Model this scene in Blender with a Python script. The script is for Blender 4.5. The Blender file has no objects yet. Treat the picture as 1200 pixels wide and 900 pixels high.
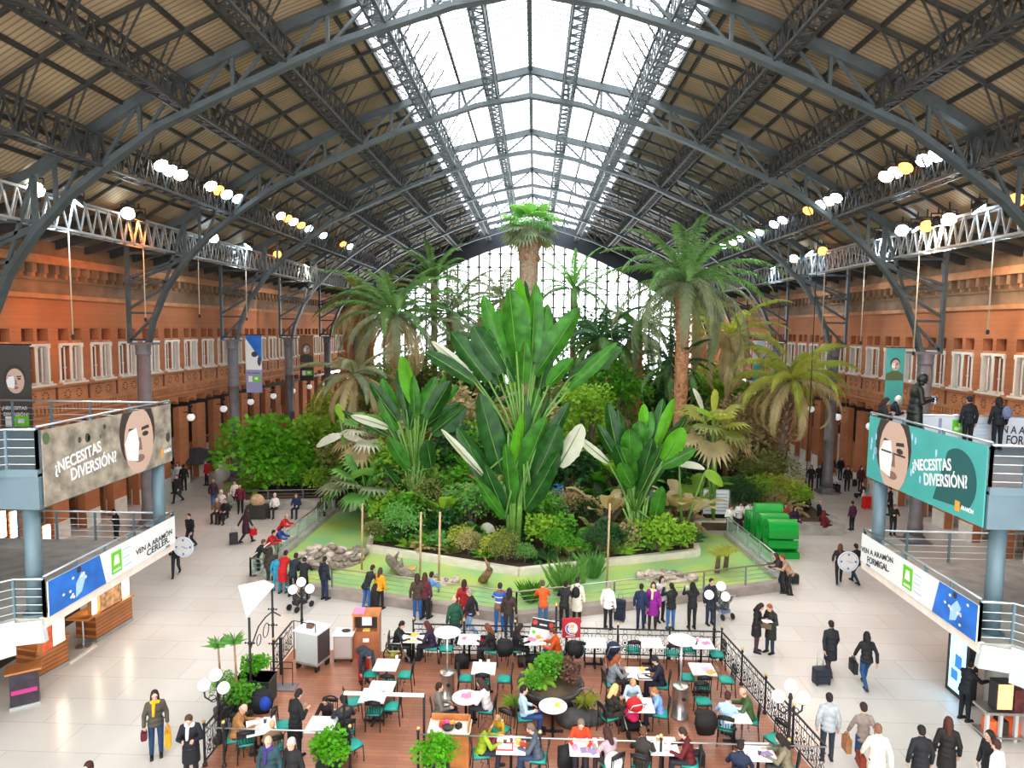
import bpy, math, random
from mathutils import Matrix, Vector, Euler
random.seed(7)
R=math.radians; PI=math.pi
SC=bpy.context.scene; COL=SC.collection
# ---------------------------------------------------------------- camera
F=780.0; H=10.8
cd=bpy.data.cameras.new('camera'); cam=bpy.data.objects.new('camera',cd); COL.objects.link(cam)
cd.sensor_width=36; cd.lens=F/1200*36; cd.clip_end=400; cd.clip_start=.1
CR=(Matrix.Rotation(math.atan(26/F),4,'Z')@Matrix.Rotation(PI/2-math.atan(65/F),4,'X')@Matrix.Rotation(.011,4,'Z'))
cam.matrix_world=Matrix.Translation((0,0,H))@CR
SC.camera=cam
CP=Vector((0,0,H)); CR3=CR.to_3x3()
def ray(px,py): return CR3@Vector(((px-600)/F,-(py-450)/F,-1))
def at(px,py,z=0.):
    d=ray(px,py); return CP+d*((z-H)/d.z)
def aty(px,py,Y):
    d=ray(px,py); return CP+d*(Y/d.y)
def atx(px,py,X):
    d=ray(px,py); return CP+d*(X/d.x)
# ---------------------------------------------------------------- light and exposure
SC.view_settings.view_transform='Standard'; SC.view_settings.look='None'; SC.view_settings.gamma=1
SC.view_settings.exposure=0.8
SC.view_settings.use_curve_mapping=False
WORLD=3.6
w=bpy.data.worlds.new('overcast_sky'); SC.world=w; w.use_nodes=True
bg=w.node_tree.nodes['Background']; bg.inputs[0].default_value=(.93,.97,1,1); bg.inputs[1].default_value=WORLD
FLOOD=260.0     # watts of each floodlight
SC.cycles.max_bounces=7; SC.cycles.diffuse_bounces=4; SC.cycles.transparent_max_bounces=10
SC.cycles.sample_clamp_indirect=8; SC.cycles.caustics_reflective=False; SC.cycles.caustics_refractive=False
def portal(loc,rot,sx,sy):
    l=bpy.data.lights.new('sky_portal','AREA'); l.shape='RECTANGLE'; l.size=sx; l.size_y=sy; l.cycles.is_portal=True
    o=bpy.data.objects.new('sky_portal',l); COL.objects.link(o); o.location=loc; o.rotation_euler=rot; o['kind']='helper'
XC=-.4
for k in range(3): portal((XC,2+30*k,22.0),(0,0,0),13.6,30)
portal((XC,81.2,13),(-PI/2,0,0),38,14)
portal((XC,-24,12),(PI/2,0,0),44,20)
# ---------------------------------------------------------------- materials
MATS={}
def mat(name,c,rough=.6,metal=0,noise=0,nscale=4,bump=0,emit=0,spec=.5,trans=0,coord='Object',sub=None):
    if name in MATS: return MATS[name]
    m=bpy.data.materials.new(name); m.use_nodes=True; nt=m.node_tree; b=nt.nodes['Principled BSDF']
    if isinstance(c,str):
        c=tuple(((int(c[i:i+2],16)/255)**2.2) for i in (0,2,4))
    b.inputs['Base Color'].default_value=(*c,1); b.inputs['Roughness'].default_value=rough
    b.inputs['Metallic'].default_value=metal; b.inputs['Specular IOR Level'].default_value=spec
    if emit: b.inputs['Emission Color'].default_value=(*c,1); b.inputs['Emission Strength'].default_value=emit
    if noise or bump:
        tc=nt.nodes.new('ShaderNodeTexCoord'); n=nt.nodes.new('ShaderNodeTexNoise'); n.inputs['Scale'].default_value=nscale; n.inputs['Detail'].default_value=4
        nt.links.new(tc.outputs[coord],n.inputs['Vector'])
        if noise:
            mx=nt.nodes.new('ShaderNodeMix'); mx.data_type='RGBA'
            d=sub or tuple(max(0,x*(1-noise)) for x in c); e=tuple(min(1,x*(1+noise)) for x in c)
            mx.inputs[6].default_value=(*d,1); mx.inputs[7].default_value=(*e,1)
            rp=nt.nodes.new('ShaderNodeMapRange'); rp.inputs[1].default_value=.3; rp.inputs[2].default_value=.7
            nt.links.new(n.outputs[0],rp.inputs[0]); nt.links.new(rp.outputs[0],mx.inputs[0]); nt.links.new(mx.outputs[2],b.inputs['Base Color'])
        if bump:
            bp=nt.nodes.new('ShaderNodeBump'); bp.inputs['Strength'].default_value=bump; bp.inputs['Distance'].default_value=.05
            nt.links.new(n.outputs[0],bp.inputs['Height']); nt.links.new(bp.outputs[0],b.inputs['Normal'])
    if trans:
        o=nt.nodes['Material Output']; t=nt.nodes.new('ShaderNodeBsdfTranslucent'); t.inputs[0].default_value=(min(1,c[0]*1.4),min(1,c[1]*1.3),c[2]*.7,1)
        ms=nt.nodes.new('ShaderNodeMixShader'); ms.inputs[0].default_value=trans
        nt.links.new(b.outputs[0],ms.inputs[1]); nt.links.new(t.outputs[0],ms.inputs[2]); nt.links.new(ms.outputs[0],o.inputs[0])
    MATS[name]=m; return m
def C(hexc,rough=.75): return mat('cloth_'+hexc,hexc,rough,noise=.18,nscale=9)
def brickmat(name,c1,c2,cm,scale,bw,rh,mort,rough,rot=0,noise=.25,nsc=.5,rough2=None):
    m=mat(name,c1,rough); nt=m.node_tree; b=nt.nodes['Principled BSDF']
    tc=nt.nodes.new('ShaderNodeTexCoord'); mp=nt.nodes.new('ShaderNodeMapping'); mp.inputs['Rotation'].default_value=rot if isinstance(rot,tuple) else (0,0,rot)
    br=nt.nodes.new('ShaderNodeTexBrick'); br.inputs['Color1'].default_value=(*c1,1); br.inputs['Color2'].default_value=(*c2,1); br.inputs['Mortar'].default_value=(*cm,1)
    br.inputs['Scale'].default_value=scale; br.inputs['Brick Width'].default_value=bw; br.inputs['Row Height'].default_value=rh; br.inputs['Mortar Size'].default_value=mort
    n=nt.nodes.new('ShaderNodeTexNoise'); n.inputs['Scale'].default_value=nsc; n.inputs['Detail'].default_value=6
    mr=nt.nodes.new('ShaderNodeMapRange'); mr.inputs[1].default_value=.3; mr.inputs[2].default_value=.7; mr.inputs[3].default_value=1-noise; mr.inputs[4].default_value=1+noise*.4
    mx=nt.nodes.new('ShaderNodeMix'); mx.data_type='RGBA'; mx.blend_type='MULTIPLY'; mx.inputs[0].default_value=1
    L=nt.links.new
    L(tc.outputs['Object'],mp.inputs[0]); L(mp.outputs[0],br.inputs['Vector']); L(tc.outputs['Object'],n.inputs['Vector'])
    L(n.outputs[0],mr.inputs[0]); L(br.outputs[0],mx.inputs[6]); L(mr.outputs[0],mx.inputs[7]); L(mx.outputs[2],b.inputs['Base Color'])
    if rough2:
        r2=nt.nodes.new('ShaderNodeMapRange'); r2.interpolation_type='SMOOTHSTEP'; r2.inputs[1].default_value=.2; r2.inputs[2].default_value=.8; r2.inputs[3].default_value=rough; r2.inputs[4].default_value=rough2
        n2=nt.nodes.new('ShaderNodeTexNoise'); n2.inputs['Scale'].default_value=.25; n2.inputs['Detail'].default_value=1; L(tc.outputs['Object'],n2.inputs['Vector']); L(n2.outputs[0],r2.inputs[0]); L(r2.outputs[0],b.inputs['Roughness'])
    return m
m_floor=brickmat('polished_stone_floor',(.74,.69,.63),(.70,.65,.59),(.54,.50,.45),1,2.4,1.2,.012,.14,0,.24,.12,.26)
m_wood=brickmat('cafe_plank_floor',(.36,.14,.08),(.43,.18,.10),(.20,.08,.05),1,2.2,.14,.006,.3,0,.25,1.2)
m_brick=brickmat('terracotta_brick',(.57,.19,.07),(.51,.16,.055),(.48,.18,.085),5,.5,.16,.02,.85,(PI/2,0,PI/2),.30,.35)
m_terra=mat('terracotta_moulding',(.56,.23,.10),.8,noise=.2,nscale=1.5)
m_cornice=mat('brown_cornice',(.27,.15,.08),.85,noise=.35,nscale=.9)  # darker brown than the mouldings, mottled at random
m_cream=mat('cream_stone',(.85,.76,.66),.7,noise=.08,nscale=3)
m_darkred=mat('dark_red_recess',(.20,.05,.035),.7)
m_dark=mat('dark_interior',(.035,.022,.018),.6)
m_steel=mat('grey_painted_steel',(.075,.09,.095),.5,.1,noise=.2,nscale=2)
m_dsteel=mat('dark_lattice_steel',(.042,.04,.036),.55,.1,noise=.2,nscale=2)
m_column=mat('grey_iron_column',(.20,.18,.19),.55,.2,noise=.2,nscale=2)
m_blue=mat('blue_grey_steel',(.13,.20,.235),.5,.2,noise=.06,nscale=2)
m_chrome=mat('brushed_rail_steel',(.62,.66,.68),.3,.9)
m_iron=mat('black_wrought_iron',(.018,.018,.02),.5,.3)
m_white=mat('white_laminate',(.86,.85,.84),.35)
m_offw=mat('off_white_paint',(.56,.60,.58),.55,noise=.05,nscale=2)
m_teal=mat('teal_cushion',(.012,.33,.26),.6,noise=.12,nscale=7)
m_blackp=mat('black_plastic',(.016,.016,.018),.45)
m_stain=mat('stainless_steel',(.55,.53,.50),.28,.9)
m_globe=mat('opal_globe',(.92,.93,.95),.35,emit=.25)
m_gold=mat('brass',(.75,.55,.22),.3,.9)
m_orangewood=mat('orange_wood_veneer',(.52,.19,.05),.45,noise=.25,nscale=3)
m_brownwood=mat('reddish_wood_veneer',(.44,.15,.06),.45,noise=.2,nscale=3)
m_glow=mat('warm_light_panel',(1,.84,.62),.5,emit=3.2)
m_skin=mat('skin_light',(.66,.40,.29),.55); m_skin2=mat('skin_tanned',(.48,.26,.17),.55)
m_eye=mat('eye_dark',(.03,.02,.02),.3); m_lip=mat('lip',(.5,.16,.13),.5)
m_green=mat('bright_green_gloss',(.003,.34,.035),.3); m_lime=mat('lime_logo_green',(.16,.62,.02),.5)
m_concrete=mat('grey_concrete',(.42,.39,.35),.8,noise=.2,nscale=2)
m_kerb=mat('brown_grey_kerb_stone',(.36,.30,.26),.75,noise=.2,nscale=2)
m_soil=mat('planting_soil',(.09,.06,.035),.95,noise=.4,nscale=2)
m_bark=mat('palm_bark',(.30,.17,.10),.9,noise=.4,nscale=5,bump=.5)
m_obark=mat('orange_fibrous_bark',(.50,.24,.12),.9,noise=.4,nscale=6,bump=.6)
m_dbark=mat('dark_bark',(.14,.10,.07),.9,noise=.4,nscale=5,bump=.5)
m_pole=mat('bamboo_stake',(.48,.33,.18),.7,noise=.2,nscale=6)
def leafm(n,c,t=.3,noise=.3,nscale=1.5,rough=.5): return mat(n,c,rough,noise=noise,nscale=nscale,trans=t,spec=.3)
L_ban=leafm('banana_leaf_green',(.045,.20,.018),.28,.55,2.2,.38); L_band=leafm('banana_leaf_deep',(.018,.085,.014),.2,.55,2.2,.36); L_bright=leafm('banana_leaf_bright',(.11,.42,.012),.42,.4,2.)
L_pale=leafm('leaf_pale_side',(.62,.62,.50),.2,.12); L_dry=leafm('dry_palm_frond',(.52,.42,.22),.3)
L_palm=leafm('palm_frond_green',(.13,.27,.075),.3); L_grey=leafm('palm_frond_grey',(.23,.28,.16),.3); L_fan=leafm('fan_palm_green',(.17,.42,.10),.35)
L_shrub=leafm('shrub_green',(.11,.36,.025),.35); L_lime=leafm('shrub_lime',(.28,.50,.05),.4); L_yel=leafm('shrub_yellow_green',(.42,.47,.08),.4); L_olive=leafm('shrub_olive',(.20,.24,.06),.3); L_dk=leafm('shrub_dark',(.04,.12,.035),.25)
# ---------------------------------------------------------------- mesh helpers
class M:
    def __init__(s): s.v=[]; s.f=[]; s.m=[]; s.c=0
    def add(s,vs,fs):
        o=len(s.v); s.v+= [tuple(v) for v in vs]; s.f+=[tuple(i+o for i in f) for f in fs]; s.m+=[s.c]*len(fs); return s
    def box(s,x0,x1,y0,y1,z0,z1):
        return s.add([(x,y,z) for z in (z0,z1) for y in (y0,y1) for x in (x0,x1)],[(0,2,3,1),(4,5,7,6),(0,1,5,4),(2,6,7,3),(0,4,6,2),(1,3,7,5)])
    def cbox(s,c,d,T=None):
        vs=[Vector((sx*d[0]/2,sy*d[1]/2,sz*d[2]/2)) for sz in (-1,1) for sy in (-1,1) for sx in (-1,1)]
        if T is not None: vs=[T@v for v in vs]
        c=Vector(c)
        return s.add([c+v for v in vs],[(0,2,3,1),(4,5,7,6),(0,1,5,4),(2,6,7,3),(0,4,6,2),(1,3,7,5)])
    def beam(s,p,q,w,h=None):
        h=h or w; p=Vector(p); q=Vector(q); d=q-p
        if d.length<1e-6: return s
        d.normalize(); u=d.cross(Vector((0,0,1)))
        if u.length<1e-3: u=Vector((1,0,0))
        u.normalize(); n=u.cross(d)
        vs=[b+u*(a*w/2)+n*(c*h/2) for b in (p,q) for c in (-1,1) for a in (-1,1)]
        return s.add(vs,[(0,1,3,2),(4,6,7,5),(0,4,5,1),(2,3,7,6),(0,2,6,4),(1,5,7,3)])
    def tube(s,pts,r,n=8,cap=True,flat=1):
        pts=[Vector(p) for p in pts]; k=len(pts); rs=r if isinstance(r,(list,tuple)) else [r]*k
        o=[]; pu=None
        for i,p in enumerate(pts):
            t=(pts[min(i+1,k-1)]-pts[max(i-1,0)]).normalized()
            if pu is None: pu=t.cross(Vector((0,0,1)) if abs(t.z)<.9 else Vector((0,1,0)))
            u=(pu-t*pu.dot(t)); u.normalize(); pu=u; v=t.cross(u)
            o+=[p+u*(math.cos(a)*rs[i])+v*(math.sin(a)*rs[i]*flat) for a in [2*PI*j/n for j in range(n)]]
        fs=[(i*n+j,i*n+(j+1)%n,(i+1)*n+(j+1)%n,(i+1)*n+j) for i in range(k-1) for j in range(n)]
        if cap: fs+=[tuple(range(n-1,-1,-1)),tuple((k-1)*n+j for j in range(n))]
        return s.add(o,fs)
    def lathe(s,prof,n=16,c=(0,0,0),cap=True):
        o=[(c[0]+r*math.cos(2*PI*j/n),c[1]+r*math.sin(2*PI*j/n),c[2]+z) for r,z in prof for j in range(n)]; k=len(prof)
        fs=[(i*n+j,i*n+(j+1)%n,(i+1)*n+(j+1)%n,(i+1)*n+j) for i in range(k-1) for j in range(n)]
        if cap: fs+=[tuple(range(n-1,-1,-1)),tuple((k-1)*n+j for j in range(n))]
        return s.add(o,fs)
    def ell(s,c,r,n=12,m=8,T=None):
        if not isinstance(r,(tuple,list)): r=(r,r,r)
        vs=[]; c=Vector(c)
        for i in range(m+1):
            th=PI*max(.02,min(i/m,.98)) if i in (0,m) else PI*i/m
            for j in range(n):
                v=Vector((r[0]*math.sin(th)*math.cos(2*PI*j/n),r[1]*math.sin(th)*math.sin(2*PI*j/n),-r[2]*math.cos(th)))
                if T is not None: v=T@v
                vs.append(c+v)
        fs=[(i*n+j,i*n+(j+1)%n,(i+1)*n+(j+1)%n,(i+1)*n+j) for i in range(m) for j in range(n)]
        fs+=[tuple(range(n-1,-1,-1)),tuple(m*n+j for j in range(n))]
        return s.add(vs,fs)
    def prism(s,poly,z0,z1):
        k=len(poly); z0=z0 if isinstance(z0,(list,tuple)) else [z0]*k
        return s.add([(p[0],p[1],z0[i]) for i,p in enumerate(poly)]+[(p[0],p[1],z1) for p in poly],
            [tuple(range(k-1,-1,-1)),tuple(range(k,2*k))]+[(i,(i+1)%k,k+(i+1)%k,k+i) for i in range(k)])
    def xform(s,T):
        s.v=[tuple(T@Vector(v)) for v in s.v]; return s
    def mesh(s,name,mats,smooth=False):
        me=bpy.data.meshes.new(name); me.from_pydata(s.v,[],s.f)
        for m in (mats if isinstance(mats,(list,tuple)) else [mats]): me.materials.append(m)
        me.polygons.foreach_set('material_index',s.m)
        if smooth: me.polygons.foreach_set('use_smooth',[True]*len(s.f))
        me.update(); return me
    def build(s,name,mats,parent=None,smooth=False,loc=(0,0,0),rz=0):
        return place(s.mesh(name,mats,smooth),name,parent,loc,(0,0,rz))
def place(me,name,parent=None,loc=(0,0,0),rot=(0,0,0),scale=1,mw=None):
    o=bpy.data.objects.new(name,me); COL.objects.link(o); o.parent=parent
    if mw is not None: o.matrix_basis=mw
    else:
        o.location=loc; o.rotation_euler=rot; o.scale=(scale,)*3 if not isinstance(scale,(tuple,list)) else scale
    return o
def tag(o,label,cat,group=None,kind=None):
    o['label']=label; o['category']=cat
    if group: o['group']=group
    if kind: o['kind']=kind
    return o
def thing(name,label,cat,loc=(0,0,0),rz=0,group=None):
    o=bpy.data.objects.new(name,None); o.empty_display_size=.2; COL.objects.link(o); o.location=loc; o.rotation_euler=(0,0,rz); return tag(o,label,cat,group)
def struct(o): o['kind']='structure'; return o
KIDS={}
def dup(root,loc=None,rz=None,label=None,group=None,parent=None,scale=None):
    c=root.copy(); COL.objects.link(c); c.parent=parent
    if loc is not None: c.location=loc
    if rz is not None: c.rotation_euler=(0,0,rz)
    if scale is not None: c.scale=(scale,)*3
    if label: c['label']=label
    if group: c['group']=group
    if root.name not in KIDS: KIDS[root.name]=list(root.children)
    for ch in KIDS[root.name]: dup(ch,parent=c)
    return c
def setmat(o,*mats):
    for i,m in enumerate(mats):
        if m: o.material_slots[i].link='OBJECT'; o.material_slots[i].material=m
    return o
TXT={}
def text_mesh(s,m,size=1,ext=.004,bold=.0,align='LEFT'):
    k=(s,m.name,size,ext,bold,align)
    if k in TXT: return TXT[k]
    c=bpy.data.curves.new('lettering','FONT'); c.body=s; c.size=size; c.extrude=ext; c.offset=bold; c.align_x=align; c.resolution_u=3
    o=bpy.data.objects.new('lettering',c); COL.objects.link(o); dg=bpy.context.evaluated_depsgraph_get(); dg.update()
    me=bpy.data.meshes.new_from_object(o.evaluated_get(dg)); bpy.data.objects.remove(o); me.materials.clear(); me.materials.append(m); TXT[k]=me; return me
def frame(o,x,y,z=None):
    "matrix with origin o, local x along x and local y along y"
    x=Vector(x).normalized(); y=Vector(y); z=x.cross(y).normalized(); y=z.cross(x)
    return Matrix(((x.x,y.x,z.x,o[0]),(x.y,y.y,z.y,o[1]),(x.z,y.z,z.z,o[2]),(0,0,0,1)))
def poly_on(parent,name,T,poly,m,d=.004,t=.003):
    "flat printed shape lying d above the plane of T"
    if parent.name in PANEL:
        parent,w_,h_=PANEL[parent.name]; T=Matrix.Identity(4)
        for ax,lim,sg in ((0,0,1),(0,w_,-1),(1,0,1),(1,h_,-1)):
            q=[]
            for p0,p1 in zip(poly,poly[1:]+poly[:1]):
                i0,i1=(p0[ax]-lim)*sg>=-1e-6,(p1[ax]-lim)*sg>=-1e-6
                if i0: q.append(p0)
                if i0!=i1: u=(lim-p0[ax])/(p1[ax]-p0[ax]); q.append((p0[0]+(p1[0]-p0[0])*u,p0[1]+(p1[1]-p0[1])*u))
            poly=q
        if len(poly)<3: return None
    b=M(); b.prism(poly,d,d+t); return place(b.mesh(name,m),name,parent,mw=T)
PANEL={}
def ellp(cx,cy,rx,ry,n=20,a0=0,a1=2*PI): return [(cx+rx*math.cos(a0+(a1-a0)*i/n),cy+ry*math.sin(a0+(a1-a0)*i/n)) for i in range(n if a1-a0>6.28 else n+1)]
# ================================================================ building shell
Y0,Y1=-24.0,82.0
def lerp(T,x):
    x=abs(x)
    for (a,b),(c,d) in zip(T,T[1:]):
        if x<=c: return b+(d-b)*(x-a)/(c-a)
    return T[-1][1]
BOT=[(0,22.4),(2.6,21.95),(5,21.2),(6.6,20.7),(8.3,20.0),(9.9,19.3),(13.2,17.8),(14.8,16.7),(16.5,15.4),(17.8,14.1),(18.9,12.6),(19.6,11.0),(19.9,9.8)]
TOP=[(0,23.65),(5,22.5),(8.3,21.3),(9.9,20.6),(13.2,19.1),(14.8,18.15),(16.5,17.1),(17.8,16.2),(20,15.3),(23.2,14.55)]
SKIN=[(0,23.95),(5,22.8),(8.3,21.6),(9.9,20.9),(13.2,19.4),(14.8,18.45),(16.5,17.4),(18.5,16.2),(23.9,14.75)]
# floor
b=M(); b.box(-32,31,Y0,Y1+1,-.3,0); struct(b.build('floor',m_floor))
b=M(); b.prism([(-8.05,12.5),(7.45,12.5),(6.3,21.25),(-7.95,21.25)],-.02,.012); struct(b.build('floor_cafe',m_wood))
# roof skin
m_roof=brickmat('brown_corrugated_roof',(.46,.34,.21),(.42,.30,.185),(.24,.17,.10),1,60,.22,.035,.6,(0,0,0),.4,.35)
def skin(dxs,off,name,m):
    b=M()
    for s in (-1,1):
        for a,c in zip(dxs,dxs[1:]):
            za,zc=lerp(SKIN,a)+off,lerp(SKIN,c)+off
            x0,x1=XC+s*a,XC+s*c
            b.add([(x0,Y0,za),(x1,Y0,zc),(x1,Y1+.5,zc),(x0,Y1+.5,za),(x0,Y0,za+.08),(x1,Y0,zc+.08),(x1,Y1+.5,zc+.08),(x0,Y1+.5,za+.08)],[(0,1,2,3),(7,6,5,4),(0,4,5,1),(2,6,7,3),(1,5,6,2),(0,3,7,4)])
    return struct(b.build(name,m))
ceil=skin([6.5,8.3,9.9,13.2,14.8,16.5,18.5,23.9],0,'ceiling',m_roof)
# skylight
m_glaze=bpy.data.materials.new('translucent_glazing'); m_glaze.use_nodes=True
nt=m_glaze.node_tree; t1=nt.nodes.new('ShaderNodeBsdfTransparent'); t1.inputs[0].default_value=(.93,.95,.96,1); t2=nt.nodes.new('ShaderNodeBsdfTranslucent'); t2.inputs[0].default_value=(.9,.93,.95,1)
mxs=nt.nodes.new('ShaderNodeMixShader'); mxs.inputs[0].default_value=.3; nt.links.new(t1.outputs[0],mxs.inputs[1]); nt.links.new(t2.outputs[0],mxs.inputs[2]); nt.links.new(mxs.outputs[0],nt.nodes['Material Output'].inputs[0])
m_gbar=mat('pale_glazing_bar',(.20,.23,.25),.5)
for n,s in ((1,-1),(2,1)):
    b=M()
    xs=[0,2.5,5,6.5]
    for a,c in zip(xs,xs[1:]):
        b.add([(XC+s*a,Y0,lerp(SKIN,a)+.04),(XC+s*c,Y0,lerp(SKIN,c)+.04),(XC+s*c,Y1+.5,lerp(SKIN,c)+.04),(XC+s*a,Y1+.5,lerp(SKIN,a)+.04)],[(0,1,2,3)])
    wn=struct(b.build('window_%d'%n,m_glaze))
    b=M(); y=3.
    while y<Y1:
        for a,c in zip(xs,xs[1:]): b.beam((XC+s*a,y,lerp(SKIN,a)),(XC+s*c,y,lerp(SKIN,c)),.04,.04)
        y+=.52
    b.build('glazing_bars',m_gbar,wn)
    b=M(); b.beam((XC+s*6.5,Y0,lerp(SKIN,6.5)-.05),(XC+s*6.5,Y1,lerp(SKIN,6.5)-.05),.14,.22); b.build('edge_frame',m_dsteel,wn)
# arched ribs
RIBY=[24+10.4*k for k in range(-1,6)]
ORD=['','nearest','second','third','fourth','fifth','farthest']
COLX={-1:XC-20.0,1:XC+20.0}
for k,Y in enumerate(RIBY):
    nm=ORD[k] if k else 'one overhead at the very edge, closest to the viewer'
    t=thing('roof_arch','grey steel trussed roof arch across the hall, '+(nm+' of the row' if k else 'cut off overhead'),'roof arch',(XC,Y,0),0,'roof arches')
    b=M()
    for s in (-1,1):
        for (a,za),(c,zc) in zip(BOT,BOT[1:]): b.beam((s*a,0,za),(s*c,0,zc),.36,.2)
    b.build('bottom_chord',m_steel,t)
    b=M()
    for s in (-1,1):
        for (a,za),(c,zc) in zip(TOP,TOP[1:]): b.beam((s*a,0,za),(s*c,0,zc),.3,.34)
    b.build('top_chord',m_steel,t)
    b=M(); dxs=[0,1.9,3.55,5.2,7,8.7,10.4,12.2,13.8,15.4,17]
    for s in (-1,1):
        for i,a in enumerate(dxs):
            if i: b.beam((s*a,0,lerp(BOT,a)),(s*a,0,lerp(TOP,a)),.12)
            if i<len(dxs)-1:
                c=dxs[i+1]; b.beam((s*c,0,lerp(BOT,c)),(s*a,0,lerp(TOP,a)),.1)
    b.beam((0,0,22.4),(0,0,23.6),.12); b.build('web',m_steel,t)
    for s in (-1,1):
        b=M(); zo=[9.9,11.6,13.2,14.6]; xo=20.9
        b.beam((s*xo,0,9.8),(s*xo,0,15.1),.16,.22)
        inn=[(19.9,9.9),(19.5,11.3),(18.7,12.9),(17.6,14.4)]
        for i,((x1,z1),z2) in enumerate(zip(inn,zo)): b.beam((s*x1,0,z1+.1),(s*xo,0,z1+.1),.12)
        for i in range(3): b.beam((s*inn[i+1][0],0,inn[i+1][1]),(s*xo,0,zo[i]),.12)
        b.beam((s*17.6,0,14.3),(s*xo,0,12.9),.14); b.beam((s*19.0,0,12.7),(s*17.8,0,16.1),.12); b.beam((s*17.8,0,14.2),(s*17.8,0,16.2),.16)
        b.build('column_bracket',m_steel,t)
    for s in (-1,1):
        sd='left' if s<0 else 'right'
        c=thing('column','tall grey iron column on the %s side under the %s roof arch'%(sd,ORD[k] if k else 'closest overhead'),'column',(XC+s*20.2,Y,0),0,'hall columns'); c['kind']='thing'
        b=M(); b.lathe([(.36,.35),(.36,1.0),(.33,1.05),(.33,3.5),(.36,3.52),(.36,3.7),(.33,3.72),(.33,6.6),(.36,6.62),(.36,6.8),(.33,6.82),(.33,9.2)],20); b.build('shaft',m_column,c,True)
        b=M(); b.box(-.6,.6,-.6,.6,0,.12); b.lathe([(.55,.1),(.5,.3),(.4,.4)],20); b.build('plinth',m_column,c)
        b=M(); b.lathe([(.34,9.2),(.38,9.25),(.36,9.4),(.4,9.75)],20); b.cbox((-s*.15,0,9.8),(1.3,.75,.12)); b.build('capital',m_column,c)
# longitudinal lattice girders
for s in (-1,1):
    for gi,dx in enumerate([1.9,5.2,8.7,12.2,15.4,18.6]):
        x=XC+s*dx; zt=lerp(SKIN,dx)-.55; zb=lerp(BOT,dx)+.2
        if gi==5: zb=14.55; zt=15.75
        mm=m_dsteel if gi<5 else mat('floodlit_lattice_steel',(.30,.30,.29),.5)  # lowest girders: floodlight falling on the steel is put into a paler colour
        if gi<2: mm=m_steel
        t=thing('lattice_girder','long dark lattice girder on the %s slope, %s'%('left' if s<0 else 'right',['closest to the ridge in the skylight','along the outer part of the skylight','first below the skylight','second below the skylight','carrying the upper row of floodlights','lowest, coloured as if floodlit, above the cornice'][gi]),'girder',(x,0,0),0,'longitudinal girders')
        b=M(); wd=.26
        for a in (-wd,wd):
            for z in (zt,zb): b.beam((a,4,z),(a,Y1,z),.09,.1)
        b.build('chords',mm,t)
        b=M(); y=5.; st=.74
        while y<Y1-.5:
            for a in (-wd,wd): b.beam((a,y,zb),(a,y+st/2,zt),.05); b.beam((a,y+st/2,zt),(a,y+st,zb),.05)
            b.beam((-wd,y,zb),(wd,y+st/2,zb),.05); b.beam((wd,y+st/2,zb),(-wd,y+st,zb),.05)
            b.beam((-wd,y,zb),(wd,y,zb),.05)
            y+=st
        b.build('lattice',mm,t)
for s in (-1,1):
    for dx in [3.55,7.0,9.9,11.05,13.3,14.35,16.5,17.5]:
        if dx==3.55 or dx>0:
            b=M(); b.beam((0,0,0),(0,Y1-3,0),.11,.14)
            tag(b.build('purlin',m_dsteel,None,False,(XC+s*dx,3,lerp(SKIN,dx)-.09)),'thin dark purlin running the length of the %s roof slope'%('left' if s<0 else 'right'),'purlin','roof purlins on the %s slope'%('left' if s<0 else 'right'))
b=M(); b.beam((0,0,0),(0,Y1-3,0),.2,.3); tag(b.build('ridge_beam',m_steel,None,False,(XC,3,23.75)),'dark ridge beam running down the middle of the skylight','beam')
# rafters between the arches, with fan braces at the girders
ys=[Y+10.4*j/5 for Y in RIBY for j in range(1,5) if Y+10.4*j/5<Y1-.5]
for s in (-1,1):
    rf=None
    for Y in ys:
        if rf is None:
            q=M(); P0=[5.0]+[p[0] for p in SKIN if p[0]>5.1]
            for a,c in zip(P0,P0[1:]): q.beam((s*a,0,lerp(SKIN,a)-.17),(s*c,0,lerp(SKIN,c)-.17),.09,.13)
            for dx in (5.2,8.7,12.2,15.4):
                zb=lerp(BOT,dx)+.25
                for e in (-1,1):
                    for k,zq in ((1.15,0),(.7,.45)): q.beam((s*(dx+e*.2),0,zb+zq*.9),(s*(dx+e*k),0,lerp(SKIN,dx+e*k)-.17),.05)
            rf=tag(q.build('rafter',m_dsteel,None,False,(XC,Y,0)),'thin curved rafter with fan braces on the %s roof slope'%('left' if s<0 else 'right'),'rafter','rafters of the %s roof slope'%('left' if s<0 else 'right'))
        else: dup(rf,(XC,Y,0))
# gable glazing at the far end
b=M(); n=40; xs=[-19.5+39*i/n for i in range(n+1)]
m_night=mat('dark_arch_band',(.035,.04,.055),.6)
for a,c in zip(xs,xs[1:]):
    f=lambda x,o: lerp(SKIN,x)+o
    b.add([(XC+a,Y1,4),(XC+c,Y1,4),(XC+c,Y1,f(c,-2.2)),(XC+a,Y1,f(a,-2.2))],[(0,1,2,3)])
gw=struct(b.build('window_3',m_glaze))
b=M(); xs=[-23.2+46.4*i/n for i in range(n+1)]
for a,c in zip(xs,xs[1:]):
    f=lambda x,o: lerp(SKIN,x)+o*(1+.02*abs(x)*(o<-1))
    b.add([(XC+a,Y1-.5,f(a,-2.3)),(XC+c,Y1-.5,f(c,-2.3)),(XC+c,Y1-.5,f(c,0)),(XC+a,Y1-.5,f(a,0)),(XC+a,Y1+.2,f(a,-2.3)),(XC+c,Y1+.2,f(c,-2.3))],[(3,2,1,0),(0,1,5,4)])
b.build('arch_band',m_night,gw)
b=M(); bt=M(); x=-18.2
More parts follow.
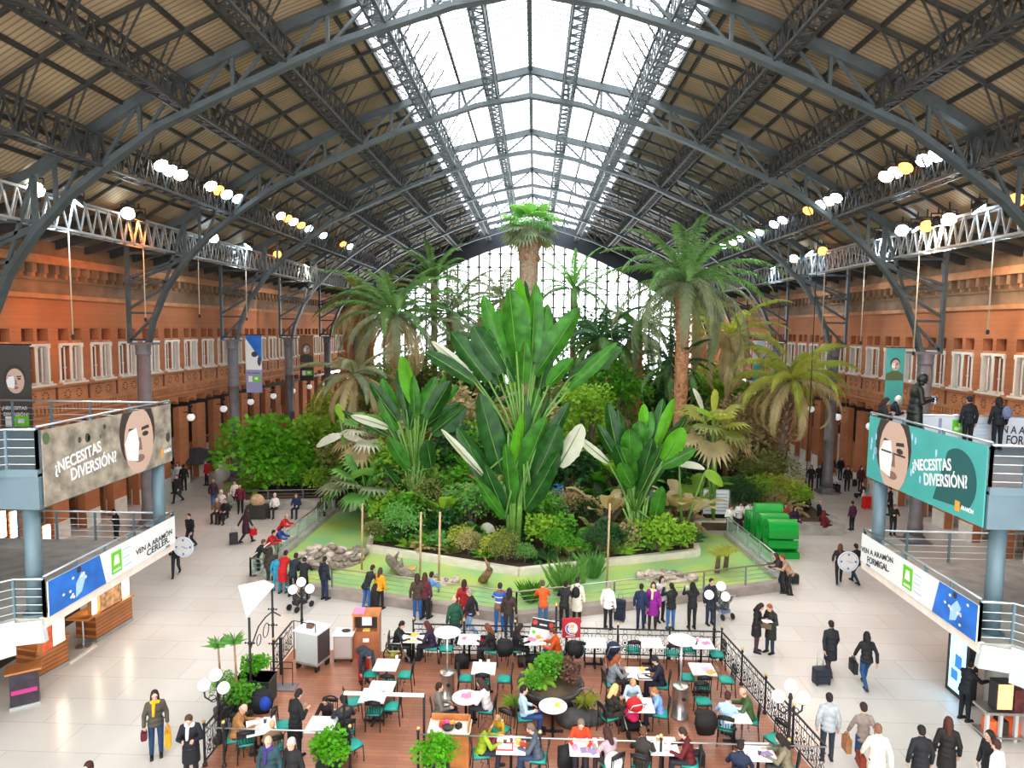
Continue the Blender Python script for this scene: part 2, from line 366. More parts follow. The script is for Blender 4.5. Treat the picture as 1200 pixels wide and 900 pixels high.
while x<18.3:
    zt=lerp(SKIN,x)-2.2; b.beam((XC+x,Y1-.12,4),(XC+x,Y1-.12,zt),.2)
    z=7
    while z<zt: bt.cbox((XC+x,Y1-.2,z),(.55,.3,.2)); z+=1.6
    x+=1.3
b.build('mullions',m_dsteel,gw); bt.build('clamps',m_dsteel,gw)
for z in (6.5,11,15.5): pass
b=M(); b.box(-24,23.4,Y1-.3,Y1+.3,0,4); struct(b.build('wall_far',m_offw))
for s in (-1,1):
    b=M(); b.box(XC+s*21.6-2.1,XC+s*21.6+2.1,Y1-.3,Y1+.3,4,14.5); struct(b.build('wall_far_%s'%('left' if s<0 else 'right'),m_brick))
# ---------------------------------------------------------------- brick facades
PIT=2.37
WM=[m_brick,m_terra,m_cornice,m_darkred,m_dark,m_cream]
NWIN=[3]
def facade(s,xw,ph,name):
    b=M()
    def bx(d0,d1,y0,y1,z0,z1,mi=0):
        b.c=mi; xs=sorted((xw-s*d0,xw-s*d1)); b.box(xs[0],xs[1],y0,y1,z0,z1)
    ya=4.; cs=[]; c=ph
    while c-PIT>ya: c-=PIT
    while c<Y1-1.3: cs.append(c); c+=PIT
    lo=cs[0]-PIT/2; hi=cs[-1]+PIT/2
    for c in cs:
        bx(-.4,0,c-PIT/2,c-.6,0,5.3); bx(-.4,0,c+.6,c+PIT/2,0,5.3)
        bx(-.5,.06,c-PIT/2-.0,c-.66,0,.9,5); bx(-.5,.06,c+.66,c+PIT/2,0,.9,5)
        for i in range(8):
            u=-.6+1.2*i/8; um=u+.075; z=5.3+.52*math.sqrt(max(0,1-(um/.62)**2)); bx(-.6,0,c+u,c+u+.15,z,6.0)
        for q in (-.9,-.16,.58):                                   # pier bands of the window storey
            pass
        bx(-.6,0,c-PIT/2,c-.85,7.8,10.55); bx(-.6,0,c+.85,c+PIT/2,7.8,10.55); bx(-.6,0,c-.12,c+.12,7.8,10.55)
        bx(-.6,-.02,c-.85,c+.85,9.72,9.95,1)
        for e in (-1,1):
            bx(.0,.05,c+e*.42-.26,c+e*.42+.26,7.0,7.55,1)
            for q in range(8):
                a=q*PI/4+.39; bx(.05,.075,c+e*.42+.19*math.cos(a)-.035,c+e*.42+.19*math.cos(a)+.035,7.27+.2*math.sin(a)-.035,7.27+.2*math.sin(a)+.035,3)
        bx(0,.09,c-PIT/2-.05,c-PIT/2+.05,6.9,7.65,3)
        k=rnd.random()
        zt=2.2+.8*rnd.random(); bx(-1.6,-1.3,c-.7,c+.7,0,zt,5 if k<.7 else 1)
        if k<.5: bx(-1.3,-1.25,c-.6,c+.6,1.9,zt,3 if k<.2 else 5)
    bx(-.6,0,lo,hi,6.0,7.8); bx(-.6,0,lo,hi,10.55,14.7)
    bx(0,.22,lo,hi,7.68,7.84,1); bx(0,.03,lo,hi,6.9,7.68,1); bx(0,.16,lo,hi,6.74,6.9,1); bx(0,.08,lo,hi,6.2,6.34,1)
    y=lo
    while y<hi: bx(0,.13,y,y+.12,6.42,6.74,1); y+=.26
    bx(0,.14,lo,hi,12.0,12.22,1); bx(0,.06,lo,hi,12.22,12.85,2); bx(0,.16,lo,hi,12.85,12.98,2); bx(0,.05,lo,hi,12.98,13.6,1)
    y=lo
    while y<hi: bx(0,.5,y,y+.26,13.15,13.6,2); bx(0,.26,y,y+.26,12.98,13.2,2); y+=.74
    bx(0,.62,lo,hi,13.6,13.82,1); bx(0,.5,lo,hi,13.82,14.0,1); bx(0,.3,lo,hi,14.0,14.7,2)
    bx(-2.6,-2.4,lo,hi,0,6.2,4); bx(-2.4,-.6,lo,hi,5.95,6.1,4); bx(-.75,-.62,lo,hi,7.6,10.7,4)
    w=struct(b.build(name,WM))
    # paired windows
    f=M(); x=lambda d:-s*d
    def fb(d0,d1,y0,y1,z0,z1): xs=sorted((x(d0),x(d1))); f.box(xs[0],xs[1],y0,y1,z0,z1)
    for y0,y1 in ((-.86,-.73),(-.09,.09),(.73,.86)): fb(-.45,.03,y0,y1,.05,1.86)
    for yc in (-.77,0,.77):
        fb(-.2,.06,yc-.12,yc+.12,1.76,1.9); fb(-.2,.1,yc-.14,yc+.14,0,.14)
    for yc in (-.41,.41): f.tube([(x(-.05),yc,.1),(x(-.05),yc,1.8)],.04,8); fb(-.1,.0,yc-.06,yc+.06,.72,.78)
    fb(-.3,.24,-.95,.95,-.06,.04); fb(-.2,.08,-.86,.86,1.86,1.98)
    fm=f.mesh('window_frame',m_cream)
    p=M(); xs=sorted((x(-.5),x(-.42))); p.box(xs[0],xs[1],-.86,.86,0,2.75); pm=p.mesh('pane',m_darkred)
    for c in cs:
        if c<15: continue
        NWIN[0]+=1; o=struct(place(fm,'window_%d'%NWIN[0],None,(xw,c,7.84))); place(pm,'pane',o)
    return cs,lo,hi
rnd=random.Random(3)
CL=facade(-1,XC-23.2,42.6,'wall_left')
CRt=facade(1,XC+23.2,36.24,'wall_right')
# dark beams between cornice and eaves
b=M()
for s in (-1,1):
    y=5
    while y<Y1-1: b.beam((XC+s*23.0,y,14.5),(XC+s*19,y,15.7),.2,.3); y+=2.08
struct(b.build('trim_1',m_dsteel))
# ================================================================ decks, banners, kiosks
def fit_text(parent,s,m,T,x0,y0,wid,hgt=None,bold=.02,shear=0,rot=0,d=.012,name='lettering'):
    if parent.name in PANEL: parent=PANEL[parent.name][0]; T=Matrix.Identity(4)
    me=text_mesh(s,m,1,.004,bold); xs=[v.co.x for v in me.vertices]; yv=[v.co.y for v in me.vertices]
    sx=wid/(max(xs)-min(xs)); sy=(hgt/(max(yv)-min(yv))) if hgt else sx
    mw=T@Matrix.Translation((x0,y0,d))@Matrix.Rotation(rot,4,'Z')@Matrix.Diagonal((sx,sy,1,1))@Matrix(((1,shear,0,-min(xs)),(0,1,0,0),(0,0,1,0),(0,0,0,1)))
    return place(me,name,parent,mw=mw)
def railing(label,pts,zd,h=1.05,nb=4,step=1.4,group=None,mr=None,posts=True):
    t=thing('railing',label,'railing',(0,0,0),0,group); mr=mr or m_chrome
    b=M(); b.tube([(x,y,zd+h) for x,y in pts],.035,8); b.build('top_rail',mr,t,True)
    b=M()
    for i in range(nb): b.tube([(x,y,zd+h*(i+.6)/(nb+.8)) for x,y in pts],.014,6)
    b.build('bars',mr,t,True)
    for (x0,y0),(x1,y1) in zip(pts,pts[1:]):
        L=math.hypot(x1-x0,y1-y0); n=max(1,round(L/step))
        for i in range(n):
            f=i/n; b=M(); b.cbox((x0+(x1-x0)*f,y0+(y1-y0)*f,zd+h/2),(.07,.05,h)); b.build('post',m_blue,t)
    b=M(); b.cbox((pts[-1][0],pts[-1][1],zd+h/2),(.07,.05,h)); b.build('post',m_blue,t)
    return t
m_taupe=mat('taupe_banner_print',(.33,.28,.22),.6,noise=.55,nscale=2.2)
m_tealb=mat('teal_banner_print',(.07,.40,.37),.5,noise=.08,nscale=.8)
m_wht=mat('white_print',(.88,.88,.88),.5); m_blk=mat('black_print',(.02,.02,.025),.5)
m_bluep=mat('blue_sky_print',(.02,.16,.62),.45,noise=.35,nscale=1.2); m_lbl=mat('light_blue_print',(.42,.66,.88),.5)
m_face=mat('printed_face',(.62,.42,.33),.55); m_faced=mat('printed_face_shade',(.25,.14,.11),.55); m_hairp=mat('printed_hair',(.05,.035,.03),.55)
m_oran=mat('orange_print',(.9,.36,.05),.5); m_dteal=mat('dark_teal_print',(.02,.11,.11),.5); m_ltgrey=mat('pale_banner',(.74,.78,.84),.5)
m_oliv=mat('olive_print',(.10,.14,.06),.55); m_purp=mat('violet_print',(.34,.32,.55),.55); m_brownp=mat('brown_print',(.30,.13,.06),.55); m_dgreyp=mat('charcoal_print',(.06,.055,.05),.55)
def portrait(t,T,cx,cy,r,skin=m_face,hair=m_hairp,snow=True,glasses=False,body=None):
    if body: poly_on(t,'printed_shoulders',T,[(cx-1.9*r,cy-2.9*r),(cx+1.6*r,cy-2.9*r),(cx+1.5*r,cy-1.7*r),(cx+.6*r,cy-1.1*r),(cx-.6*r,cy-1.1*r),(cx-1.6*r,cy-1.6*r)],body,.006)
    poly_on(t,'printed_hair',T,ellp(cx-.05*r,cy+.28*r,.92*r,1.08*r),hair,.009)
    poly_on(t,'printed_face',T,ellp(cx,cy,.76*r,1.02*r),skin,.013)
    for e in (-1,1): poly_on(t,'printed_eye',T,ellp(cx+e*.33*r,cy+.18*r,.17*r,.08*r,10),m_hairp,.017); poly_on(t,'printed_brow',T,[(cx+e*.12*r,cy+.3*r),(cx+e*.55*r,cy+.34*r),(cx+e*.5*r,cy+.44*r),(cx+e*.14*r,cy+.4*r)][::e],m_hairp,.017)
    poly_on(t,'printed_nose',T,[(cx-.05*r,cy+.1*r),(cx-.18*r,cy-.3*r),(cx+.14*r,cy-.3*r),(cx+.08*r,cy+.1*r)],m_faced,.017)
    poly_on(t,'printed_mouth',T,ellp(cx,cy-.55*r,.26*r,.12*r,12),m_faced,.017)
    if snow: poly_on(t,'printed_snow',T,[(cx-.62*r,cy-.5*r),(cx-.1*r,cy-.62*r),(cx-.02*r,cy-.05*r),(cx-.14*r,cy+.42*r),(cx-.5*r,cy+.36*r),(cx-.74*r,cy)],m_wht,.021)
    if glasses:
        for e in (-1,1): poly_on(t,'printed_glasses',T,[(cx+e*.08*r,cy+.05*r),(cx+e*.62*r,cy+.05*r),(cx+e*.62*r,cy+.1*r),(cx+e*.08*r,cy+.1*r)][::e],m_hairp,.024)
def deck(s,xe,ya,yb,sd):
    X=lambda d: xe+s*d
    poly=[(xe,ya),(xe,yb),(X(10.5),yb),(X(10.5),ya-7),(X(5),ya-5.5),(X(.8),ya-.05)]
    if s>0: poly=poly[::-1]
    for z,nm in ((7.0,'upper'),(3.0,'lower')):
        t=thing('walkway_deck','%s level of the blue-grey steel walkway on the %s'%(nm,sd),'walkway',(0,0,0))
        b=M(); b.prism(poly,z-.2,z); b.build('slab',m_blue if nm=='upper' else m_concrete,t)
        b=M()
        if nm=='upper':
            b.beam((X(.35),ya+.3,z-.65),(X(.35),yb-.2,z-.65),.5,.9); b.beam((X(.0),ya+.25,z-.6),(X(10),ya+.25,z-.6),.45,.95); b.beam((X(.0),yb-.2,z-.6),(X(10),yb-.2,z-.6),.45,.8)
            b.build('fascia_beam',m_blue,t)
        else:
            b.beam((X(.06),ya,z-.13),(X(.06),yb,z-.13),.14,.3)
            b.build('edge_fascia',m_cream,t)
            b=M(); b.beam((xe,ya,z-.32),(X(.8),ya-.05,z-.42),.16,.62); b.beam((X(.8),ya-.05,z-.5),(X(5),ya-5.5,z-.5),.2,.95)
            b.build('bulkhead',m_offw,t)
    for q,(x,y,w1) in enumerate(((X(.45 if s<0 else .65),ya+(.3 if s<0 else .55),'near'),(X(.2),yb-.55,'far'))):
        c=thing('column','round blue-grey steel column holding up the %s walkway at its %s end'%(sd,w1),'column',(x,y,0),0,'walkway columns'); c['kind']='thing'
        b=M(); b.lathe([(.2,3.0),(.2,6.0)],20); b.build('shaft',m_blue,c,True)
        b=M(); b.lathe([(.3,3.0),(.3,3.05)],20); b.build('collar',m_blue,c)
    rp=[(X(.03),yb-.03),(X(10),yb-.03)]; np_=[(X(.02),ya+.05),(X(.8),ya),(X(5),ya-5.4)]; sp=[(X(.02),ya+.05),(X(.02),yb-.03)]
    railing('steel railing along the far edge of the %s upper walkway'%sd,rp,7.0); railing('steel railing at the near end of the %s upper walkway'%sd,np_,7.0); railing('long steel handrail above the large banner of the %s walkway'%sd,sp,7.0,1.12,0,2)
    railing('steel railing along the far edge of the %s lower walkway'%sd,rp,3.0); railing('steel railing at the near end of the %s lower walkway'%sd,np_,3.0); railing('steel handrail above the white and blue banner of the %s walkway'%sd,sp,3.0,1.12,0,1.2)
LX,LA,LB=-12.9,16.65,23.05
RX,RA,RB=11.35,16.65,22.7
deck(-1,LX,LA,LB,'left'); deck(1,RX,RA,RB,'right')
def sheet(name,label,T,w,h,m,th=.03):
    t=thing(name,label,'banner'); b=M(); b.box(0,w,0,h,-th,.004); PANEL[t.name]=(place(b.mesh('panel',m),'panel',t,mw=T),w,h); return t
def BX(px,py,X,yo,zo,s): p=atx(px,py,X); return ((p.y-yo)*s,p.z-zo)
def text_px(t,s,m,T,X,yo,zo,sg,p,q,h,bold):
    x0,y0=BX(*p,X,yo,zo,sg); x1,y1=BX(*q,X,yo,zo,sg); fit_text(t,s,m,T,x0,y0,math.hypot(x1-x0,y1-y0),h,bold,.1,math.atan2(y1-y0,x1-x0))
# left upper banner
T=frame((LX+.06,16.8,5.98),(0,1,0),(0,0,1)); t=sheet('banner','taupe ski advert banner with a snowy face hung on the left upper walkway',T,6.15,2.04,m_taupe)
text_px(t,'¿NECESITAS',m_wht,T,LX,16.8,5.98,1,(62,556),(116,525),.42,.02); text_px(t,'DIVERSIÓN?',m_wht,T,LX,16.8,5.98,1,(81,563),(134,537),.44,.02)
portrait(t,T,BX(160,500,LX,16.8,5.98,1)[0],1.05,1.05)
for i in range(26):
    x,y=rnd.uniform(.1,6.0),rnd.uniform(.1,1.9); r=rnd.uniform(.05,.14)
    if 3.3<x<5.6 or (.3<x<3 and .3<y<1.3): continue
    poly_on(t,'printed_leaf',T,ellp(x,y,r,r*1.3,9),m_dgreyp if i%3 else m_oliv,.008)
poly_on(t,'printed_logo',T,[(5.45,.28),(5.6,.28),(5.6,.52),(5.45,.52)],m_oran,.01); fit_text(t,'ARAMÓN',m_wht,T,5.64,.36,.45,.17)
# right upper banner
T=frame((RX-.06,22.6,5.95),(0,-1,0),(0,0,1)); t=sheet('banner','teal ski advert banner with a snowy face hung on the right upper walkway',T,5.85,2.07,m_tealb)
text_px(t,'¿NECESITAS',m_wht,T,RX,22.6,5.95,-1,(1072,551),(1118,548),.42,.02); text_px(t,'DIVERSIÓN?',m_wht,T,RX,22.6,5.95,-1,(1086,568),(1137,569),.44,.02)
poly_on(t,'printed_circle',T,ellp(4.75,.95,.8,.85,30,-.9,2.2)+[(3.75,.2)],m_dteal,.007)
portrait(t,T,BX(1049,540,RX,22.6,5.95,-1)[0],1.0,1.12,glasses=True)
for i in range(12): x,y=rnd.choice([rnd.uniform(.2,.6),rnd.uniform(2.5,4)]),rnd.uniform(.2,1.8); poly_on(t,'printed_snowflake',T,ellp(x,y,.05,.12,8),m_lbl,.01)
poly_on(t,'printed_logo',T,[(4.75,.14),(4.95,.14),(4.95,.42),(4.75,.42)],m_oran,.012); fit_text(t,'ARAMÓN',m_wht,T,5.0,.24,.5,.14)
# lower banners
def lowb(T,w,label,words,blue0,blue1,lx,tx,flip):
    t=sheet('banner',label,T,w,.96,m_wht)
    poly_on(t,'printed_sky',T,[(blue0,0),(blue1,0),(blue1-(.25 if not flip else 0),.96),(blue0+(.25 if flip else 0),.96)],m_bluep,.008)
    bx=(blue0+blue1)/2
    poly_on(t,'printed_skier',T,[(bx-.15,.1),(bx+.1,.2),(bx+.3,.6),(bx+.12,.75),(bx-.12,.5)],m_lbl,.012); poly_on(t,'printed_skier_head',T,ellp(bx+.02,.85,.09,.09,10),m_hairp,.012)
    for i in range(9): poly_on(t,'printed_snowflake',T,ellp(rnd.uniform(blue0+.2,blue1-.2),rnd.uniform(.1,.85),.05,.04,8),m_wht,.013)
    poly_on(t,'printed_logo',T,[(lx,.14),(lx+.5,.14),(lx+.5,.82),(lx,.82)],m_lime,.01); poly_on(t,'printed_logo_mark',T,[(lx+.1,.4),(lx+.4,.4),(lx+.34,.7),(lx+.16,.7)],m_wht,.014); fit_text(t,'ARAMÓN',m_wht,T,lx+.07,.2,.36,.1,d=.016)
    for i in range(5): poly_on(t,'printed_line',T,[(lx+.58,.2+.13*i),(lx+1.0-.05*(i%3),.2+.13*i),(lx+1.0-.05*(i%3),.23+.13*i),(lx+.58,.23+.13*i)],m_ltgrey if i%2 else m_lbl,.01)
    X,yo,sg,p,q=tx
    text_px(t,words[0],m_blk,T,X,yo,3.0,sg,p[0],p[1],.22,.012); text_px(t,words[1],m_blk,T,X,yo,3.0,sg,q[0],q[1],.22,.012)
    return t
lx=lambda px,py: BX(px,py,LX,16.75,3.0,1)[0]
lowb(frame((LX+.06,16.75,3.0),(0,1,0),(0,0,1)),6.25,'white and blue ski banner reading CERLER on the left lower walkway',('VEN A ARAMÓN','CERLER.'),0,lx(121,660),lx(128,660),(LX,16.75,1,((157,651),(199,621)),((170,652),(196,632))),False)
rx_=lambda px,py: BX(px,py,RX,22.68,3.0,-1)[0]
lowb(frame((RX-.06,22.68,3.0),(0,-1,0),(0,0,1)),6.0,'white and blue ski banner reading FORMIGAL on the right lower walkway',('VEN A ARAMÓN','FORMIGAL.'),rx_(1096,700),6.0,rx_(1061,670),(RX,22.68,-1,((1012,646),(1049,656)),((1019,659),(1044,668))),True)
T=frame((RX+.7,RB-.12,7.02),(1,0,0),(0,0,1)); t=sheet('banner','pale banner with green logo along the back railing of the right upper walkway',T,5.6,1.0,m_ltgrey)
poly_on(t,'printed_logo',T,[(1.95,.42),(2.45,.42),(2.45,.9),(1.95,.9)],m_lime,.01); fit_text(t,'ARAMÓN',m_wht,T,2.02,.55,.36,.16)
for i in range(5): poly_on(t,'printed_line',T,[(2.75,.25+.13*i),(3.1,.25+.13*i),(3.1,.28+.13*i),(2.75,.28+.13*i)],m_lbl,.01)
fit_text(t,'VEN A ARAMÓN',m_blk,T,3.25,.5,2.1,.32,.012,.1); fit_text(t,'FORMIGAL.',m_blk,T,3.75,.12,1.5,.3,.012,.1)
poly_on(t,'printed_figure',T,ellp(.95,.45,.12,.25,12),m_oliv,.01); poly_on(t,'printed_figure',T,ellp(.6,.3,.1,.2,12),m_brownp,.01); poly_on(t,'printed_bar',T,[(1.5,.2),(1.6,.2),(1.6,.95),(1.5,.95)],m_purp,.01)
# hanging banners on the hall columns
def hang(px0,px1,py0,py1,Y,label,bgm,kind):
    p0=aty(px0,py1,Y); p1=aty(px1,py0,Y); w_,h_=p1.x-p0.x,p1.z-p0.z
    T=frame((p0.x,Y,p0.z),(1,0,0),(0,0,1)); t=sheet('hanging_banner',label,T,w_,h_,bgm)
    b=M(); b.tube([(p0.x-.08,Y,p1.z+.03),(p1.x+.08,Y,p1.z+.03)],.03,6); xb=p0.x if p0.x<0 else p1.x; b.beam((xb,Y,p1.z+.03),(xb+(-.9 if p0.x<0 else .9),Y,p1.z+.03),.04); b.build('hanging_rod',m_iron,t)
    if kind==0: portrait(t,T,w_*.52,h_*.58,w_*.38,m_face,body=m_dgreyp); fit_text(t,'¿NECESITAS',m_wht,T,.05,h_*.24,w_*.8,.16); fit_text(t,'DIVERSIÓN?',m_wht,T,.12,h_*.165,w_*.8,.16); gy=h_*.03
    if kind==1: poly_on(t,'printed_snowfield',T,[(0,.0),(w_,.0),(w_,h_*.55),(0,h_*.95)],m_wht,.006); poly_on(t,'printed_skier',T,ellp(w_*.55,h_*.67,w_*.2,w_*.18,10),m_dgreyp,.01); poly_on(t,'printed_skier_legs',T,ellp(w_*.85,h_*.55,w_*.12,w_*.3,10),m_dgreyp,.01); poly_on(t,'printed_base',T,[(0,0),(w_,0),(w_,h_*.4),(0,h_*.4)],m_purp,.009); fit_text(t,'VEN A ARAMÓN',m_dgreyp,T,.08,h_*.33,w_*.8,.14); gy=h_*.19
    if kind==2: portrait(t,T,w_*.5,h_*.7,w_*.3,m_face,body=m_oliv,glasses=True); gy=-1
    if kind==3: portrait(t,T,w_*.5,h_*.7,w_*.32,m_face,body=m_dgreyp,snow=True); poly_on(t,'printed_base',T,[(0,0),(w_,0),(w_,h_*.3),(0,h_*.3)],m_blk,.02); gy=h_*.12
    if kind==4: poly_on(t,'printed_top',T,[(0,h_*.5),(w_,h_*.62),(w_,h_),(0,h_)],m_ltgrey,.006); poly_on(t,'printed_sky',T,[(w_*.2,h_*.5),(w_,h_*.5),(w_,h_*.66)],m_bluep,.009); poly_on(t,'printed_leaf',T,ellp(w_*.5,h_*.32,w_*.3,w_*.25,9),m_lime,.01); gy=-1
    if gy>=0: poly_on(t,'printed_label',T,[(w_*.15,gy),(w_*.4,gy),(w_*.4,gy+.4),(w_*.15,gy+.4)],m_wht,.022); poly_on(t,'printed_logo',T,[(w_*.4,gy),(w_*.9,gy),(w_*.9,gy+.42),(w_*.4,gy+.42)],m_lime,.022); poly_on(t,'printed_logo_mark',T,[(w_*.55,gy+.15),(w_*.75,gy+.15),(w_*.75,gy+.32),(w_*.55,gy+.32)],m_wht,.026)
hang(2,34,405,503,24.0,'dark vertical banner with a snowy face hung on the nearest left column',m_dgreyp,0)
hang(289,306,393,460,44.8,'blue and white vertical ski banner hung on the third left column',m_bluep,1)
hang(352,367,394,446,55.2,'brown vertical banner with a snow-covered face on the fourth left column',m_brownp,3)
hang(1036,1061,408,474,34.4,'green vertical banner with a dark-haired man wearing glasses on a right column',m_tealb,2)
hang(882,897,399,453,55.2,'teal and white vertical banner on a far right column beyond the palms',m_tealb,4)
# ---------------------------------------------------------------- left kiosk under the deck
def counter(p,q,h,label,m):
    d=(q-p); L=d.length; t=thing('counter',label,'counter',p,math.atan2(d.y,d.x))
    b=M(); b.box(0,L,0,.75,.12,h-.05); b.build('body',m,t)
    b=M(); b.box(-.04,L+.04,-.06,.8,h-.05,h); b.build('worktop',m_orangewood,t)
    b=M(); b.box(.0,L,-.03,.7,0,.12); b.build('plinth',m_chrome,t); return t
m_strip=brickmat('orange_plank_veneer',(.52,.20,.06),(.46,.16,.045),(.24,.07,.02),1,9,.13,.02,.4,(PI/2,0,0),.2,2)
p,q=at(43,799),at(81,778); counter(p,q,1.0,'orange wood kiosk counter nearer the viewer under the left walkway',m_strip)
p2,q2=at(113,753),at(155.5,726.5); counter(p2,q2,.95,'orange wood kiosk counter at the far end under the left walkway',m_strip)
def upright(pxa,pya,pxb,pyb,z0,z1,back,name,label,cat,m,fr=None):
    p,q=at(pxa,pya,z0),at(pxb,pyb,z0); d=q-p; L=d.length
    t=thing(name,label,cat,p,math.atan2(d.y,d.x)); b=M(); b.box(0,L,back,back+.1,0,z1-z0); b.build('panel',m,t)
    b=M(); b.box(-.03,0,back-.01,back+.12,-.02,z1-z0); b.box(L,L+.03,back-.01,back+.12,-.02,z1-z0); b.box(-.03,L+.03,back-.01,back+.12,z1-z0,z1-z0+.03); b.build('frame',fr or m_orangewood,t); return t
lit=[(66,758,80,750,'bright lit panel above the nearer kiosk counter',m_glow),(112,724,121,718,'bright lit panel at the near end of the far kiosk counter',m_glow),(146,702,155,697,'bright lit panel at the far end of the far kiosk counter',m_glow)]
for a_,b_,c_,d_,l_,m_ in lit: upright(a_,b_,c_,d_,.96,2.6,.12,'light_panel',l_,'light panel',m_)
m_food=mat('food_picture',(.50,.26,.12),.5,noise=.8,nscale=6,emit=.25); m_redp=mat('orange_red_picture',(.65,.10,.03),.5,noise=.5,nscale=3,emit=.3)
t=upright(122,717,146,703,1.05,1.95,.12,'picture_panel','food picture panel above the far kiosk counter','picture',m_food)
t=upright(54,767,66,759,.98,2.4,.12,'picture_panel','orange red picture panel beside the nearer lit panel','picture',m_redp)
p=at(30,824); t=thing('display_stand','dark display stand with wooden top at the near end of the kiosk','stand',p,R(35))
b=M(); b.box(-.33,.33,-.2,.2,.06,1.02); b.build('body',mat('dark_display',(.03,.02,.03),.4,noise=.6,nscale=4),t); b=M(); b.box(-.42,.42,-.28,.28,1.02,1.07); b.build('top',m_orangewood,t); b=M(); b.box(-.36,.36,-.24,.24,0,.06); b.build('base',m_chrome,t); b=M(); b.box(-.3,.3,-.215,-.2,.4,.52); b.build('stripe',mat('magenta_strip',(.5,.03,.2),.5),t)
p=at(98,757); t=thing('kiosk_table','small orange wood table on one steel leg between the kiosk counters','table',p)
b=M(); b.cbox((0,.1,1.02),(.75,.75,.06)); b.build('tabletop',m_orangewood,t); b=M(); b.lathe([(.03,.03),(.03,1.0)],10); b.build('leg',m_chrome,t); b=M(); b.lathe([(.24,0),(.24,.02),(.04,.05)],18); b.build('base',m_chrome,t)
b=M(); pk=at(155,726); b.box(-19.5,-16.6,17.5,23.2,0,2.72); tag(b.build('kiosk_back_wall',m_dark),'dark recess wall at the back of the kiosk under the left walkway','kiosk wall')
b=M(); b.beam(at(81,777.5,.03),at(112,756,.03),.1,.06); tag(b.build('threshold_strip',m_cream),'pale threshold strip on the floor between the kiosk counters','floor strip')
for px,py,l_ in ((3,606,'leftmost glowing shop panel seen beyond the left lower walkway'),(18,606,'glowing shop panel beside the near blue-grey column'),(56,622,'small glowing shop panel below the left walkway railing')):
    q=atx(px,py,XC-22.6); t=thing('light_panel',l_,'light panel',q); b=M(); b.box(-.1,0,-.18,.18,-.9 if px<50 else -.5,.25); b.build('panel',m_glow,t); b=M(); b.box(-.16,-.1,-.24,.24,-1.0 if px<50 else -.6,.3); b.build('frame',m_orangewood,t)
# ---------------------------------------------------------------- right kiosk
b=M(); b.box(RX+1.75,RX+6,14.6,18.9,0,2.7); t=tag(b.build('kiosk',m_offw),'off-white kiosk wall under the right walkway','kiosk'); 
b=M()
for y in (15.2,16.3,17.6): b.box(RX+1.735,RX+1.75,y,y+.03,.1,2.6)
b.build('panel_joints',m_concrete,t)
t=thing('advertising_screen','tall black framed screen with glowing blue advert under the right walkway','screen',(RX+1.35,19.45,0))
b=M(); b.box(-.02,.25,-.5,.5,.02,2.0); b.build('frame',m_blackp,t); b=M(); b.box(-.03,-.02,-.36,.36,.16,1.88); b.build('display',mat('glowing_blue_display',(.25,.62,.95),.3,noise=.7,nscale=2.5,emit=1.6),t)
for y0_,y1_,z0_,z1_ in ((-.2,.1,.9,1.3),(-.05,.25,.5,.8)): 
    b=M(); b.box(-.036,-.03,y0_,y1_,z0_,z1_); b.build('printed_figure',mat('blue_figure',(.02,.2,.6),.4,emit=.5),t)
p=at(1172,864); t=thing('snack_stand','grey snack stand with a glowing red picture panel under the right walkway','stand',p)
b=M(); b.box(-.55,.7,-.25,.35,.75,.82); b.build('shelf',m_stain,t)
for x in (-.5,-.15,.25,.65):
    b=M(); b.box(x-.04,x+.04,-.22,-.14,0,.75); b.build('leg',m_offw,t)
b=M(); b.box(-.55,.7,-.25,.35,.1,.14); b.build('base_tray',m_stain,t)
b=M(); b.box(-.32,.14,-.2,.1,.85,1.62); b.build('cabinet',m_blackp,t); b=M(); b.box(-.28,.1,-.21,-.2,.9,1.58); b.build('picture_panel',mat('glowing_food_panel',(.95,.25,.10),.4,noise=.7,nscale=5,emit=2.2),t)
b=M(); b.box(.2,.75,-.15,.3,.82,1.4); b.build('side_cabinet',mat('dark_red_box',(.14,.03,.03),.4,noise=.5,nscale=6),t)
for i in range(4):
    b=M(); b.box(-.38+.3*i,-.18+.3*i,-.12,.2,.14,.5); b.build('bin',m_dark if i%2 else m_redp,t)
# ---------------------------------------------------------------- floodlights and cables
FL={'w':((1,.92,.78),22),'c':((.62,.82,1),22),'o':((1,.26,.04),5)}
NFL=[0]
def flood(px,py,X,col,aim,watt,sd,row):
    p=atx(px,py,X); c,e=FL[col]; dv=Vector(aim)-p
    t=thing('floodlight',{'w':'white','c':'cool bluish','o':'orange'}[col]+' glowing floodlight on the %s %s girder'%(row,sd),'floodlight',p,0,'%s floodlights of the %s %s girder'%({'w':'white','c':'bluish','o':'orange'}[col],row,sd))
    q=dv.to_track_quat('-Z','Y'); q=q.to_matrix().to_4x4()
    b=M(); b.lathe([(.1,.3),(.2,.15),(.31,0)],14); place(b.mesh('housing',m_dsteel,True),'housing',t,mw=q)
    b=M(); b.lathe([(.29,-.01),(.24,-.05),(.1,-.07)],14); place(b.mesh('lens',mat('flood_lens_'+col,c,.4,emit=e),True),'lens',t,mw=q)
    b=M(); b.beam((-.3,0,0),(-.3,0,.4),.04); b.beam((.3,0,0),(.3,0,.4),.04); b.beam((-.3,0,.4),(.3,0,.4),.05); b.beam((0,0,.4),(0,0,.9),.05); b.build('yoke',m_dsteel,t)
    if watt:
        l=bpy.data.lights.new('flood_light','SPOT'); l.color=c; l.energy=watt; l.spot_size=R(95); l.spot_blend=.6; l.shadow_soft_size=.2
        o=bpy.data.objects.new('flood_light',l); COL.objects.link(o); o.parent=t; o.matrix_basis=q@Matrix.Translation((0,0,-.1))
XU,XL=15.4,18.6
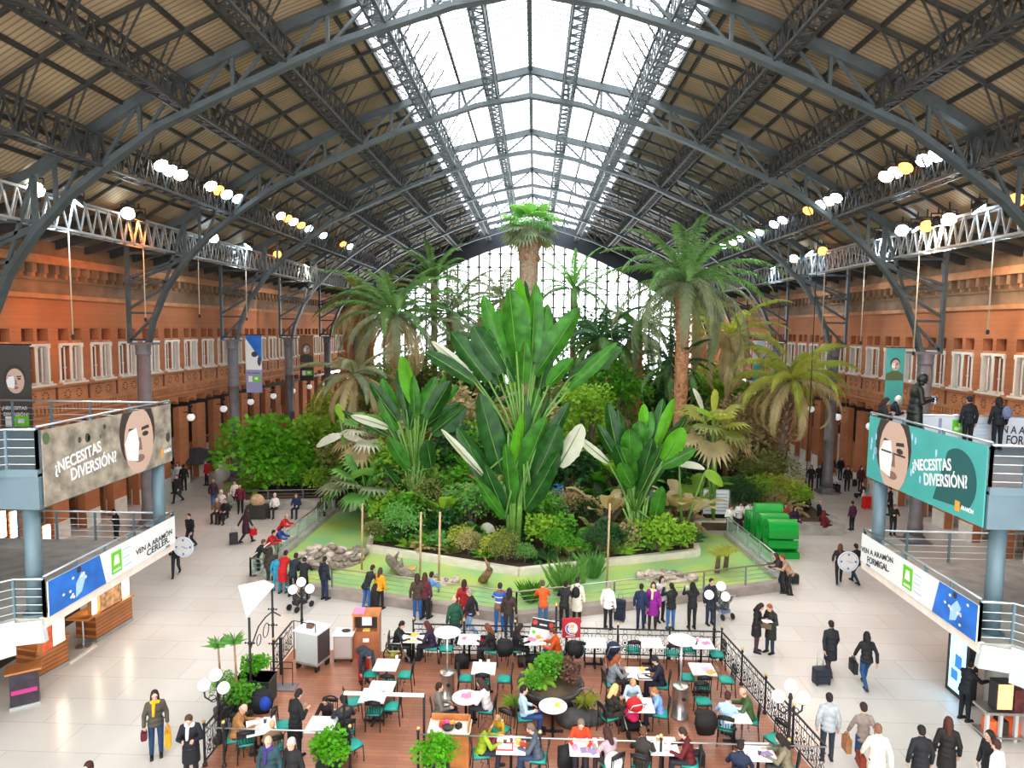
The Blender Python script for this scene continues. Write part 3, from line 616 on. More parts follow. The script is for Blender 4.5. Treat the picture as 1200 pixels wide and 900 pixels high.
UL=[(189,194,'w'),(200,200,'c'),(212,205,'w'),(247,218,'w'),(256,223,'o'),(266,228,'c'),(279,233,'c'),(329,253,'w'),(337,256,'o'),(344,260,'w'),(353,264,'o'),(362,268,'c'),(379,276,'c'),(402,286,'o'),(410,289,'w')]
LL=[(42,222,'w'),(90,236,'c'),(150,250,'w'),(163,255,'o'),(250,279,'c'),(291,289,'c'),(325,298,'o'),(360,310,'w')]
UR=[(1083,188,'c'),(1097,182,'c'),(1061,197,'o'),(1049,202,'w'),(1038,207,'w'),(980,232,'c'),(971,236,'w'),(962,240,'w'),(947,247,'o'),(917,258,'c'),(907,263,'c'),(890,272,'c'),(880,276,'w'),(868,280,'c'),(859,284,'w'),(848,288,'c')]
LR=[(1190,235,'o'),(1147,245,'c'),(1112,257,'w'),(1099,261,'w'),(1086,265,'o'),(1075,267,'w'),(1057,270,'c'),(1031,277,'c'),(964,294,'o'),(948,297,'c'),(930,303,'w'),(905,312,'c')]
for L_,X,s_,row,sd in ((UL,XC-XU+.45,-1,'upper','left'),(LL,XC-XL+.45,-1,'lower','left'),(UR,XC+XU-.45,1,'upper','right'),(LR,XC+XL-.45,1,'lower','right')):
    for i,(px,py,c) in enumerate(L_):
        p=atx(px,py,X)
        aim=(-2*s_*-1*0+s_*3,p.y-8,2) if row=='upper' else ((XC+s_*23.2,p.y+(-3 if i%4==1 else 3),8.5) if i%2 else (XC+s_*9,p.y-16,4))
        flood(px,py,X,c,aim,FLOOD*((5.5 if i%2 else 1.5) if row=='lower' else 1.5),sd,row)
for px,y0,y1,X in ((77,200,392,-19.3),(165,212,372,-19.3),(232,300,368,-19.3),(288,320,372,-19.3),(1168,236,386,18.6),(1078,290,412,18.6),(1014,300,400,18.6),(967,310,395,18.6)):
    X=XC+(18.34 if X>0 else -18.34); a_=atx(px,y0,X); z1=atx(px,y1,X).z; a_.z=14.6; b=M(); b.tube([(0,0,0),(0,0,z1-a_.z)],.03,6)
    sd='left' if X<0 else 'right'; rank={77:'nearest',165:'second',232:'third',288:'farthest',1168:'nearest',1078:'second',1014:'third',967:'farthest'}[px]
    t=thing('hanging_cable','%s long pale cable hanging down beside the %s facade'%(rank,sd),'cable',a_,0,'hanging cables'); b.build('cable',mat('pale_cable',(.55,.42,.28),.5),t,True)
    b=M(); b.lathe([(.02,0),(.07,-.06),(.05,-.2)],8,(0,0,z1-a_.z)); b.build('weight',m_iron,t)
# white globe wall lamps on the arcade
for sd,cs,xw in (('left',CL[0],XC-23.2),('right',CRt[0],XC+23.2)):
    s_=-1 if xw<0 else 1; k=0
    for i,c in enumerate(cs):
        if c<34 or i%2: continue
        k+=1; t=thing('wall_lamp','white globe lamp between the arches of the %s facade'%sd,'wall lamp',(xw-s_*.5,c+PIT/2,4.6),0,'globe wall lamps of the %s facade'%sd)
        b=M(); b.ell((0,0,0),.26,14,10); b.build('globe',m_globe,t,True); b=M(); b.lathe([(.1,.22),(.12,.3),(.03,.36)],10); b.beam((0,0,.34),(s_*.5,0,.34),.05); b.ell((0,0,.75),.14,10,8); b.beam((0,0,.3),(0,0,.65),.04); b.build('bracket',m_iron,t)
# ================================================================ pond and garden
rg=random.Random(11)
vL,vM,vR=at(294,685),at(605,729),at(920,690)
m_duck=mat('duckweed_water',(.30,.58,.16),.35,noise=.5,nscale=.45,sub=(.22,.52,.22)); 
nt=m_duck.node_tree
n1=[n for n in nt.nodes if n.type=='MIX'][0]; n1.inputs[7].default_value=(.50,.60,.12,1)
PR,PL=10.2,-11.5
pond=[(vL.x,vL.y),(vM.x,vM.y),(vR.x,vR.y),(PR,34.4),(7.5,35.8),(-8,38.0),(PL,37.2)]
b=M(); b.prism(pond,0,.13); tag(b.build('pond_water',m_duck),'still green duckweed covered water of the turtle pond','pond',None,'structure')
def kerbseg(p,q,w,h,label,m,name='kerb'):
    b=M(); b.beam((p[0],p[1],h/2),(q[0],q[1],h/2),w,h); return tag(b.build(name,m),label,'kerb')
for i,(p,q,l_) in enumerate(((pond[0],pond[1],'brown stone kerb along the left front side of the pond'),(pond[1],pond[2],'brown stone kerb along the right front side of the pond'),(pond[2],pond[3],'stone kerb along the right side of the pond beside the green letters'),(pond[6],pond[0],'stone kerb along the left side of the pond'))):
    kerbseg(p,q,.42,.36,l_,m_kerb if i<2 else m_concrete)
m_glass=bpy.data.materials.new('pale_green_glass'); m_glass.use_nodes=True; nt=m_glass.node_tree; pb=nt.nodes['Principled BSDF']; pb.inputs['Base Color'].default_value=(.72,.85,.78,1); pb.inputs['Roughness'].default_value=.15
tb=nt.nodes.new('ShaderNodeBsdfTransparent'); tb.inputs[0].default_value=(.86,.95,.9,1); ms=nt.nodes.new('ShaderNodeMixShader'); ms.inputs[0].default_value=.28; nt.links.new(tb.outputs[0],ms.inputs[1]); nt.links.new(pb.outputs[0],ms.inputs[2]); nt.links.new(ms.outputs[0],nt.nodes['Material Output'].inputs[0])
def pondrail(p,q,label,glass):
    t=thing('pond_railing',label,'railing'); L=math.hypot(q[0]-p[0],q[1]-p[1]); n=max(2,round(L/(1.3 if glass else 1.9)))
    P=lambda f,z:(p[0]+(q[0]-p[0])*f,p[1]+(q[1]-p[1])*f,z)
    b=M(); b.tube([P(0,1.15),P(1,1.15)],.032,8); b.build('top_rail',m_chrome if glass else mat('bronze_rail',(.42,.36,.30),.35,.6),t,True)
    b=M()
    for z in ((.6,.78,.96) if not glass else (.5,1.02)): b.tube([P(0,z),P(1,z)],.012,6)
    b.build('wires',m_chrome,t)
    for i in range(n+1):
        b=M(); x,y,z=P(i/n,.75); b.cbox((x,y,z),(.06,.06,.8)); b.build('post',m_chrome if glass else m_column,t)
    if glass:
        for i in range(n):
            a,c=P((i+.06)/n,0),P((i+.94)/n,0); b=M(); b.beam((a[0],a[1],.72),(c[0],c[1],.72),.02,.62); b.build('glass_panel',m_glass,t)
pondrail(pond[0],pond[1],'bronze railing on the left front kerb of the pond',False); pondrail(pond[1],pond[2],'bronze railing on the right front kerb of the pond',False)
pondrail(pond[2],pond[3],'glass railing along the right side of the pond',True); pondrail(pond[6],pond[0],'glass railing along the left side of the pond',True)
# planting beds
iL,iM,iR=at(433,647,.1),at(608,675,.1),at(817,652,.1)
isl=[(iL.x,iL.y),(iM.x,iM.y),(iR.x,iR.y),(8.6,36),(-9.0,38)]
b=M(); b.prism(isl,0,.4); tag(b.build('planting_bed',m_soil),'dark soil bed of the island at the front of the palm garden','planting bed',None,'structure')
b=M()
for p,q in zip(isl[:2],isl[1:3]): b.beam((p[0],p[1],.22),(q[0],q[1],.22),.28,.46)
b.beam((*isl[4],.22),(*isl[0],.22),.28,.46); b.beam((*isl[2],.22),(*isl[3],.22),.28,.46); tag(b.build('bed_wall',m_cream),'low pale stone wall around the island bed inside the pond','low wall')
bed=[(-18.0,38.0),(-11.7,38.9),(9,36.4),(9.2,35.7),(16.5,35.7),(17.3,48),(16,77),(-16,77),(-18.5,48)]
b=M(); b.prism(bed,0,.42); tag(b.build('planting_bed',m_soil),'long soil bed of the palm garden reaching back to the far gable','planting bed',None,'structure')
kerbseg((-18.0,37.7),(-11.8,38.8),.6,.5,'pale kerb seat in front of the bright green tree on the left',m_concrete); kerbseg((11.4,35.6),(16.5,35.6),.8,.5,'grey concrete kerb seat of the planter beside the green letters',m_concrete); kerbseg((16.6,35.6),(17.3,48),.5,.5,'grey kerb along the right edge of the palm garden',m_concrete); kerbseg((-18.0,37.7),(-18.5,48),.5,.5,'grey kerb along the left edge of the palm garden',m_concrete)
railing('dark metal railing behind the kerb seat in front of the bright green tree',[(-17.8,38.2),(-11.8,39.3)],.3,.7,3,2.0,None,m_column)
# ---- leaves
def pinnate(L,el,droop,nl=30,ll=.55,w=.06,hang=.35,seed=0):
    r=random.Random(seed); b=M(); n=12; pts=[]; x=z=0; a=el
    for i in range(n+1):
        pts.append(Vector((x,0,z))); x+=L/n*math.cos(a); z+=L/n*math.sin(a); a-=droop/n*(.5+1.2*i/n)
    b.tube(pts,[.045*(1-.8*i/n) for i in range(n+1)],4)
    for i in range(nl):
        t=.12+.88*i/nl; k=min(n-1,int(t*n)); f=t*n-k; p=pts[k].lerp(pts[k+1],f); tg=(pts[k+1]-pts[k]).normalized()
        l=ll*math.sin(PI*(.18+.78*t))*r.uniform(.85,1.1)
        for s in (-1,1):
            up=tg.cross(Vector((0,s,0)))*s*-1
            d=(tg*.75+Vector((0,s*.9,0))+Vector((0,0,-hang))+Vector((r.uniform(-.1,.1),0,r.uniform(-.12,.12)))).normalized()
            m1=p+d*l*.5+Vector((0,0,.02)); e=p+d*l+Vector((0,0,-hang*l*.4)); wv=tg*w
            b.add([p-wv*.4,p+wv*.4,m1+wv*.55,e,m1-wv*.55],[(0,1,2,3,4)])
    return b
def fanleaf(L,rad,seed=0,el=.6,droop=.3):
    r=random.Random(seed); b=M(); tip=Vector((L*math.cos(el),0,L*math.sin(el))); b.tube([(0,0,0),tip*.5+Vector((0,0,.05)),tip],.025,4)
    d=Vector((math.cos(el-droop),0,math.sin(el-droop))); n=Vector((0,1,0))
    for i in range(17):
        a=-2.0+4.0*i/16; dr=(d*math.cos(a)+n*math.sin(a)); l=rad*(.75+.3*math.cos(a))*r.uniform(.92,1.05); sd=(-d*math.sin(a)+n*math.cos(a))
        m1=tip+dr*l*.6; e=tip+dr*l+Vector((0,0,-.25*l)); wv=sd*(l*.085)
        b.add([tip,m1+wv,e,m1-wv],[(0,1,2,3)])
    return b
def paddle(p0,p1,bend,w,tb=.42,nrm=None,fold=.25,seed=0,b=None,b2=None):
    "banana-like leaf from p0 (foot of its stalk) to p1 (tip); bend moves the middle; tb where the blade starts"
    p0,p1=Vector(p0),Vector(p1); mid=(p0+p1)/2+Vector(bend); n=16
    B=lambda t:(p0*(1-t)**2+mid*2*t*(1-t)+p1*t*t)
    st=b or M(); bl=b2 or M(); ts=[tb*i/6 for i in range(7)]
    st.tube([B(t) for t in ts],[.07*w*2*(1-.5*t)+.02 for t in ts],6)
    vs=[]; fs=[]; r=random.Random(seed)
    nrm=Vector(nrm or (0,-1,0))
    for i in range(n+1):
        u=i/n; t=tb+(1-tb)*u; p=B(t); tg=(B(min(1,t+.01))-B(max(0,t-.01))).normalized()
        sd=tg.cross(nrm); sd=sd.normalized() if sd.length>1e-4 else Vector((1,0,0)); nn=sd.cross(tg)
        ww=w*(math.sin(PI*min(1,.06+u*.93))**.55)*(1-.12*u)*(1+.04*r.uniform(-1,1))
        if i==n: ww=.02
        vs+=[p+sd*ww-nn*ww*fold*(.6+.4*r.random()),p+sd*ww*.5-nn*ww*fold*.35,p,p-sd*ww*.5-nn*ww*fold*.35,p-sd*ww-nn*ww*fold*(.6+.4*r.random())]
    for i in range(n):
        for j in range(4): fs.append((i*5+j,i*5+j+1,i*5+6+j,i*5+5+j))
    bl.add(vs,fs); return st,bl
m_rib=mat('pale_leaf_rib',(.17,.36,.07),.5,trans=.2)
def traveller(label,base,Y,leaves,conv,stemr,nx=13):
    bp=aty(base[0],base[1],Y); bp.z=max(.45,min(bp.z,.5)); t=thing('giant_traveller_palm',label,'palm',bp,0)
    cv=aty(conv[0],conv[1],Y)-bp
    b=M(); nst=13
    for i in range(nst):
        a=(i-(nst-1)/2)/nst; q=rg.uniform(-.22,.22); b.tube([Vector((a*stemr*1.2,q,-.02)),Vector((a*stemr*1.7,q,cv.z*.45)),cv+Vector((a*stemr*3.6,q*1.4,rg.uniform(-.2,.5)))],[stemr*.26,stemr*.2,stemr*.12],7)
    b.build('leaf_stalks',mat('green_leaf_stalk',(.16,.34,.06),.5,noise=.4,nscale=3,trans=.1),t,True)
    for j in range(nx):
        tx,ty,bx,by,wpx,m,dy=leaves[rg.randrange(len(leaves))]; leaves=leaves+[(tx+rg.uniform(-16,16),ty+rg.uniform(-6,26),bx+rg.uniform(-4,4),by+rg.uniform(0,14),wpx*rg.uniform(.7,.95),rg.choice([L_ban,L_band,L_band,m]),dy+rg.choice([-.7,.8,1.2]))]
    for i,(tx,ty,bx,by,wpx,m,dy) in enumerate(leaves):
        w=wpx*Y/F/2*1.3; tip=aty(tx,ty,Y+dy)-bp; bb=aty(bx,by,Y+dy*.45)-bp; st0=cv+Vector(((bb.x-cv.x)*.15,dy*.1,-.3))
        stalk=M(); stalk.tube([st0,(st0+bb)/2+Vector(((bb.x-st0.x)*-.06,0,.05)),bb],[.07,.055,.045],6)
        d=(tip-bb); o=Vector((d.x*.12 if abs(d.x)>.3 else 0,-.15,-abs(d.x)*.0+.12*abs(d.x)))
        nr=Vector((rg.uniform(-.85,.85),-1,rg.uniform(-.1,.4)))
        _,bl=paddle(bb,tip,o*.6,w,.0,nr,.5,i)
        lf=bl.build('leaf',m,t,True); stalk.build('stalk',m_rib,lf,True)
        rib=M(); q=[bb+(tip-bb)*f+o*.6*2*f*(1-f)+Vector((0,-.015,0)) for f in (0,.25,.5,.75,.97)]; rib.tube(q,[.03,.026,.02,.014,.006],4); rib.build('midrib',m_rib,lf,True)
    return t
A,Bd,Cb,P_=L_ban,L_band,L_bright,L_pale
traveller('tallest traveller palm at the centre with huge upright paddle leaves',(602,660),31,[
 (606,324,611,440,22,Cb,.5),(597,338,605,412,31,A,-.4),(628,331,623,424,18,A,.2),(642,356,626,427,19,A,.5),(680,360,627,440,24,A,.6),(729,407,668,443,17,Bd,.3),(672,420,643,452,18,A,-.3),(566,346,591,420,17,A,.6),(554,382,589,437,23,Bd,.1),(528,388,573,447,21,Bd,.5),(506,400,553,438,9,P_,.9),(498,412,556,448,15,Bd,.2),(650,372,632,455,16,Bd,1.0),(583,360,602,440,15,A,1.1),(615,400,613,450,14,A,-.8),
 (562,460,589,556,24,Bd,-.5),(577,470,597,560,18,Bd,.6),(613,484,601,558,14,Cb,-.9),(640,488,610,563,25,A,-.4),(655,498,621,573,27,Bd,-.7),(655,530,624,578,18,Bd,-1.1),(682,497,655,546,21,P_,-.6),(517,503,566,557,8,P_,-.8),(548,520,575,570,12,Bd,-.3),(628,455,617,530,15,A,.7),(536,500,586,576,20,Bd,-.3),(592,520,599,590,17,A,-1.0),(645,548,615,598,19,Bd,-1.2),(568,545,593,604,15,Bd,-1.1),(668,470,628,545,16,Bd,.4)],(613,512),.42)
traveller('traveller palm left of the tallest one with dark paddle leaves',(485,618),35,[
 (471,416,488,476,16,Cb,.2),(467,432,476,480,12,Bd,.6),(448,443,467,490,15,A,.2),(444,464,465,505,11,A,-.4),(511,441,491,484,16,A,.3),(528,446,501,492,18,Bd,.1),(546,476,506,508,20,Bd,-.3),(500,516,506,548,18,Bd,-.7),(411,487,455,501,9,P_,-.3),(538,452,498,488,12,A,.8),(484,440,486,490,12,A,-.2),(455,512,478,550,14,A,-.8),(520,560,495,590,13,Bd,-.9),(448,545,478,585,13,Bd,-.9),(430,575,470,600,12,Bd,-.5)],(486,548),.36)
traveller('traveller palm right of the tallest one with two upright leaf fans',(746,640),31.6,[
 (712,472,723,527,15,Bd,.4),(699,497,728,547,13,Bd,.2),(724,480,729,517,12,Bd,.5),(737,503,739,552,23,A,-.7),(750,493,748,522,17,A,-.2),(754,473,752,502,11,Cb,.5),(763,482,757,517,11,A,.3),(777,467,768,517,13,Bd,.6),(790,467,770,522,12,Cb,.2),(801,501,777,540,19,Cb,-.3),(815,526,775,547,14,A,-.4),(765,514,748,572,17,Bd,-.9),(678,513,713,542,9,P_,-.6),(776,570,766,612,14,A,-.9),(727,525,738,575,15,Bd,.2),(806,486,778,530,12,Bd,.3)],(744,590),.36)
# ---- palms with fronds
FM={}
def fmesh(k,fn,m):
    if (k,m.name) not in FM: FM[(k,m.name)]=fn().mesh('frond',m)
    return FM[(k,m.name)]
def palm(label,px,py,Y,L,n,tr,ms,trunkm,elr=(1.35,-.5),droop=1.7,ll=.6,base=None,lean=None,fan=False,skirt=False,hang=.35,name='date_palm'):
    c=aty(px,py,Y); bx=aty(lean,py,Y).x if lean else c.x; t=thing(name,label,'palm',(bx,Y,.4)); top=Vector((c.x-bx,0,c.z-.4))
    b=M(); k=14; pts=[Vector((top.x*(i/k)**1.6,0,top.z*i/k)) for i in range(k+1)]; b.tube(pts,[tr*(1.35 if i==0 else 1+.12*(i%2))*(1.15 if i>k-3 else 1) for i in range(k+1)],10)
    b.build('trunk',trunkm,t,True)
    if not fan and tr>.25:
        b=M()
        for i in range(60):
            z=top.z*(.45+.55*i/60); f=(z/top.z)**1.6; a=i*2.4; r0=tr*1.02; p=Vector((top.x*f+r0*math.cos(a),r0*math.sin(a),z)); b.beam(p,p+Vector((.22*math.cos(a),.22*math.sin(a),.26)),.13,.04)
        b.build('leaf_bases',m_obark,t)['kind']='stuff'
    if skirt:
        b=M(); 
        for i in range(46):
            a=i*2.4; z=top.z-.3-1.9*rg.random(); p=Vector((top.x+tr*math.cos(a),tr*math.sin(a),z)); b.beam(p,p+Vector((.3*math.cos(a),.3*math.sin(a),-.65)),.16,.03)
        b.build('dead_leaf_skirt',m_obark,t)['kind']='stuff'
    for i in range(n):
        f=i/(n-1); el=elr[0]+(elr[1]-elr[0])*f**.8; az=i*2.39996+rg.uniform(-.2,.2); q=min(3,int(f*4)); m=ms[min(len(ms)-1,int(f*len(ms)))]
        e0=elr[0]+(elr[1]-elr[0])*((q+.5)/4)**.8
        if fan: me=fmesh(('fan',q,L),lambda: fanleaf(L*.55,L*.55,q,e0),m)
        else: me=fmesh(('pin',q,L,droop,ll,e0),lambda: pinnate(L,e0,droop*(.75+.12*q),38,ll,.11,hang,q),m)
        place(me,'frond',t,top+Vector((0,0,rg.uniform(-.1,.15))),(rg.uniform(-.15,.15),(e0-el)*.8,az),rg.uniform(.85,1.1))
    return t
palm('fan palm with a thick shaggy trunk rising highest against the skylight end',620,268,50,2.5,30,.62,[L_fan,L_fan,L_grey],mat('tan_fibrous_bark',(.42,.30,.20),.9,noise=.4,nscale=6,bump=.6),(1.4,-.5),fan=True,skirt=True,name='fan_palm')
palm('large date palm with an orange trunk and grey-green crown right of the centre',802,332,42,6.6,46,.40,[L_palm,L_palm,L_grey,L_grey],m_obark,(1.4,-.55),1.9,.75)
palm('date palm with an orange trunk and drooping dry fronds on the left',463,370,47,6.2,40,.34,[L_palm,L_palm,L_grey,L_dry],m_obark,(1.4,-.75),2.0,.7)
palm('grey-green palm with arching fronds behind the left date palm',528,368,57,6.0,34,.30,[L_grey,L_palm,L_grey],m_bark,(1.3,-.3),1.8,.7)
palm('slender palm with upright curled fronds seen against the roof on the left',508,330,60,5.2,20,.22,[L_palm,L_palm],m_bark,(1.45,.4),2.0,.5)
palm('slim palm with a few spiky upright fronds right of the central plant',672,340,58,4.8,20,.2,[L_fan,L_palm],m_bark,(1.45,-.1),1.5,.5)
palm('blue-green palm with an orange trunk between the centre and the large date palm',748,388,52,5.0,34,.32,[L_palm,L_grey],m_obark,(1.2,-.6),1.8,.6)
palm('dry yellow palm with hanging straw-coloured fronds behind the large date palm',856,392,46,4.8,34,.2,[L_yel,L_dry,L_dry],m_bark,(1.1,-.9),2.0,.6)
palm('low arching palm with yellow-green fronds at the right edge of the garden',928,446,42,5.0,26,.3,[L_yel,L_yel,L_dry],m_dbark,(1.2,-.3),2.3,.7,lean=918,hang=.7)
palm('small fan palm with pale drooping leaves at the left front of the garden',432,512,38,2.2,18,.14,[L_fan,L_pale,L_dry],m_bark,(1.2,-.5),fan=True,name='fan_palm')
palm('low fan palm with spiky leaves near the left pond wall',428,575,35.5,2.4,20,.13,[L_fan,L_grey,L_fan],m_bark,(1.2,-.2),fan=True,name='fan_palm')
palm('fan palm with yellowing leaves left of the dry yellow palm',834,505,37,2.4,18,.16,[L_yel,L_olive,L_dry],m_dbark,(1.1,-.6),fan=True,name='fan_palm')
palm('grey drooping palm far left in front of the gable',590,352,66,5.0,26,.25,[L_grey,L_olive],m_bark,(1.3,-.4),1.8,.8)
palm('tall olive palm at the left behind the first date palm',430,360,56,5.2,28,.25,[L_olive,L_dry],m_bark,(1.3,-.5),1.9,.8)
palm('short feathery palm behind the right traveller palm',790,430,44,3.2,20,.2,[L_dk,L_palm],m_dbark,(1.2,-.5),1.8,.5)
palm('short grey palm low between the date palms on the left',415,440,42,4.2,24,.2,[L_grey,L_dry],m_bark,(.9,-.7),1.8,.6)
palm('feathery palm low behind the central traveller palm on its left',560,398,50,4.4,28,.2,[L_grey,L_palm],m_bark,(1.2,-.5),1.8,.6)
palm('feathery palm low behind the central traveller palm on its right',705,398,49,4.4,28,.2,[L_dk,L_palm],m_bark,(1.2,-.5),1.8,.6)
# ---- shrubs and trees
def leafcloud(blobs,n,ls,seed,wd=.42):
    r=random.Random(seed); b=M(); tot=sum(q[1][0]*q[1][1] for q in blobs)
    for c,rad in blobs:
        c=Vector(c)
        for i in range(int(n*rad[0]*rad[1]/tot)):
            d=Vector((r.gauss(0,1),r.gauss(0,1),r.gauss(0,1))).normalized(); 
            if d.z<-.5: d.z*=-.4
            k=r.uniform(.55,1.05)**.5; p=c+Vector((d.x*rad[0],d.y*rad[1],d.z*rad[2]))*k
            ax=(d*.7+Vector((r.uniform(-.6,.6),r.uniform(-.6,.6),r.uniform(-.7,.3)))).normalized(); sd=ax.cross(Vector((r.uniform(-1,1),r.uniform(-1,1),1))).normalized(); up=sd.cross(ax)
            l=ls*r.uniform(.7,1.25); m=p+ax*l*.5+up*l*.1
            b.add([p,m+sd*l*wd,p+ax*l,m-sd*l*wd],[(0,1,2,3)])
    return b
def blobs(r,w,h,n): return [((r.uniform(-w,w)*.6,r.uniform(-w,w)*.6,h*r.uniform(.35,.8)),(w*r.uniform(.4,.6),w*r.uniform(.4,.6),h*r.uniform(.22,.34))) for _ in range(n)]
def branches(r,w,h,n):
    b=M()
    for i in range(n):
        a=r.uniform(0,6.28); b.tube([(0,0,0),(w*.15*math.cos(a),w*.15*math.sin(a),h*.35),(w*.5*math.cos(a),w*.5*math.sin(a),h*.72)],[.09*h/4+.02,.06*h/4+.015,.02],6)
    return b
PRT={}
V_=lambda x,y: Vector((x,y,0))
def proto(kind):
    if kind in PRT: return PRT[kind]
    r=random.Random(hash(kind)%1000 if 0 else sum(map(ord,kind)))
    if kind=='bush': v=[('foliage',leafcloud(blobs(r,1.0,1.6,9),900,.2,1)),('stems',branches(r,1,1.6,6))]
    elif kind=='fine_bush': v=[('foliage',leafcloud(blobs(r,1.0,1.8,10),1500,.12,2,.3)),('stems',branches(r,1,1.7,7))]
    elif kind=='tree': v=[('foliage',leafcloud(blobs(r,1.0,2.2,14),1500,.17,3)),('trunk',branches(r,.9,2.0,7))]
    elif kind=='broad':
        st,bl=M(),M()
        for i in range(15):
            a=i*2.4; e=r.uniform(.4,1.2); L=r.uniform(.9,1.5); tip=(L*math.cos(a)*math.cos(e*.8),L*math.sin(a)*math.cos(e*.8),.25+L*math.sin(e)*.8); paddle((0,0,0),tip,(0,0,.45*L),.2,.35,(math.cos(a),math.sin(a),-1.2),.2,i,st,bl)
        v=[('leaves',bl),('stalks',st)]
    elif kind=='fern':
        b=M()
        for i in range(16):
            q=pinnate(1.3*r.uniform(.8,1.1),r.uniform(.5,1.2),1.6,22,.34,.06,.2,i); q.xform(Matrix.Rotation(i*2.4,4,'Z')); b.add(q.v,q.f)
        v=[('fronds',b),('crown',M().lathe([(.12,0),(.16,.15),(.08,.3)],8))]
    elif kind=='blade':
        b=M()
        for i in range(40):
            a=i*2.4; L=r.uniform(.7,1.3); e=r.uniform(.5,1.35); d=Vector((math.cos(a)*math.cos(e),math.sin(a)*math.cos(e),math.sin(e))); sd=Vector((-math.sin(a),math.cos(a),0))*.035
            m=d*L*.55; tp=d*L+Vector((math.cos(a),math.sin(a),-1))*L*.22; b.add([-sd*.6,sd*.6,m+sd,tp,m-sd],[(0,1,2,3,4)])
        v=[('leaves',b),('crown',M().lathe([(.1,0),(.12,.15),(.05,.25)],8))]
    elif kind=='grass':
        b=M()
        for i in range(230):
            a=i*2.4; L=r.uniform(.55,1.25); e=r.uniform(1.0,1.52); o=V_(r.uniform(-.3,.3),r.uniform(-.3,.3)); d=Vector((math.cos(a)*math.cos(e),math.sin(a)*math.cos(e),math.sin(e))); sd=Vector((-math.sin(a),math.cos(a),0))*.008
            m=o+d*L*.6; tp=o+d*L+Vector((math.cos(a),math.sin(a),-1))*L*.1; b.add([o-sd*.6,o+sd*.6,m+sd,tp,m-sd],[(0,1,2,3,4)])
            for q in range(5): an=q*1.25; u=Vector((math.cos(an),math.sin(an),.2))*.11; b.add([tp,tp+u*.5+sd*.4,tp+u,tp+u*.5-sd*.4],[(0,1,2,3)])
        v=[('leaves',b),('crown',M().lathe([(.25,0),(.22,.06),(.1,.1)],8))]
    v=[(n,q.mesh(n,L_shrub if i==0 else m_dbark)) for i,(n,q) in enumerate(v)]; PRT[kind]=v; return v
def shrub(kind,x,y,sc,m,name,label,cat='shrub',group=None,z=.42,zs=1):
    t=thing(name,label,cat,(x,y,z),rg.uniform(0,6.28),group)
    for n,me in proto(kind): o=place(me,n,t,scale=(sc,sc,sc*zs)); n in('foliage','leaves','fronds') and setmat(o,m)
    return t
def shrub_px(kind,px,py,Y,hpx,m,name,label,cat='shrub',hk=None):
    p=aty(px,py,Y); hh=hpx*Y/F; k={'bush':1.6,'fine_bush':1.8,'tree':2.2,'broad':1.45,'fern':1.25,'blade':1.2,'grass':1.2}[kind]; return shrub(kind,p.x,Y,hh/k*1.05,m,name,label,cat,None,max(p.z,.1))
# bright tree on the left
def bigtree(label,px,py,Y,rx,rz,n,ls,m,trunk,name='leafy_tree',lean=0):
    c=aty(px,py,Y); t=thing(name,label,'tree',(c.x+lean,Y,.4)); r=random.Random(int(px)); bl=[]
    for i in range(16): a=i*2.4; q=r.uniform(.1,.62); bl.append(((c.x-(c.x+lean)+rx*q*math.cos(a),rx*.7*q*math.sin(a),c.z-.4+rz*r.uniform(-.5,.5)),(rx*.42,rx*.36,rz*.42)))
    leafcloud(bl,n,ls,int(px)).build('foliage',m,t)
    b=M()
    for i in range(5): a=i*1.3; b.tube([(0,0,-.05),(-lean*.4+.2*math.cos(a),.2*math.sin(a),(c.z-.4)*.5),(-lean+rx*.35*math.cos(a),rx*.3*math.sin(a),c.z-.4+.1*rz)],[.2,.12,.04],7)
    b.build('trunk',trunk,t,True); return t
bigtree('broad bright green leafy tree overhanging the kerb seat on the left',325,532,42.5,4.2,2.7,3200,.42,leafm('tree_leaf_lime',(.16,.46,.03),.4,.45,.9),m_bark,lean=-.3)
bigtree('yellow-green tree rising behind the bright green tree on the left',385,485,47,2.6,2.2,1200,.34,L_yel,m_dbark)
bigtree('lime tree between the bright green tree and the left fan palm',372,515,44,2.6,2.4,1300,.36,L_lime,m_dbark)
bigtree('tree draped with olive hanging vines behind the left fan palm',440,470,43,2.2,3.0,2200,.2,L_olive,m_dbark)
bigtree('dark leafy tree seen against the bright gable right of centre',690,395,54,2.6,3.2,2000,.26,L_dk,m_dbark)
bigtree('dark slim column of climbing leaves beside the large date palm',791,410,43,.7,2.4,700,.2,L_dk,m_dbark)
bigtree('brown-green shrubby tree below the low arching palm on the right',895,560,41,2.6,2.1,2600,.2,L_olive,m_dbark)
bigtree('yellow-green bush at the right edge of the garden by the walkway',915,578,39,1.9,1.3,1500,.16,L_yel,m_dbark)
bigtree('straw-coloured dry shrub behind the fan palm with yellowing leaves',870,495,45,2.4,2.2,1600,.22,L_dry,m_dbark)
bigtree('dense mid-green tree filling the left middle of the garden',560,455,52,3.0,3.4,2200,.3,L_dk,m_dbark)
bigtree('dense mid-green tree filling the right middle of the garden',720,450,48,3.2,2.4,2000,.3,L_shrub,m_dbark)
bigtree('lime shrub tree between the tallest plant and its right neighbour',690,475,41,1.9,1.8,1300,.26,L_lime,m_dbark)
bigtree('grey-green tree low in the left part behind the left date palm',490,440,54,3.4,2.6,1900,.3,L_olive,m_dbark)
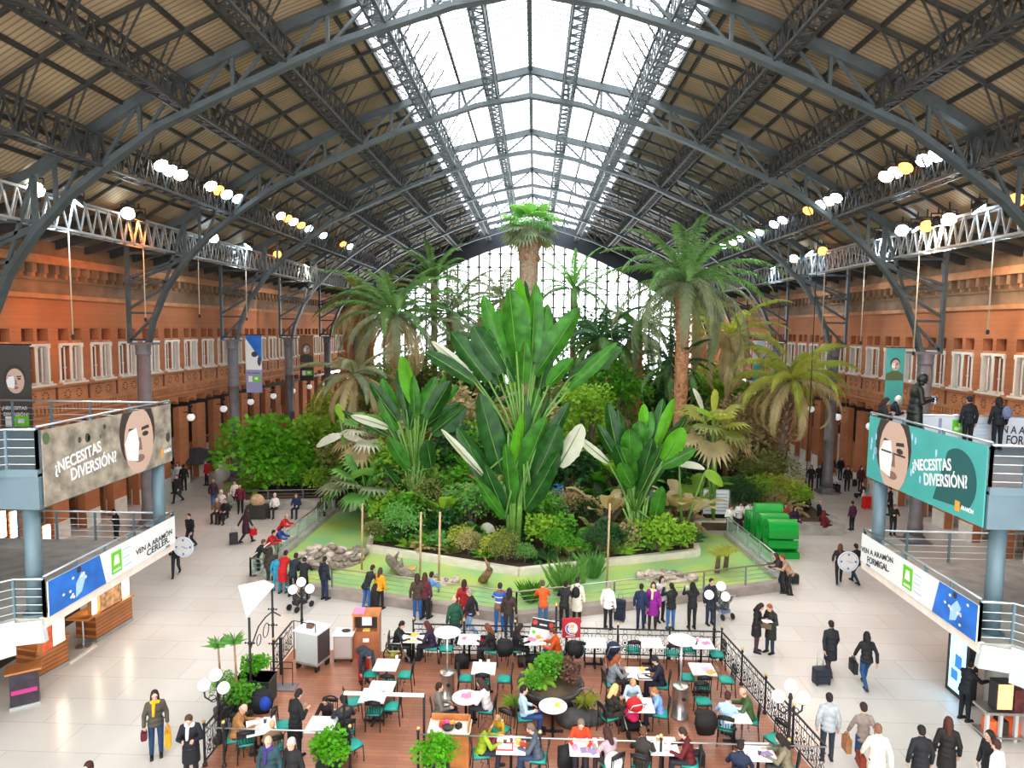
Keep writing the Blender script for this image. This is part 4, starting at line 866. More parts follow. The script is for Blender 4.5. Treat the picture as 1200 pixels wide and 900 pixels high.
# rows of understorey plants
KN={'bush':('leafy_shrub','leafy shrub'),'fine_bush':('fine_leaved_shrub','fine-leaved bushy shrub'),'broad':('broadleaf_plant','broad-leaved plant with paddle-shaped leaves'),'fern':('fern','arching feathery fern'),'blade':('sword_leaved_plant','tuft of sword-shaped leaves'),'tree':('small_tree','small leafy tree')}
MC={'green':L_shrub,'deep green':L_band,'lime':L_lime,'olive':L_olive,'dark':L_dk,'pale':L_fan,'dry':L_dry,'yellowish':L_yel}
def row(Yr,pxr,py,n,kinds,cols,sc,where):
    for i in range(n):
        px=pxr[0]+(pxr[1]-pxr[0])*(i+.5)/n+rg.uniform(-8,8); Y=rg.uniform(*Yr); p=aty(px,py,Y); k=rg.choice(kinds); cn=rg.choice(cols+['dry','lime']); nm,ds=KN[k]
        l_='%s %s %s'%(cn,ds,where); shrub(k,p.x,Y,rg.uniform(*sc)*{'tree':1.0,'bush':1,'fine_bush':.95,'broad':1.15,'fern':1.1,'blade':1}[k],MC[cn],nm,l_,'shrub','%s %ss %s'%(cn,nm.replace('_',' '),where))
row((30.6,32.2),(470,800),600,17,['broad','fern','bush','fine_bush','blade'],['green','dark','lime','olive','pale','deep green'],(.75,1.15),'at the front of the island bed')
for i in range(34):
    u=(i+.5)/34; p,q,v=(isl[0],isl[1],u*2) if u<.5 else (isl[1],isl[2],u*2-1); x,y=p[0]+(q[0]-p[0])*v,p[1]+(q[1]-p[1])*v+rg.uniform(.45,1.1); k=rg.choice(['fern','broad','bush','fine_bush','fine_bush','blade']); cn=rg.choice(['green','dark','lime','olive','pale','dry','deep green','yellowish']); nm,ds=KN[k]
    shrub(k,x,y,rg.uniform(.5,.85),MC[cn],nm,'%s %s at the island wall'%(cn,ds),'shrub','%s %ss at the island wall'%(cn,nm.replace('_',' ')))
row((33,35.5),(440,815),600,17,['broad','fern','bush','fine_bush','broad'],['green','dark','olive','pale','deep green','yellowish'],(1.1,1.7),'in the middle of the island bed')
row((36.3,38.5),(420,820),600,14,['broad','fern','bush','tree'],['dark','green','olive','lime','deep green'],(1.4,2.2),'at the back of the island bed')
row((40,42),(395,860),600,16,['broad','bush','tree','fern'],['dark','green','olive','pale','lime','dry'],(1.6,2.4),'just behind the island in the long bed')
row((45,50),(380,900),600,16,['tree','bush','broad','tree'],['green','olive','dark','dry','lime'],(2.0,3.0),'halfway back in the long bed')
row((54,62),(430,850),600,14,['tree','broad','tree'],['green','dark','olive','yellowish'],(2.6,3.6),'deep in the long bed')
row((65,74),(450,830),600,10,['tree','broad'],['dark','olive','green'],(3.0,4.0),'at the far end of the long bed')
row((39.8,41),(275,400),600,6,['bush','fern'],['green','lime','dark'],(.7,1.1),'behind the left kerb seat')
row((37.2,39),(850,935),600,7,['fine_bush','bush','fern','blade'],['olive','yellowish','dark','dry'],(.8,1.3),'beside the green letters')
# yellow banana leaf and pale drooping leaves on their own plants
def leafplant(label,base,Y,lv,name='banana_plant'):
    bp=aty(base[0],base[1],Y); bp.z=.45; t=thing(name,label,'plant',bp); b=M()
    for i,(tx,ty,bx,by,w,m) in enumerate(lv):
        tip=aty(tx,ty,Y-.2)-bp; bb=aty(bx,by,Y)-bp; b.tube([(0,0,0),bb*.6+Vector((0,.1,0)),bb],[.08,.06,.04],6); _,bl=paddle(bb,tip,(0,-.2,.25),w*Y/F/2,0,(rg.uniform(-.4,.4),-1,.2),.25,i); bl.build('leaf',m,t,True)
    b.build('stalks',m_rib,t,True)
leafplant('plant with one upright yellow leaf right of the centre',(838,560),36,[(838,456,837,482,11,L_yel),(812,455,824,482,7,L_pale),(815,480,835,490,6,L_lime),(862,488,842,492,7,L_yel)])
leafplant('plant with bent pale leaves hanging over the right side of the bed',(800,625),33,[(847,570,826,553,14,L_lime),(826,550,796,545,9,L_pale),(790,610,778,635,6,L_pale)])
leafplant('plant with large lime leaf and pale drooping leaves at the left side',(420,610),37,[(402,493,394,474,10,L_lime),(371,524,400,510,11,L_pale),(428,520,402,510,9,L_pale),(410,600,440,575,9,L_pale),(430,613,455,600,7,L_pale)])
leafplant('broad pale-green leaves at the foot of the tallest plant on its right',(690,640),31.5,[(676,632,690,622,14,L_shrub),(702,634,690,625,12,L_pale),(655,615,680,628,10,L_band),(712,605,695,628,12,L_band)])
leafplant('broad leaves at the foot of the tallest plant on its left',(560,640),31.5,[(535,630,560,622,14,L_shrub),(580,625,565,618,13,L_pale),(545,612,565,630,12,L_band),(520,640,548,632,12,L_bright)])
# bamboo stakes rising from the pond
for px,p0,p1,l_ in ((424,668,590,'leftmost thin bamboo stake rising from the pond'),(492,690,600,'thin bamboo stake left of the tortoise platform'),(514,695,600,'thin brown stake on the tortoise platform'),(711,688,590,'pale twin bamboo stake right of the papyrus clump'),(556,585,500,'brown stake in front of the left traveller palm'),(663,608,530,'brown stake right of the tallest plant')):
    g=at(px,p0,.1); Y=g.y; b=M(); b.tube([(0,0,0),(.05,0,aty(px,p1,Y).z-.1)],.045,6); tag(b.build('bamboo_stake',m_pole,None,True,(g.x,Y,.1)),l_,'stake')
# things in the pond
m_rock=mat('pond_rock',(.30,.25,.20),.9,noise=.45,nscale=6,bump=.5); m_rockl=mat('pale_turtle_rock',(.58,.48,.40),.9,noise=.35,nscale=6,bump=.4); m_drift=mat('grey_driftwood',(.30,.24,.20),.9,noise=.4,nscale=7,bump=.5)
def heap(label,pxa,pxb,py,dep,n,rr,m,name='rock_heap',cat='rocks'):
    a,c=at(pxa,py,.13),at(pxb,py,.13); ctr=(a+c)/2; t=thing(name,label,cat,ctr); W=(c-a).length/2
    b=M(); b.ell((0,0,.0),(W,dep,.12),20,6); b.build('base',m,t,True)
    for i in range(n):
        x=rg.uniform(-.9,.9)*W; y=rg.uniform(-.9,.9)*dep*math.sqrt(max(0,1-(x/W)**2)); r_=rg.uniform(*rr); b=M(); b.ell((x,y,.1+r_*.3),(r_,r_*.8,r_*.55),9,6,Matrix.Rotation(rg.uniform(0,3),3,'Z')@Matrix.Rotation(rg.uniform(-.3,.3),3,'X')); b.build('stone',rg.choice([m_rock,m_rockl,m]),t,True)
heap('brown heap of stones and turtles in the left corner of the pond',348,428,655,1.5,60,(.14,.3),m_rock)
heap('pale stone platform with resting turtles in the right of the pond',744,818,678,.5,40,(.12,.24),m_rockl)
heap('round pale platform with turtles in the middle left of the pond',495,538,682,.45,14,(.1,.2),m_rockl)
def trunkthing(label,pts,rads,name='driftwood',m=None):
    P=[at(x,y,z) for x,y,z in pts]; o=P[0].copy(); o.z=.1; t=thing(name,label,'driftwood',o); b=M(); b.tube([p-o for p in P],rads,8); b.build('trunk',m or m_drift,t,True)
    b=M()
    for i in (1,2):
        if i<len(P): b.tube([P[i]-o,P[i]-o+Vector((rg.uniform(-.4,.4),-.2,.6))],[rads[i]*.6,.03],6)
    b.build('branch',m or m_drift,t,True); return t
trunkthing('grey twisted driftwood log lying in the pond at the left',[(484,677,.15),(470,668,.35),(460,660,.5),(456,655,1.0),(455,650,1.5)],[.2,.24,.22,.17,.06])
trunkthing('short leaning brown stump in the pond left of the papyrus',[(565,681,.1),(570,674,.6),(574,668,1.0)],[.2,.17,.14],'tree_stump',m_bark)
b=M(); p=at(473,667,.13); b.box(-.55,.55,-.3,.3,0,.1); t=tag(b.build('plank_raft',mat('yellow_brown_plank',(.50,.33,.12),.7,noise=.3,nscale=3),None,False,p),'yellow-brown plank raft beside the driftwood in the pond','raft')
for px,py,hp,m,l_ in ((664,697,46,leafm('papyrus_green',(.20,.44,.09),.35),'tall green papyrus clump growing in the pond'),(693,676,34,L_fan,'pale green papyrus clump at the right of the taller one'),(622,705,28,L_shrub,'low green water grass left of the orange shirt man')):
    g=at(px,py,.1); shrub_px('grass',px,py,g.y,hp,m,'papyrus_clump',l_,'water plant')
for px,py,l_ in ((840,672,'left one of two small dark trunked cycads in the pond'),(850,668,'right one of two small dark trunked cycads in the pond')):
    g=at(px,py,.1); t=thing('cycad',l_,'plant',g); b=M(); b.tube([(0,0,0),(.05,0,.7)],[.12,.1],8); b.build('trunk',m_dbark,t)
    for i in range(12): place(fmesh(('cyc',i%2),lambda: pinnate(.7,.9,1.3,16,.16,.05,.2,i),L_yel),'frond',t,(.05,0,.7),(0,0,i*2.4))
# ================================================================ cafe terrace
FX0,FX1,FXB,FY0,FY1=-7.95,7.05,6.25,15.25,21.25
def ring(b,c,r,u,v,t=.012,n=14,a0=0,a1=2*PI):
    b.tube([Vector(c)+Vector(u)*(r*math.cos(a0+(a1-a0)*i/n))+Vector(v)*(r*math.sin(a0+(a1-a0)*i/n)) for i in range(n+1)],t,4)
def panel_mesh(L):
    u,v=(1,0,0),(0,0,1); f=M(); f.beam((0,0,.98),(L,0,.98),.04); f.beam((0,0,.12),(L,0,.12),.03); f.beam((0,0,.8),(L,0,.8),.02)
    s=M(); n=max(2,round(L/.36)); w=L/n
    for i in range(n):
        x=w*(i+.5); s.beam((x-w/2,0,.12),(x-w/2,0,.8),.016)
        for z in (.28,.52,.7): ring(s,(x,0,z),.095,u,v,.0075,10)
        ring(s,(x-w*.25,0,.4),.06,u,v,.0075,8); ring(s,(x+w*.25,0,.4),.06,u,v,.0075,8); ring(s,(x,0,.89),.07,u,v,.0075,8)
        s.ell((x,-.01,.52),(.045,.02,.045),6,4); s.ell((x,-.01,.28),(.035,.02,.035),6,4)
        s.beam((x-w/2,0,.14),(x+w/2,0,.6),.008); s.beam((x+w/2,0,.14),(x-w/2,0,.6),.008)
    return f.mesh('frame',m_iron),s.mesh('scrollwork',m_iron)
def post_mesh(h=1.12):
    b=M(); b.lathe([(.06,0),(.06,.06),(.03,.1),(.03,h-.08),(.045,h-.06),(.03,h)],8); g=M(); g.ell((0,0,h+.035),.05,10,7); return b.mesh('post',m_iron),g.mesh('ball_finial',m_gold)
PMc={}
def fence(p,q,n,lab):
    L=math.hypot(q[0]-p[0],q[1]-p[1])/n; k=round(L,3)
    if k not in PMc: PMc[k]=panel_mesh(L-.08)
    if 'post' not in PMc: PMc['post']=post_mesh()
    an=math.atan2(q[1]-p[1],q[0]-p[0])
    for i in range(n):
        x,y=p[0]+(q[0]-p[0])*i/n,p[1]+(q[1]-p[1])*i/n; t=thing('fence_panel',lab,'fence',(x,y,.012),an,'wrought iron fence panels')
        place(PMc[k][0],'frame',t,(.04,0,0)); place(PMc[k][1],'scrollwork',t,(.04,0,0)); place(PMc['post'][0],'post',t); place(PMc['post'][1],'ball_finial',t)
fence((-3.9,FY1),(FXB,FY1),6,'black scrollwork panel of the back cafe fence')
fence((FXB,FY1),(FX1,FY0),4,'black scrollwork panel of the right cafe fence')
fence((FX0,19.6),(FX0,FY1),1,'black wrought iron scrollwork fence panel at the back of the left side of the cafe')
fence((FX0,FY0),(FX0,17.3),1,'black wrought iron scrollwork fence panel at the front of the left side of the cafe')
t=thing('front_railing','thin white rail on gold-topped black posts along the front of the cafe','railing')
b=M(); 
for a_,c_ in ((FX0,-4.5),(-2.75,FX1)): b.tube([(a_,FY0,1.0),(c_,FY0,1.0)],.018,6)
b.build('top_rail',m_chrome,t,True)
for px in (262,410,490,633,775,925):
    x=aty(px,860,FY0).x; place(PMc['post'][0],'post',t,(x,FY0,.0)); place(PMc['post'][1],'ball_finial',t,(x,FY0,.0))
g0,g1=aty(403,812,15.6),aty(497,814,15.6); t=thing('entrance_frame','tall thin metal portal frame with white top bar at the cafe entrance','frame',(g0.x,15.6,0))
b=M(); b.beam((0,0,g0.z),(g1.x-g0.x,0,g0.z),.06,.07); b.build('top_bar',m_white,t)
for x in (0,g1.x-g0.x): b=M(); b.beam((x,0,0),(x,0,g0.z),.055); b.build('post',m_iron,t)
# chairs
def make_chair():
    t=thing('cafe_chair','','chair',(0,0,-50)); b=M(); b.ell((0,0,.455),(.225,.22,.045),16,6); b.box(-.2,.2,-.19,.2,.43,.47); b.build('seat_cushion',m_teal,t,True)
    b=M()
    for i in range(5): x=-.14+.07*i; b.tube([(x,-.2,.52),(x,-.235,.7),(x,-.25,.8)],.009,5)
    b.tube([(-.2,-.235,.82),(-.1,-.26,.87),(0,-.265,.885),(.1,-.26,.87),(.2,-.235,.82)],.022,6); b.beam((-.2,-.235,.79),(.2,-.235,.79),.03,.09); b.tube([(-.2,-.2,.5),(.2,-.2,.5)],.012,5); b.build('backrest',m_iron,t,True)
    for sx in (-1,1):
        b=M(); b.tube([(sx*.19,.18,.43),(sx*.2,.2,0)],.014,6); b.build('leg',m_iron,t,True); b=M(); b.tube([(sx*.2,-.235,.85),(sx*.19,-.2,.45),(sx*.2,-.24,0)],.015,6); b.build('leg',m_iron,t,True)
    b=M(); b.tube([(-.19,.0,.2),(-.1,.06,.26),(0,0,.2),(.1,.06,.26),(.19,0,.2)],.009,5); b.tube([(-.19,.18,.41),(.19,.18,.41),(.19,-.19,.41),(-.19,-.19,.41),(-.19,.18,.41)],.012,5); b.build('frame',m_iron,t)
    return t
CH0=make_chair(); CHN=[0]
def chair(x,y,hd,label,group='teal cushioned cafe chairs'):
    CHN[0]+=1
    if CHN[0]==1: o=CH0; o.location=(x,y,.012); o.rotation_euler=(0,0,R(hd)); o['label']=label; o['group']=group; return o
    return dup(CH0,(x,y,.012),R(hd),label,group)
def chairpx(px,py,hd,label): p=at(px,py,.47); return chair(p.x,p.y,hd,'black metal chair with teal seat '+label)
# tables
def make_table(rnd_):
    t=thing('cafe_table','','table',(0,0,-50)); b=M()
    if rnd_: b.lathe([(.36,.715),(.38,.72),(.38,.745),(.37,.75)],28)
    else: b.box(-.35,.35,-.35,.35,.715,.748); b.box(-.34,.34,-.34,.34,.748,.75)
    b.build('tabletop',m_white,t); b=M(); b.lathe([(.035,.05),(.035,.7),(.12,.715)],10); b.build('pedestal',m_iron,t,True)
    b=M(); b.beam((-.28,0,.03),(.28,0,.03),.06,.05); b.beam((0,-.28,.03),(0,.28,.03),.06,.05); b.lathe([(.07,.0),(.06,.09)],8); b.build('base',m_iron,t); return t
TB={False:make_table(False),True:make_table(True)}; TBN={False:0,True:0}; TABLES={}
def table(key,px,py,rd,label,rot=0):
    p=at(px,py,.75); q=TB[rd]
    if TBN[rd]==0: q.location=(p.x,p.y,.012); q.rotation_euler=(0,0,R(rot)); q['label']=label; q['group']='white cafe tables'; o=q
    else: o=dup(q,(p.x,p.y,.012),R(rot),label,'white cafe tables')
    TBN[rd]+=1; TABLES[key]=(p.x,p.y,R(rot)); return o
table('wheel',484,747,False,'white square table between the wheelchair user and the woman opposite')
table('pink',550,749,False,'white square table with pink leaflets by the back fence')
table('menu',627,750,False,'white square table behind the menu board')
table('bare',697,753,False,'bare white square table right of the red burger sign')
table('bare2',763,753,False,'bare white square table second from the right along the back fence')
table('pinkcup',822,754,False,'white square table with pink cup at the back right fence corner')
table('tray',453,779,False,'white square table with empty chairs in front of the wheelchair user')
table('cups',567,783,False,'white square table with white cups in the middle of the terrace')
table('auburn',748,789,False,'white table between the auburn-haired woman and the man in the cap')
table('lilac',823,784,False,'white square table with orange and lilac papers near the right fence')
table('news',438,815,False,'white square table covered with magazines inside the entrance frame')
table('news2',447,806,False,'white square table pushed behind the magazine table')
table('roundl',546,817,True,'round white table between the woman in grey and the person in white')
table('roundf',648,827,True,'round white table with leftovers beside the central planter')
table('family',750,826,False,'white square table where the blonde family eats')
table('green',861,838,False,'table shared by the green shirt man and the light blue shirt person')
table('map',306,851,False,'white square table with newspapers at the left fence',25)
table('boy',377,849,False,'white square table in front of the boy beside the standing black jacket man')
table('kid',599,873,False,'white square table with trays and cups at the front between lime and grey coats')
table('orange',684,875,False,'white square table with violet leaflets in front of the orange cardigan person')
table('vest',777,874,False,'table at the front beside the man in the dark red vest')
table('olive',889,881,False,'white table with newspapers at the front right corner')
# empty chairs
for a in ((523,759,180,'tucked behind the left tall reflector lamp'),(678,762,0,'beside the bare table right of the burger sign'),(742,761,0,'left of the second bare table on the back fence'),(787,765,0,'left of the pink cup table'),(807,761,0,'behind the pink cup table'),(840,766,90,'at the back right corner of the terrace'),
  (435,789,-90,'left of the empty table before the wheelchair'),(475,790,90,'right of the empty table before the wheelchair'),(456,801,0,'in front of the empty table before the wheelchair'),(546,794,-90,'left of the white cups table'),(591,795,90,'right of the white cups table'),(566,800,0,'in front of the white cups table'),
  (805,793,-90,'left of the orange and lilac papers table'),(851,796,90,'right of the orange and lilac papers table'),(823,803,0,'in front of the orange and lilac papers table'),(824,821,180,'with a pale green seat behind the green shirt man'),
  (414,822,-60,'turned sideways left of the magazine table'),(460,827,90,'right of the magazine table'),(439,833,0,'in front of the magazine table'),(624,791,-90,'behind the central planter on its left'),(669,796,90,'behind the central planter on its right'),(289,868,20,'at the front left corner of the terrace'),(332,849,-90,'between the two left tables'),(908,865,120,'at the newspaper table by the right fence'),(413,872,-40,'behind the dark grey coat near the front railing')):
    chairpx(*a)
# things on the tables
m_tray=mat('brown_tray',(.16,.07,.04),.5); m_redb=mat('red_food_box',(.62,.05,.03),.5); m_pinkp=mat('pink_paper',(.85,.25,.45),.6); m_violp=mat('violet_paper',(.30,.22,.45),.6); m_yelp=mat('yellow_box',(.85,.55,.08),.5)
ITN={}
def item(kind,tb,dx,dy,m,label):
    x0,y0,a=TABLES[tb]; x=x0+dx*math.cos(a)-dy*math.sin(a); y=y0+dx*math.sin(a)+dy*math.cos(a); z=.762
    if kind=='cup': t=thing('paper_cup',label,'cup',(x,y,z),0,'paper cups on the cafe tables'); b=M(); b.lathe([(.032,0),(.044,.12)],12); b.build('cup',m,t,True); b=M(); b.lathe([(.047,.12),(.047,.13),(.04,.135)],12); b.build('lid',m_wht,t)
    elif kind=='tray': t=thing('tray',label,'tray',(x,y,z),a); b=M(); b.box(-.2,.2,-.14,.14,0,.012); b.box(-.21,.21,-.15,-.14,0,.025); b.box(-.21,.21,.14,.15,0,.025); b.build('tray',m,t); b=M(); b.box(-.17,.17,-.11,.11,.012,.015); b.build('liner',m_wht,t)
    elif kind=='box': t=thing('food_box',label,'box',(x,y,z),a+.4); b=M(); b.prism([(-.06,-.05),(.06,-.05),(.06,.05),(-.06,.05)],0,.08); b.prism([(-.05,-.04),(.05,-.04),(.05,.04),(-.05,.04)],.08,.1); b.build('carton',m,t)
    else: t=thing('leaflet',label,'paper',(x,y,z),a+dx*3); b=M(); b.box(-.14,.14,-.1,.1,0,.004); b.add([(-.14,-.1,.006),(.0,-.1,.02),(0,.1,.02),(-.14,.1,.006)],[(0,1,2,3)]); b.build('sheet',m,t)
for a in (('box','wheel',0,.1,m_yelp,'orange food box on the wheelchair user table'),('tray','wheel',0,-.12,m_yelp,'yellow-orange tray on the wheelchair user table'),('leaf','pink',-.1,0,m_pinkp,'pink leaflet on the table by the back fence'),('tray','pink',.1,.05,m_wht,'white tray beside the pink leaflet'),('leaf','menu',-.1,0,m_pinkp,'pink paper on the table behind the menu board'),('box','menu',.1,.1,m_oran,'orange box on the table behind the menu board'),
  ('cup','pinkcup',-.1,.1,m_pinkp,'pink cup on the back right table'),('leaf','pinkcup',.15,0,m_pinkp,'pink leaflet beside the pink cup'),('cup','tray',.25,.28,m_wht,'white cup on the empty table before the wheelchair'),('cup','cups',-.12,.2,m_wht,'left white cup on the middle table'),('cup','cups',.12,.22,m_wht,'right white cup on the middle table'),('leaf','cups',.0,-.1,m_wht,'white receipt on the middle table'),
  ('leaf','lilac',.2,-.2,m_oran,'orange paper on the right table'),('leaf','lilac',.12,.0,mat('lilac_paper',(.6,.45,.8),.6),'lilac paper on the right table'),('tray','auburn',-.1,.05,m_wht,'white tray in front of the auburn-haired woman'),('box','auburn',.12,.15,m_yelp,'yellow box in front of the cap man'),('tray','auburn',.15,-.2,m_tray,'brown tray in front of the cap man'),
  ('leaf','news',-.1,0,mat('magazine_print',(.55,.5,.4),.5,noise=.6,nscale=9),'printed magazine lying open on the magazine table'),('leaf','news',.18,.05,m_dgreyp,'dark magazine on the magazine table'),('tray','news',0,-.2,m_wht,'white tray at the front of the magazine table'),('leaf','roundl',.0,.05,m_pinkp,'pink napkin on the left round table'),('tray','roundf',-.05,0,m_wht,'white tray on the round table by the planter'),('box','roundf',.12,-.05,m_yelp,'yellow box on the round table by the planter'),
  ('tray','family',.0,-.1,m_wht,'white tray on the blonde family table'),('cup','family',.0,.24,m_yelp,'yellow cup on the blonde family table'),('leaf','map',0,0,m_wht,'white newspaper spread on the left table'),('leaf','map',-.15,.1,m_ltgrey,'grey newspaper page on the left table'),('cup','map',.1,.1,m_dgreyp,'dark cup on the left newspaper table'),('leaf','boy',-.15,.15,m_ltgrey,'pale paper in front of the boy'),
  ('tray','kid',-.15,-.1,m_redb,'red tray on the left of the front table'),('cup','kid',-.15,.05,m_dgreyp,'dark cup on the front table by the lime top'),('cup','kid',.0,.12,m_tray,'brown cup in the middle of the front table'),('box','kid',.18,.05,m_yelp,'yellow box on the front table'),('box','kid',.28,-.05,m_redb,'red box on the right edge of the front table'),
  ('leaf','orange',.05,-.15,m_violp,'left violet leaflet on the front table'),('leaf','orange',.24,-.17,m_violp,'right violet leaflet on the front table'),('box','orange',-.22,-.12,m_pinkp,'pink box on the front table'),('cup','vest',.12,-.1,m_wht,'white cup in front of the dark red vest man'),('cup','vest',-.1,.15,m_oran,'orange cup between the vest man and the brown jacket person'),
  ('leaf','olive',-.12,.05,m_ltgrey,'grey newspaper on the front right table'),('leaf','olive',.15,-.1,m_violp,'folded violet paper on the front right table'),('cup','olive',-.02,-.12,m_dgreyp,'dark cup on the front right table'),('tray','green',-.1,.1,m_wht,'white tray on the green shirt man table')):
    item(*a)
# lamp posts with opal globes
def lamp(px,py,Y,label,gl):
    p=aty(px,py,Y); t=thing('globe_lamp',label,'lamp post',(p.x,Y,0)); h=p.z
    b=M(); b.lathe([(.14,0),(.14,.1),(.07,.25),(.05,.4),(.04,.9),(.06,.95),(.04,1.0),(.035,h-.35),(.06,h-.3),(.035,h-.2),(.03,h-.12),(.09,h-.1)],12); b.build('post',m_iron,t,True)
    b=M()
    for gx,gy in gl:
        q=aty(gx,gy,Y); dx,dz=q.x-p.x,q.z
        if abs(dx)>.05: b.tube([(0,0,dz-.3),(dx*.5,0,dz-.42),(dx*.95,0,dz-.32),(dx,0,dz-.15)],.022,6); b.lathe([(.03,-.17),(.09,-.14)],10,(dx,0,dz)); ring(b,(dx*.4,0,dz-.35),.1,(1,0,0),(0,0,1),.012,10)
    b.build('arms',m_iron,t,True)
    for gx,gy in gl:
        q=aty(gx,gy,Y); b=M(); b.ell((q.x-p.x,0,q.z),.155,16,10); b.build('globe',m_globe,t,True)
    return t
lamp(927,804,15.7,'black iron lamp post with three white globes at the front right cafe corner',[(912,816),(927,804),(941,818)])
lamp(839,686,21.5,'black iron lamp post with white globes at the back right cafe corner',[(831,697),(845,687),(850,699)])
lamp(353,682,21.4,'black iron lamp post with three white globes behind the grey trolley',[(343,691),(353,682),(363,690)])
lamp(255,791,16.2,'black iron lamp post with white globes at the left front cafe corner',[(239,803),(253,791),(262,806)])
# tall reflector lamps standing on steel cylinders
def reflector(px,pyd,pyb,label):
    g=at(px,pyb,0); d=aty(px,pyd,g.y); t=thing('reflector_lamp',label,'lamp',(g.x,g.y,.012)); h=d.z
    b=M(); b.lathe([(.24,0),(.24,.04),(.21,.05),(.21,.88),(.24,.9),(.2,.93)],24); b.build('steel_base',m_stain,t,True); b=M(); b.lathe([(.025,.9),(.025,h)],8); b.build('pole',m_chrome,t,True)
    b=M(); b.lathe([(.05,h-.05),(.38,h-.0),(.39,h+.03),(.36,h+.04)],28); b.build('reflector_disc',m_white,t,True)
    b=M(); b.ell((.06,-.21,.62),(.06,.02,.06),10,6); b.build('badge',m_blackp,t); return t
reflector(524,742,823,'tall lamp with round white disc on a steel cylinder in the left of the cafe'); reflector(796,751,840,'tall lamp with round white disc on a steel cylinder in the right of the cafe')
# burger sign and menu board
p=aty(652,709,20.85); t=thing('sign_post','dark post with gold ball top carrying the red burger sign','sign post',(p.x,20.85,.012)); b=M(); b.lathe([(.16,0),(.16,.04),(.035,.1),(.035,p.z-.05)],10); b.build('post',m_iron,t,True); b=M(); z_=aty(668,728,20.85).z; b.beam((0,0,z_),(.72,.02,z_),.03,.03); b.build('arm',m_iron,t); b=M(); b.ell((0,0,p.z),.07,10,8); b.build('ball_finial',m_gold,t,True)
a_,c_=aty(659,747,20.85),aty(681,725,20.85); T=frame((a_.x,20.8,a_.z),(1,.12,.02),(0,0,1)); t=sheet('burger_sign','square red burger sign with round white emblem and blue crescent on the dark post',T,c_.x-a_.x,c_.z-a_.z,mat('sign_red',(.42,.02,.03),.4),.06); W_=c_.x-a_.x; t['category']='sign'
poly_on(t,'emblem_disc',T,ellp(W_*.5,W_*.52,W_*.34,W_*.34,24),m_wht,.008); poly_on(t,'emblem_crescent',T,ellp(W_*.5,W_*.52,W_*.31,W_*.31,16,2.2,5.4)+ellp(W_*.54,W_*.52,W_*.25,W_*.25,14,2.3,5.3)[::-1],mat('emblem_blue',(.03,.12,.5),.4),.011)
for y0_,y1_ in ((.66,.76),(.28,.36)): poly_on(t,'emblem_bun',T,[(W_*.36,W_*y0_),(W_*.68,W_*y0_),(W_*.64,W_*y1_),(W_*.4,W_*y1_)],m_yelp,.011)
fit_text(t,'BURGER',m_redb,T,W_*.33,W_*.53,W_*.36,W_*.11,.02,0,.15,.012); fit_text(t,'KING',m_redb,T,W_*.4,W_*.4,W_*.24,W_*.1,.02,0,.15,.012); poly_on(t,'printed_line',T,[(W_*.2,W_*.08),(W_*.7,W_*.1),(W_*.7,W_*.13),(W_*.2,W_*.11)],m_wht,.01)
a_,c_=aty(620,746,20.95),aty(647,724,20.95); W_,H_=c_.x-a_.x,c_.z-a_.z; T=frame((a_.x,20.95,a_.z),(1,0,-.18),(0,0,1)); t=sheet('menu_board','tilted menu board with black top, two red dots and white lower half',T,W_,H_,m_wht,.05); t['category']='sign'; 
poly_on(t,'black_header',T,[(0,H_*.52),(W_,H_*.52),(W_,H_),(0,H_)],m_blk,.006)
for x in (.14,.86): poly_on(t,'red_dot',T,ellp(W_*x,H_*.8,W_*.11,W_*.11,14),m_redb,.01)
poly_on(t,'printed_line',T,[(W_*.35,H_*.7),(W_*.68,H_*.7),(W_*.68,H_*.78),(W_*.35,H_*.78)],m_ltgrey,.01); poly_on(t,'green_dot',T,ellp(W_*.16,H_*.3,W_*.09,W_*.09,14),m_lime,.01); poly_on(t,'orange_spot',T,ellp(W_*.55,H_*.06,W_*.09,W_*.05,12),m_oran,.01)
b=M(); b.beam((a_.x+W_/2,21.0,0),(a_.x+W_/2,21.0,a_.z+H_*.6),.05); b.lathe([(.2,0),(.18,.04)],12,(a_.x+W_/2,21.0,.012)); b.build('stand',m_iron,t)
# wooden tray cabinets, trolley, steel cabinet
g=at(429,772); t=thing('tray_cabinet','tall reddish wood cabinet with a screen in its open top','cabinet',(g.x,g.y,.012),.08)
b=M(); b.box(-.42,.42,0,.5,0,.9); b.box(-.42,-.37,0,.5,.9,1.42); b.box(.37,.42,-.02,.5,.9,1.42); b.box(-.42,.42,.45,.5,.9,1.42); b.build('body',m_brownwood,t); b=M(); b.box(-.44,.44,-.04,.52,1.42,1.5); b.build('top',m_orangewood,t); b=M(); b.box(-.16,.16,.2,.26,1.02,1.32); b.build('screen',m_ltgrey,t); b=M(); b.box(-.37,.37,.3,.44,.9,1.42); b.build('dark_recess',m_dark,t); b=M(); b.box(-.1,.1,-.01,0,.55,.68); b.build('white_label',m_wht,t); b=M(); b.box(-.4,-.05,0,.4,1.5,1.56); b.build('pink_papers',m_pinkp,t); b=M(); b.box(-.1,.12,.02,.14,.9,.96); b.build('yellow_pot',m_yelp,t)
g=at(402,777); t=thing('steel_cabinet','low stainless steel cabinet beside the reddish wood cabinet','cabinet',(g.x,g.y,.012),.05); b=M(); b.box(-.3,.3,0,.5,.12,.88); b.build('body',m_stain,t); b=M(); b.box(-.33,.33,-.03,.53,.88,.93); b.build('top',m_white,t); b=M(); b.box(-.27,.27,-.012,0,.18,.82); b.build('door',mat('pale_steel_door',(.66,.63,.6),.35,.6),t); b=M(); b.ell((.05,.25,.96),(.15,.1,.04),10,6); b.build('dark_cloth',m_blackp,t)
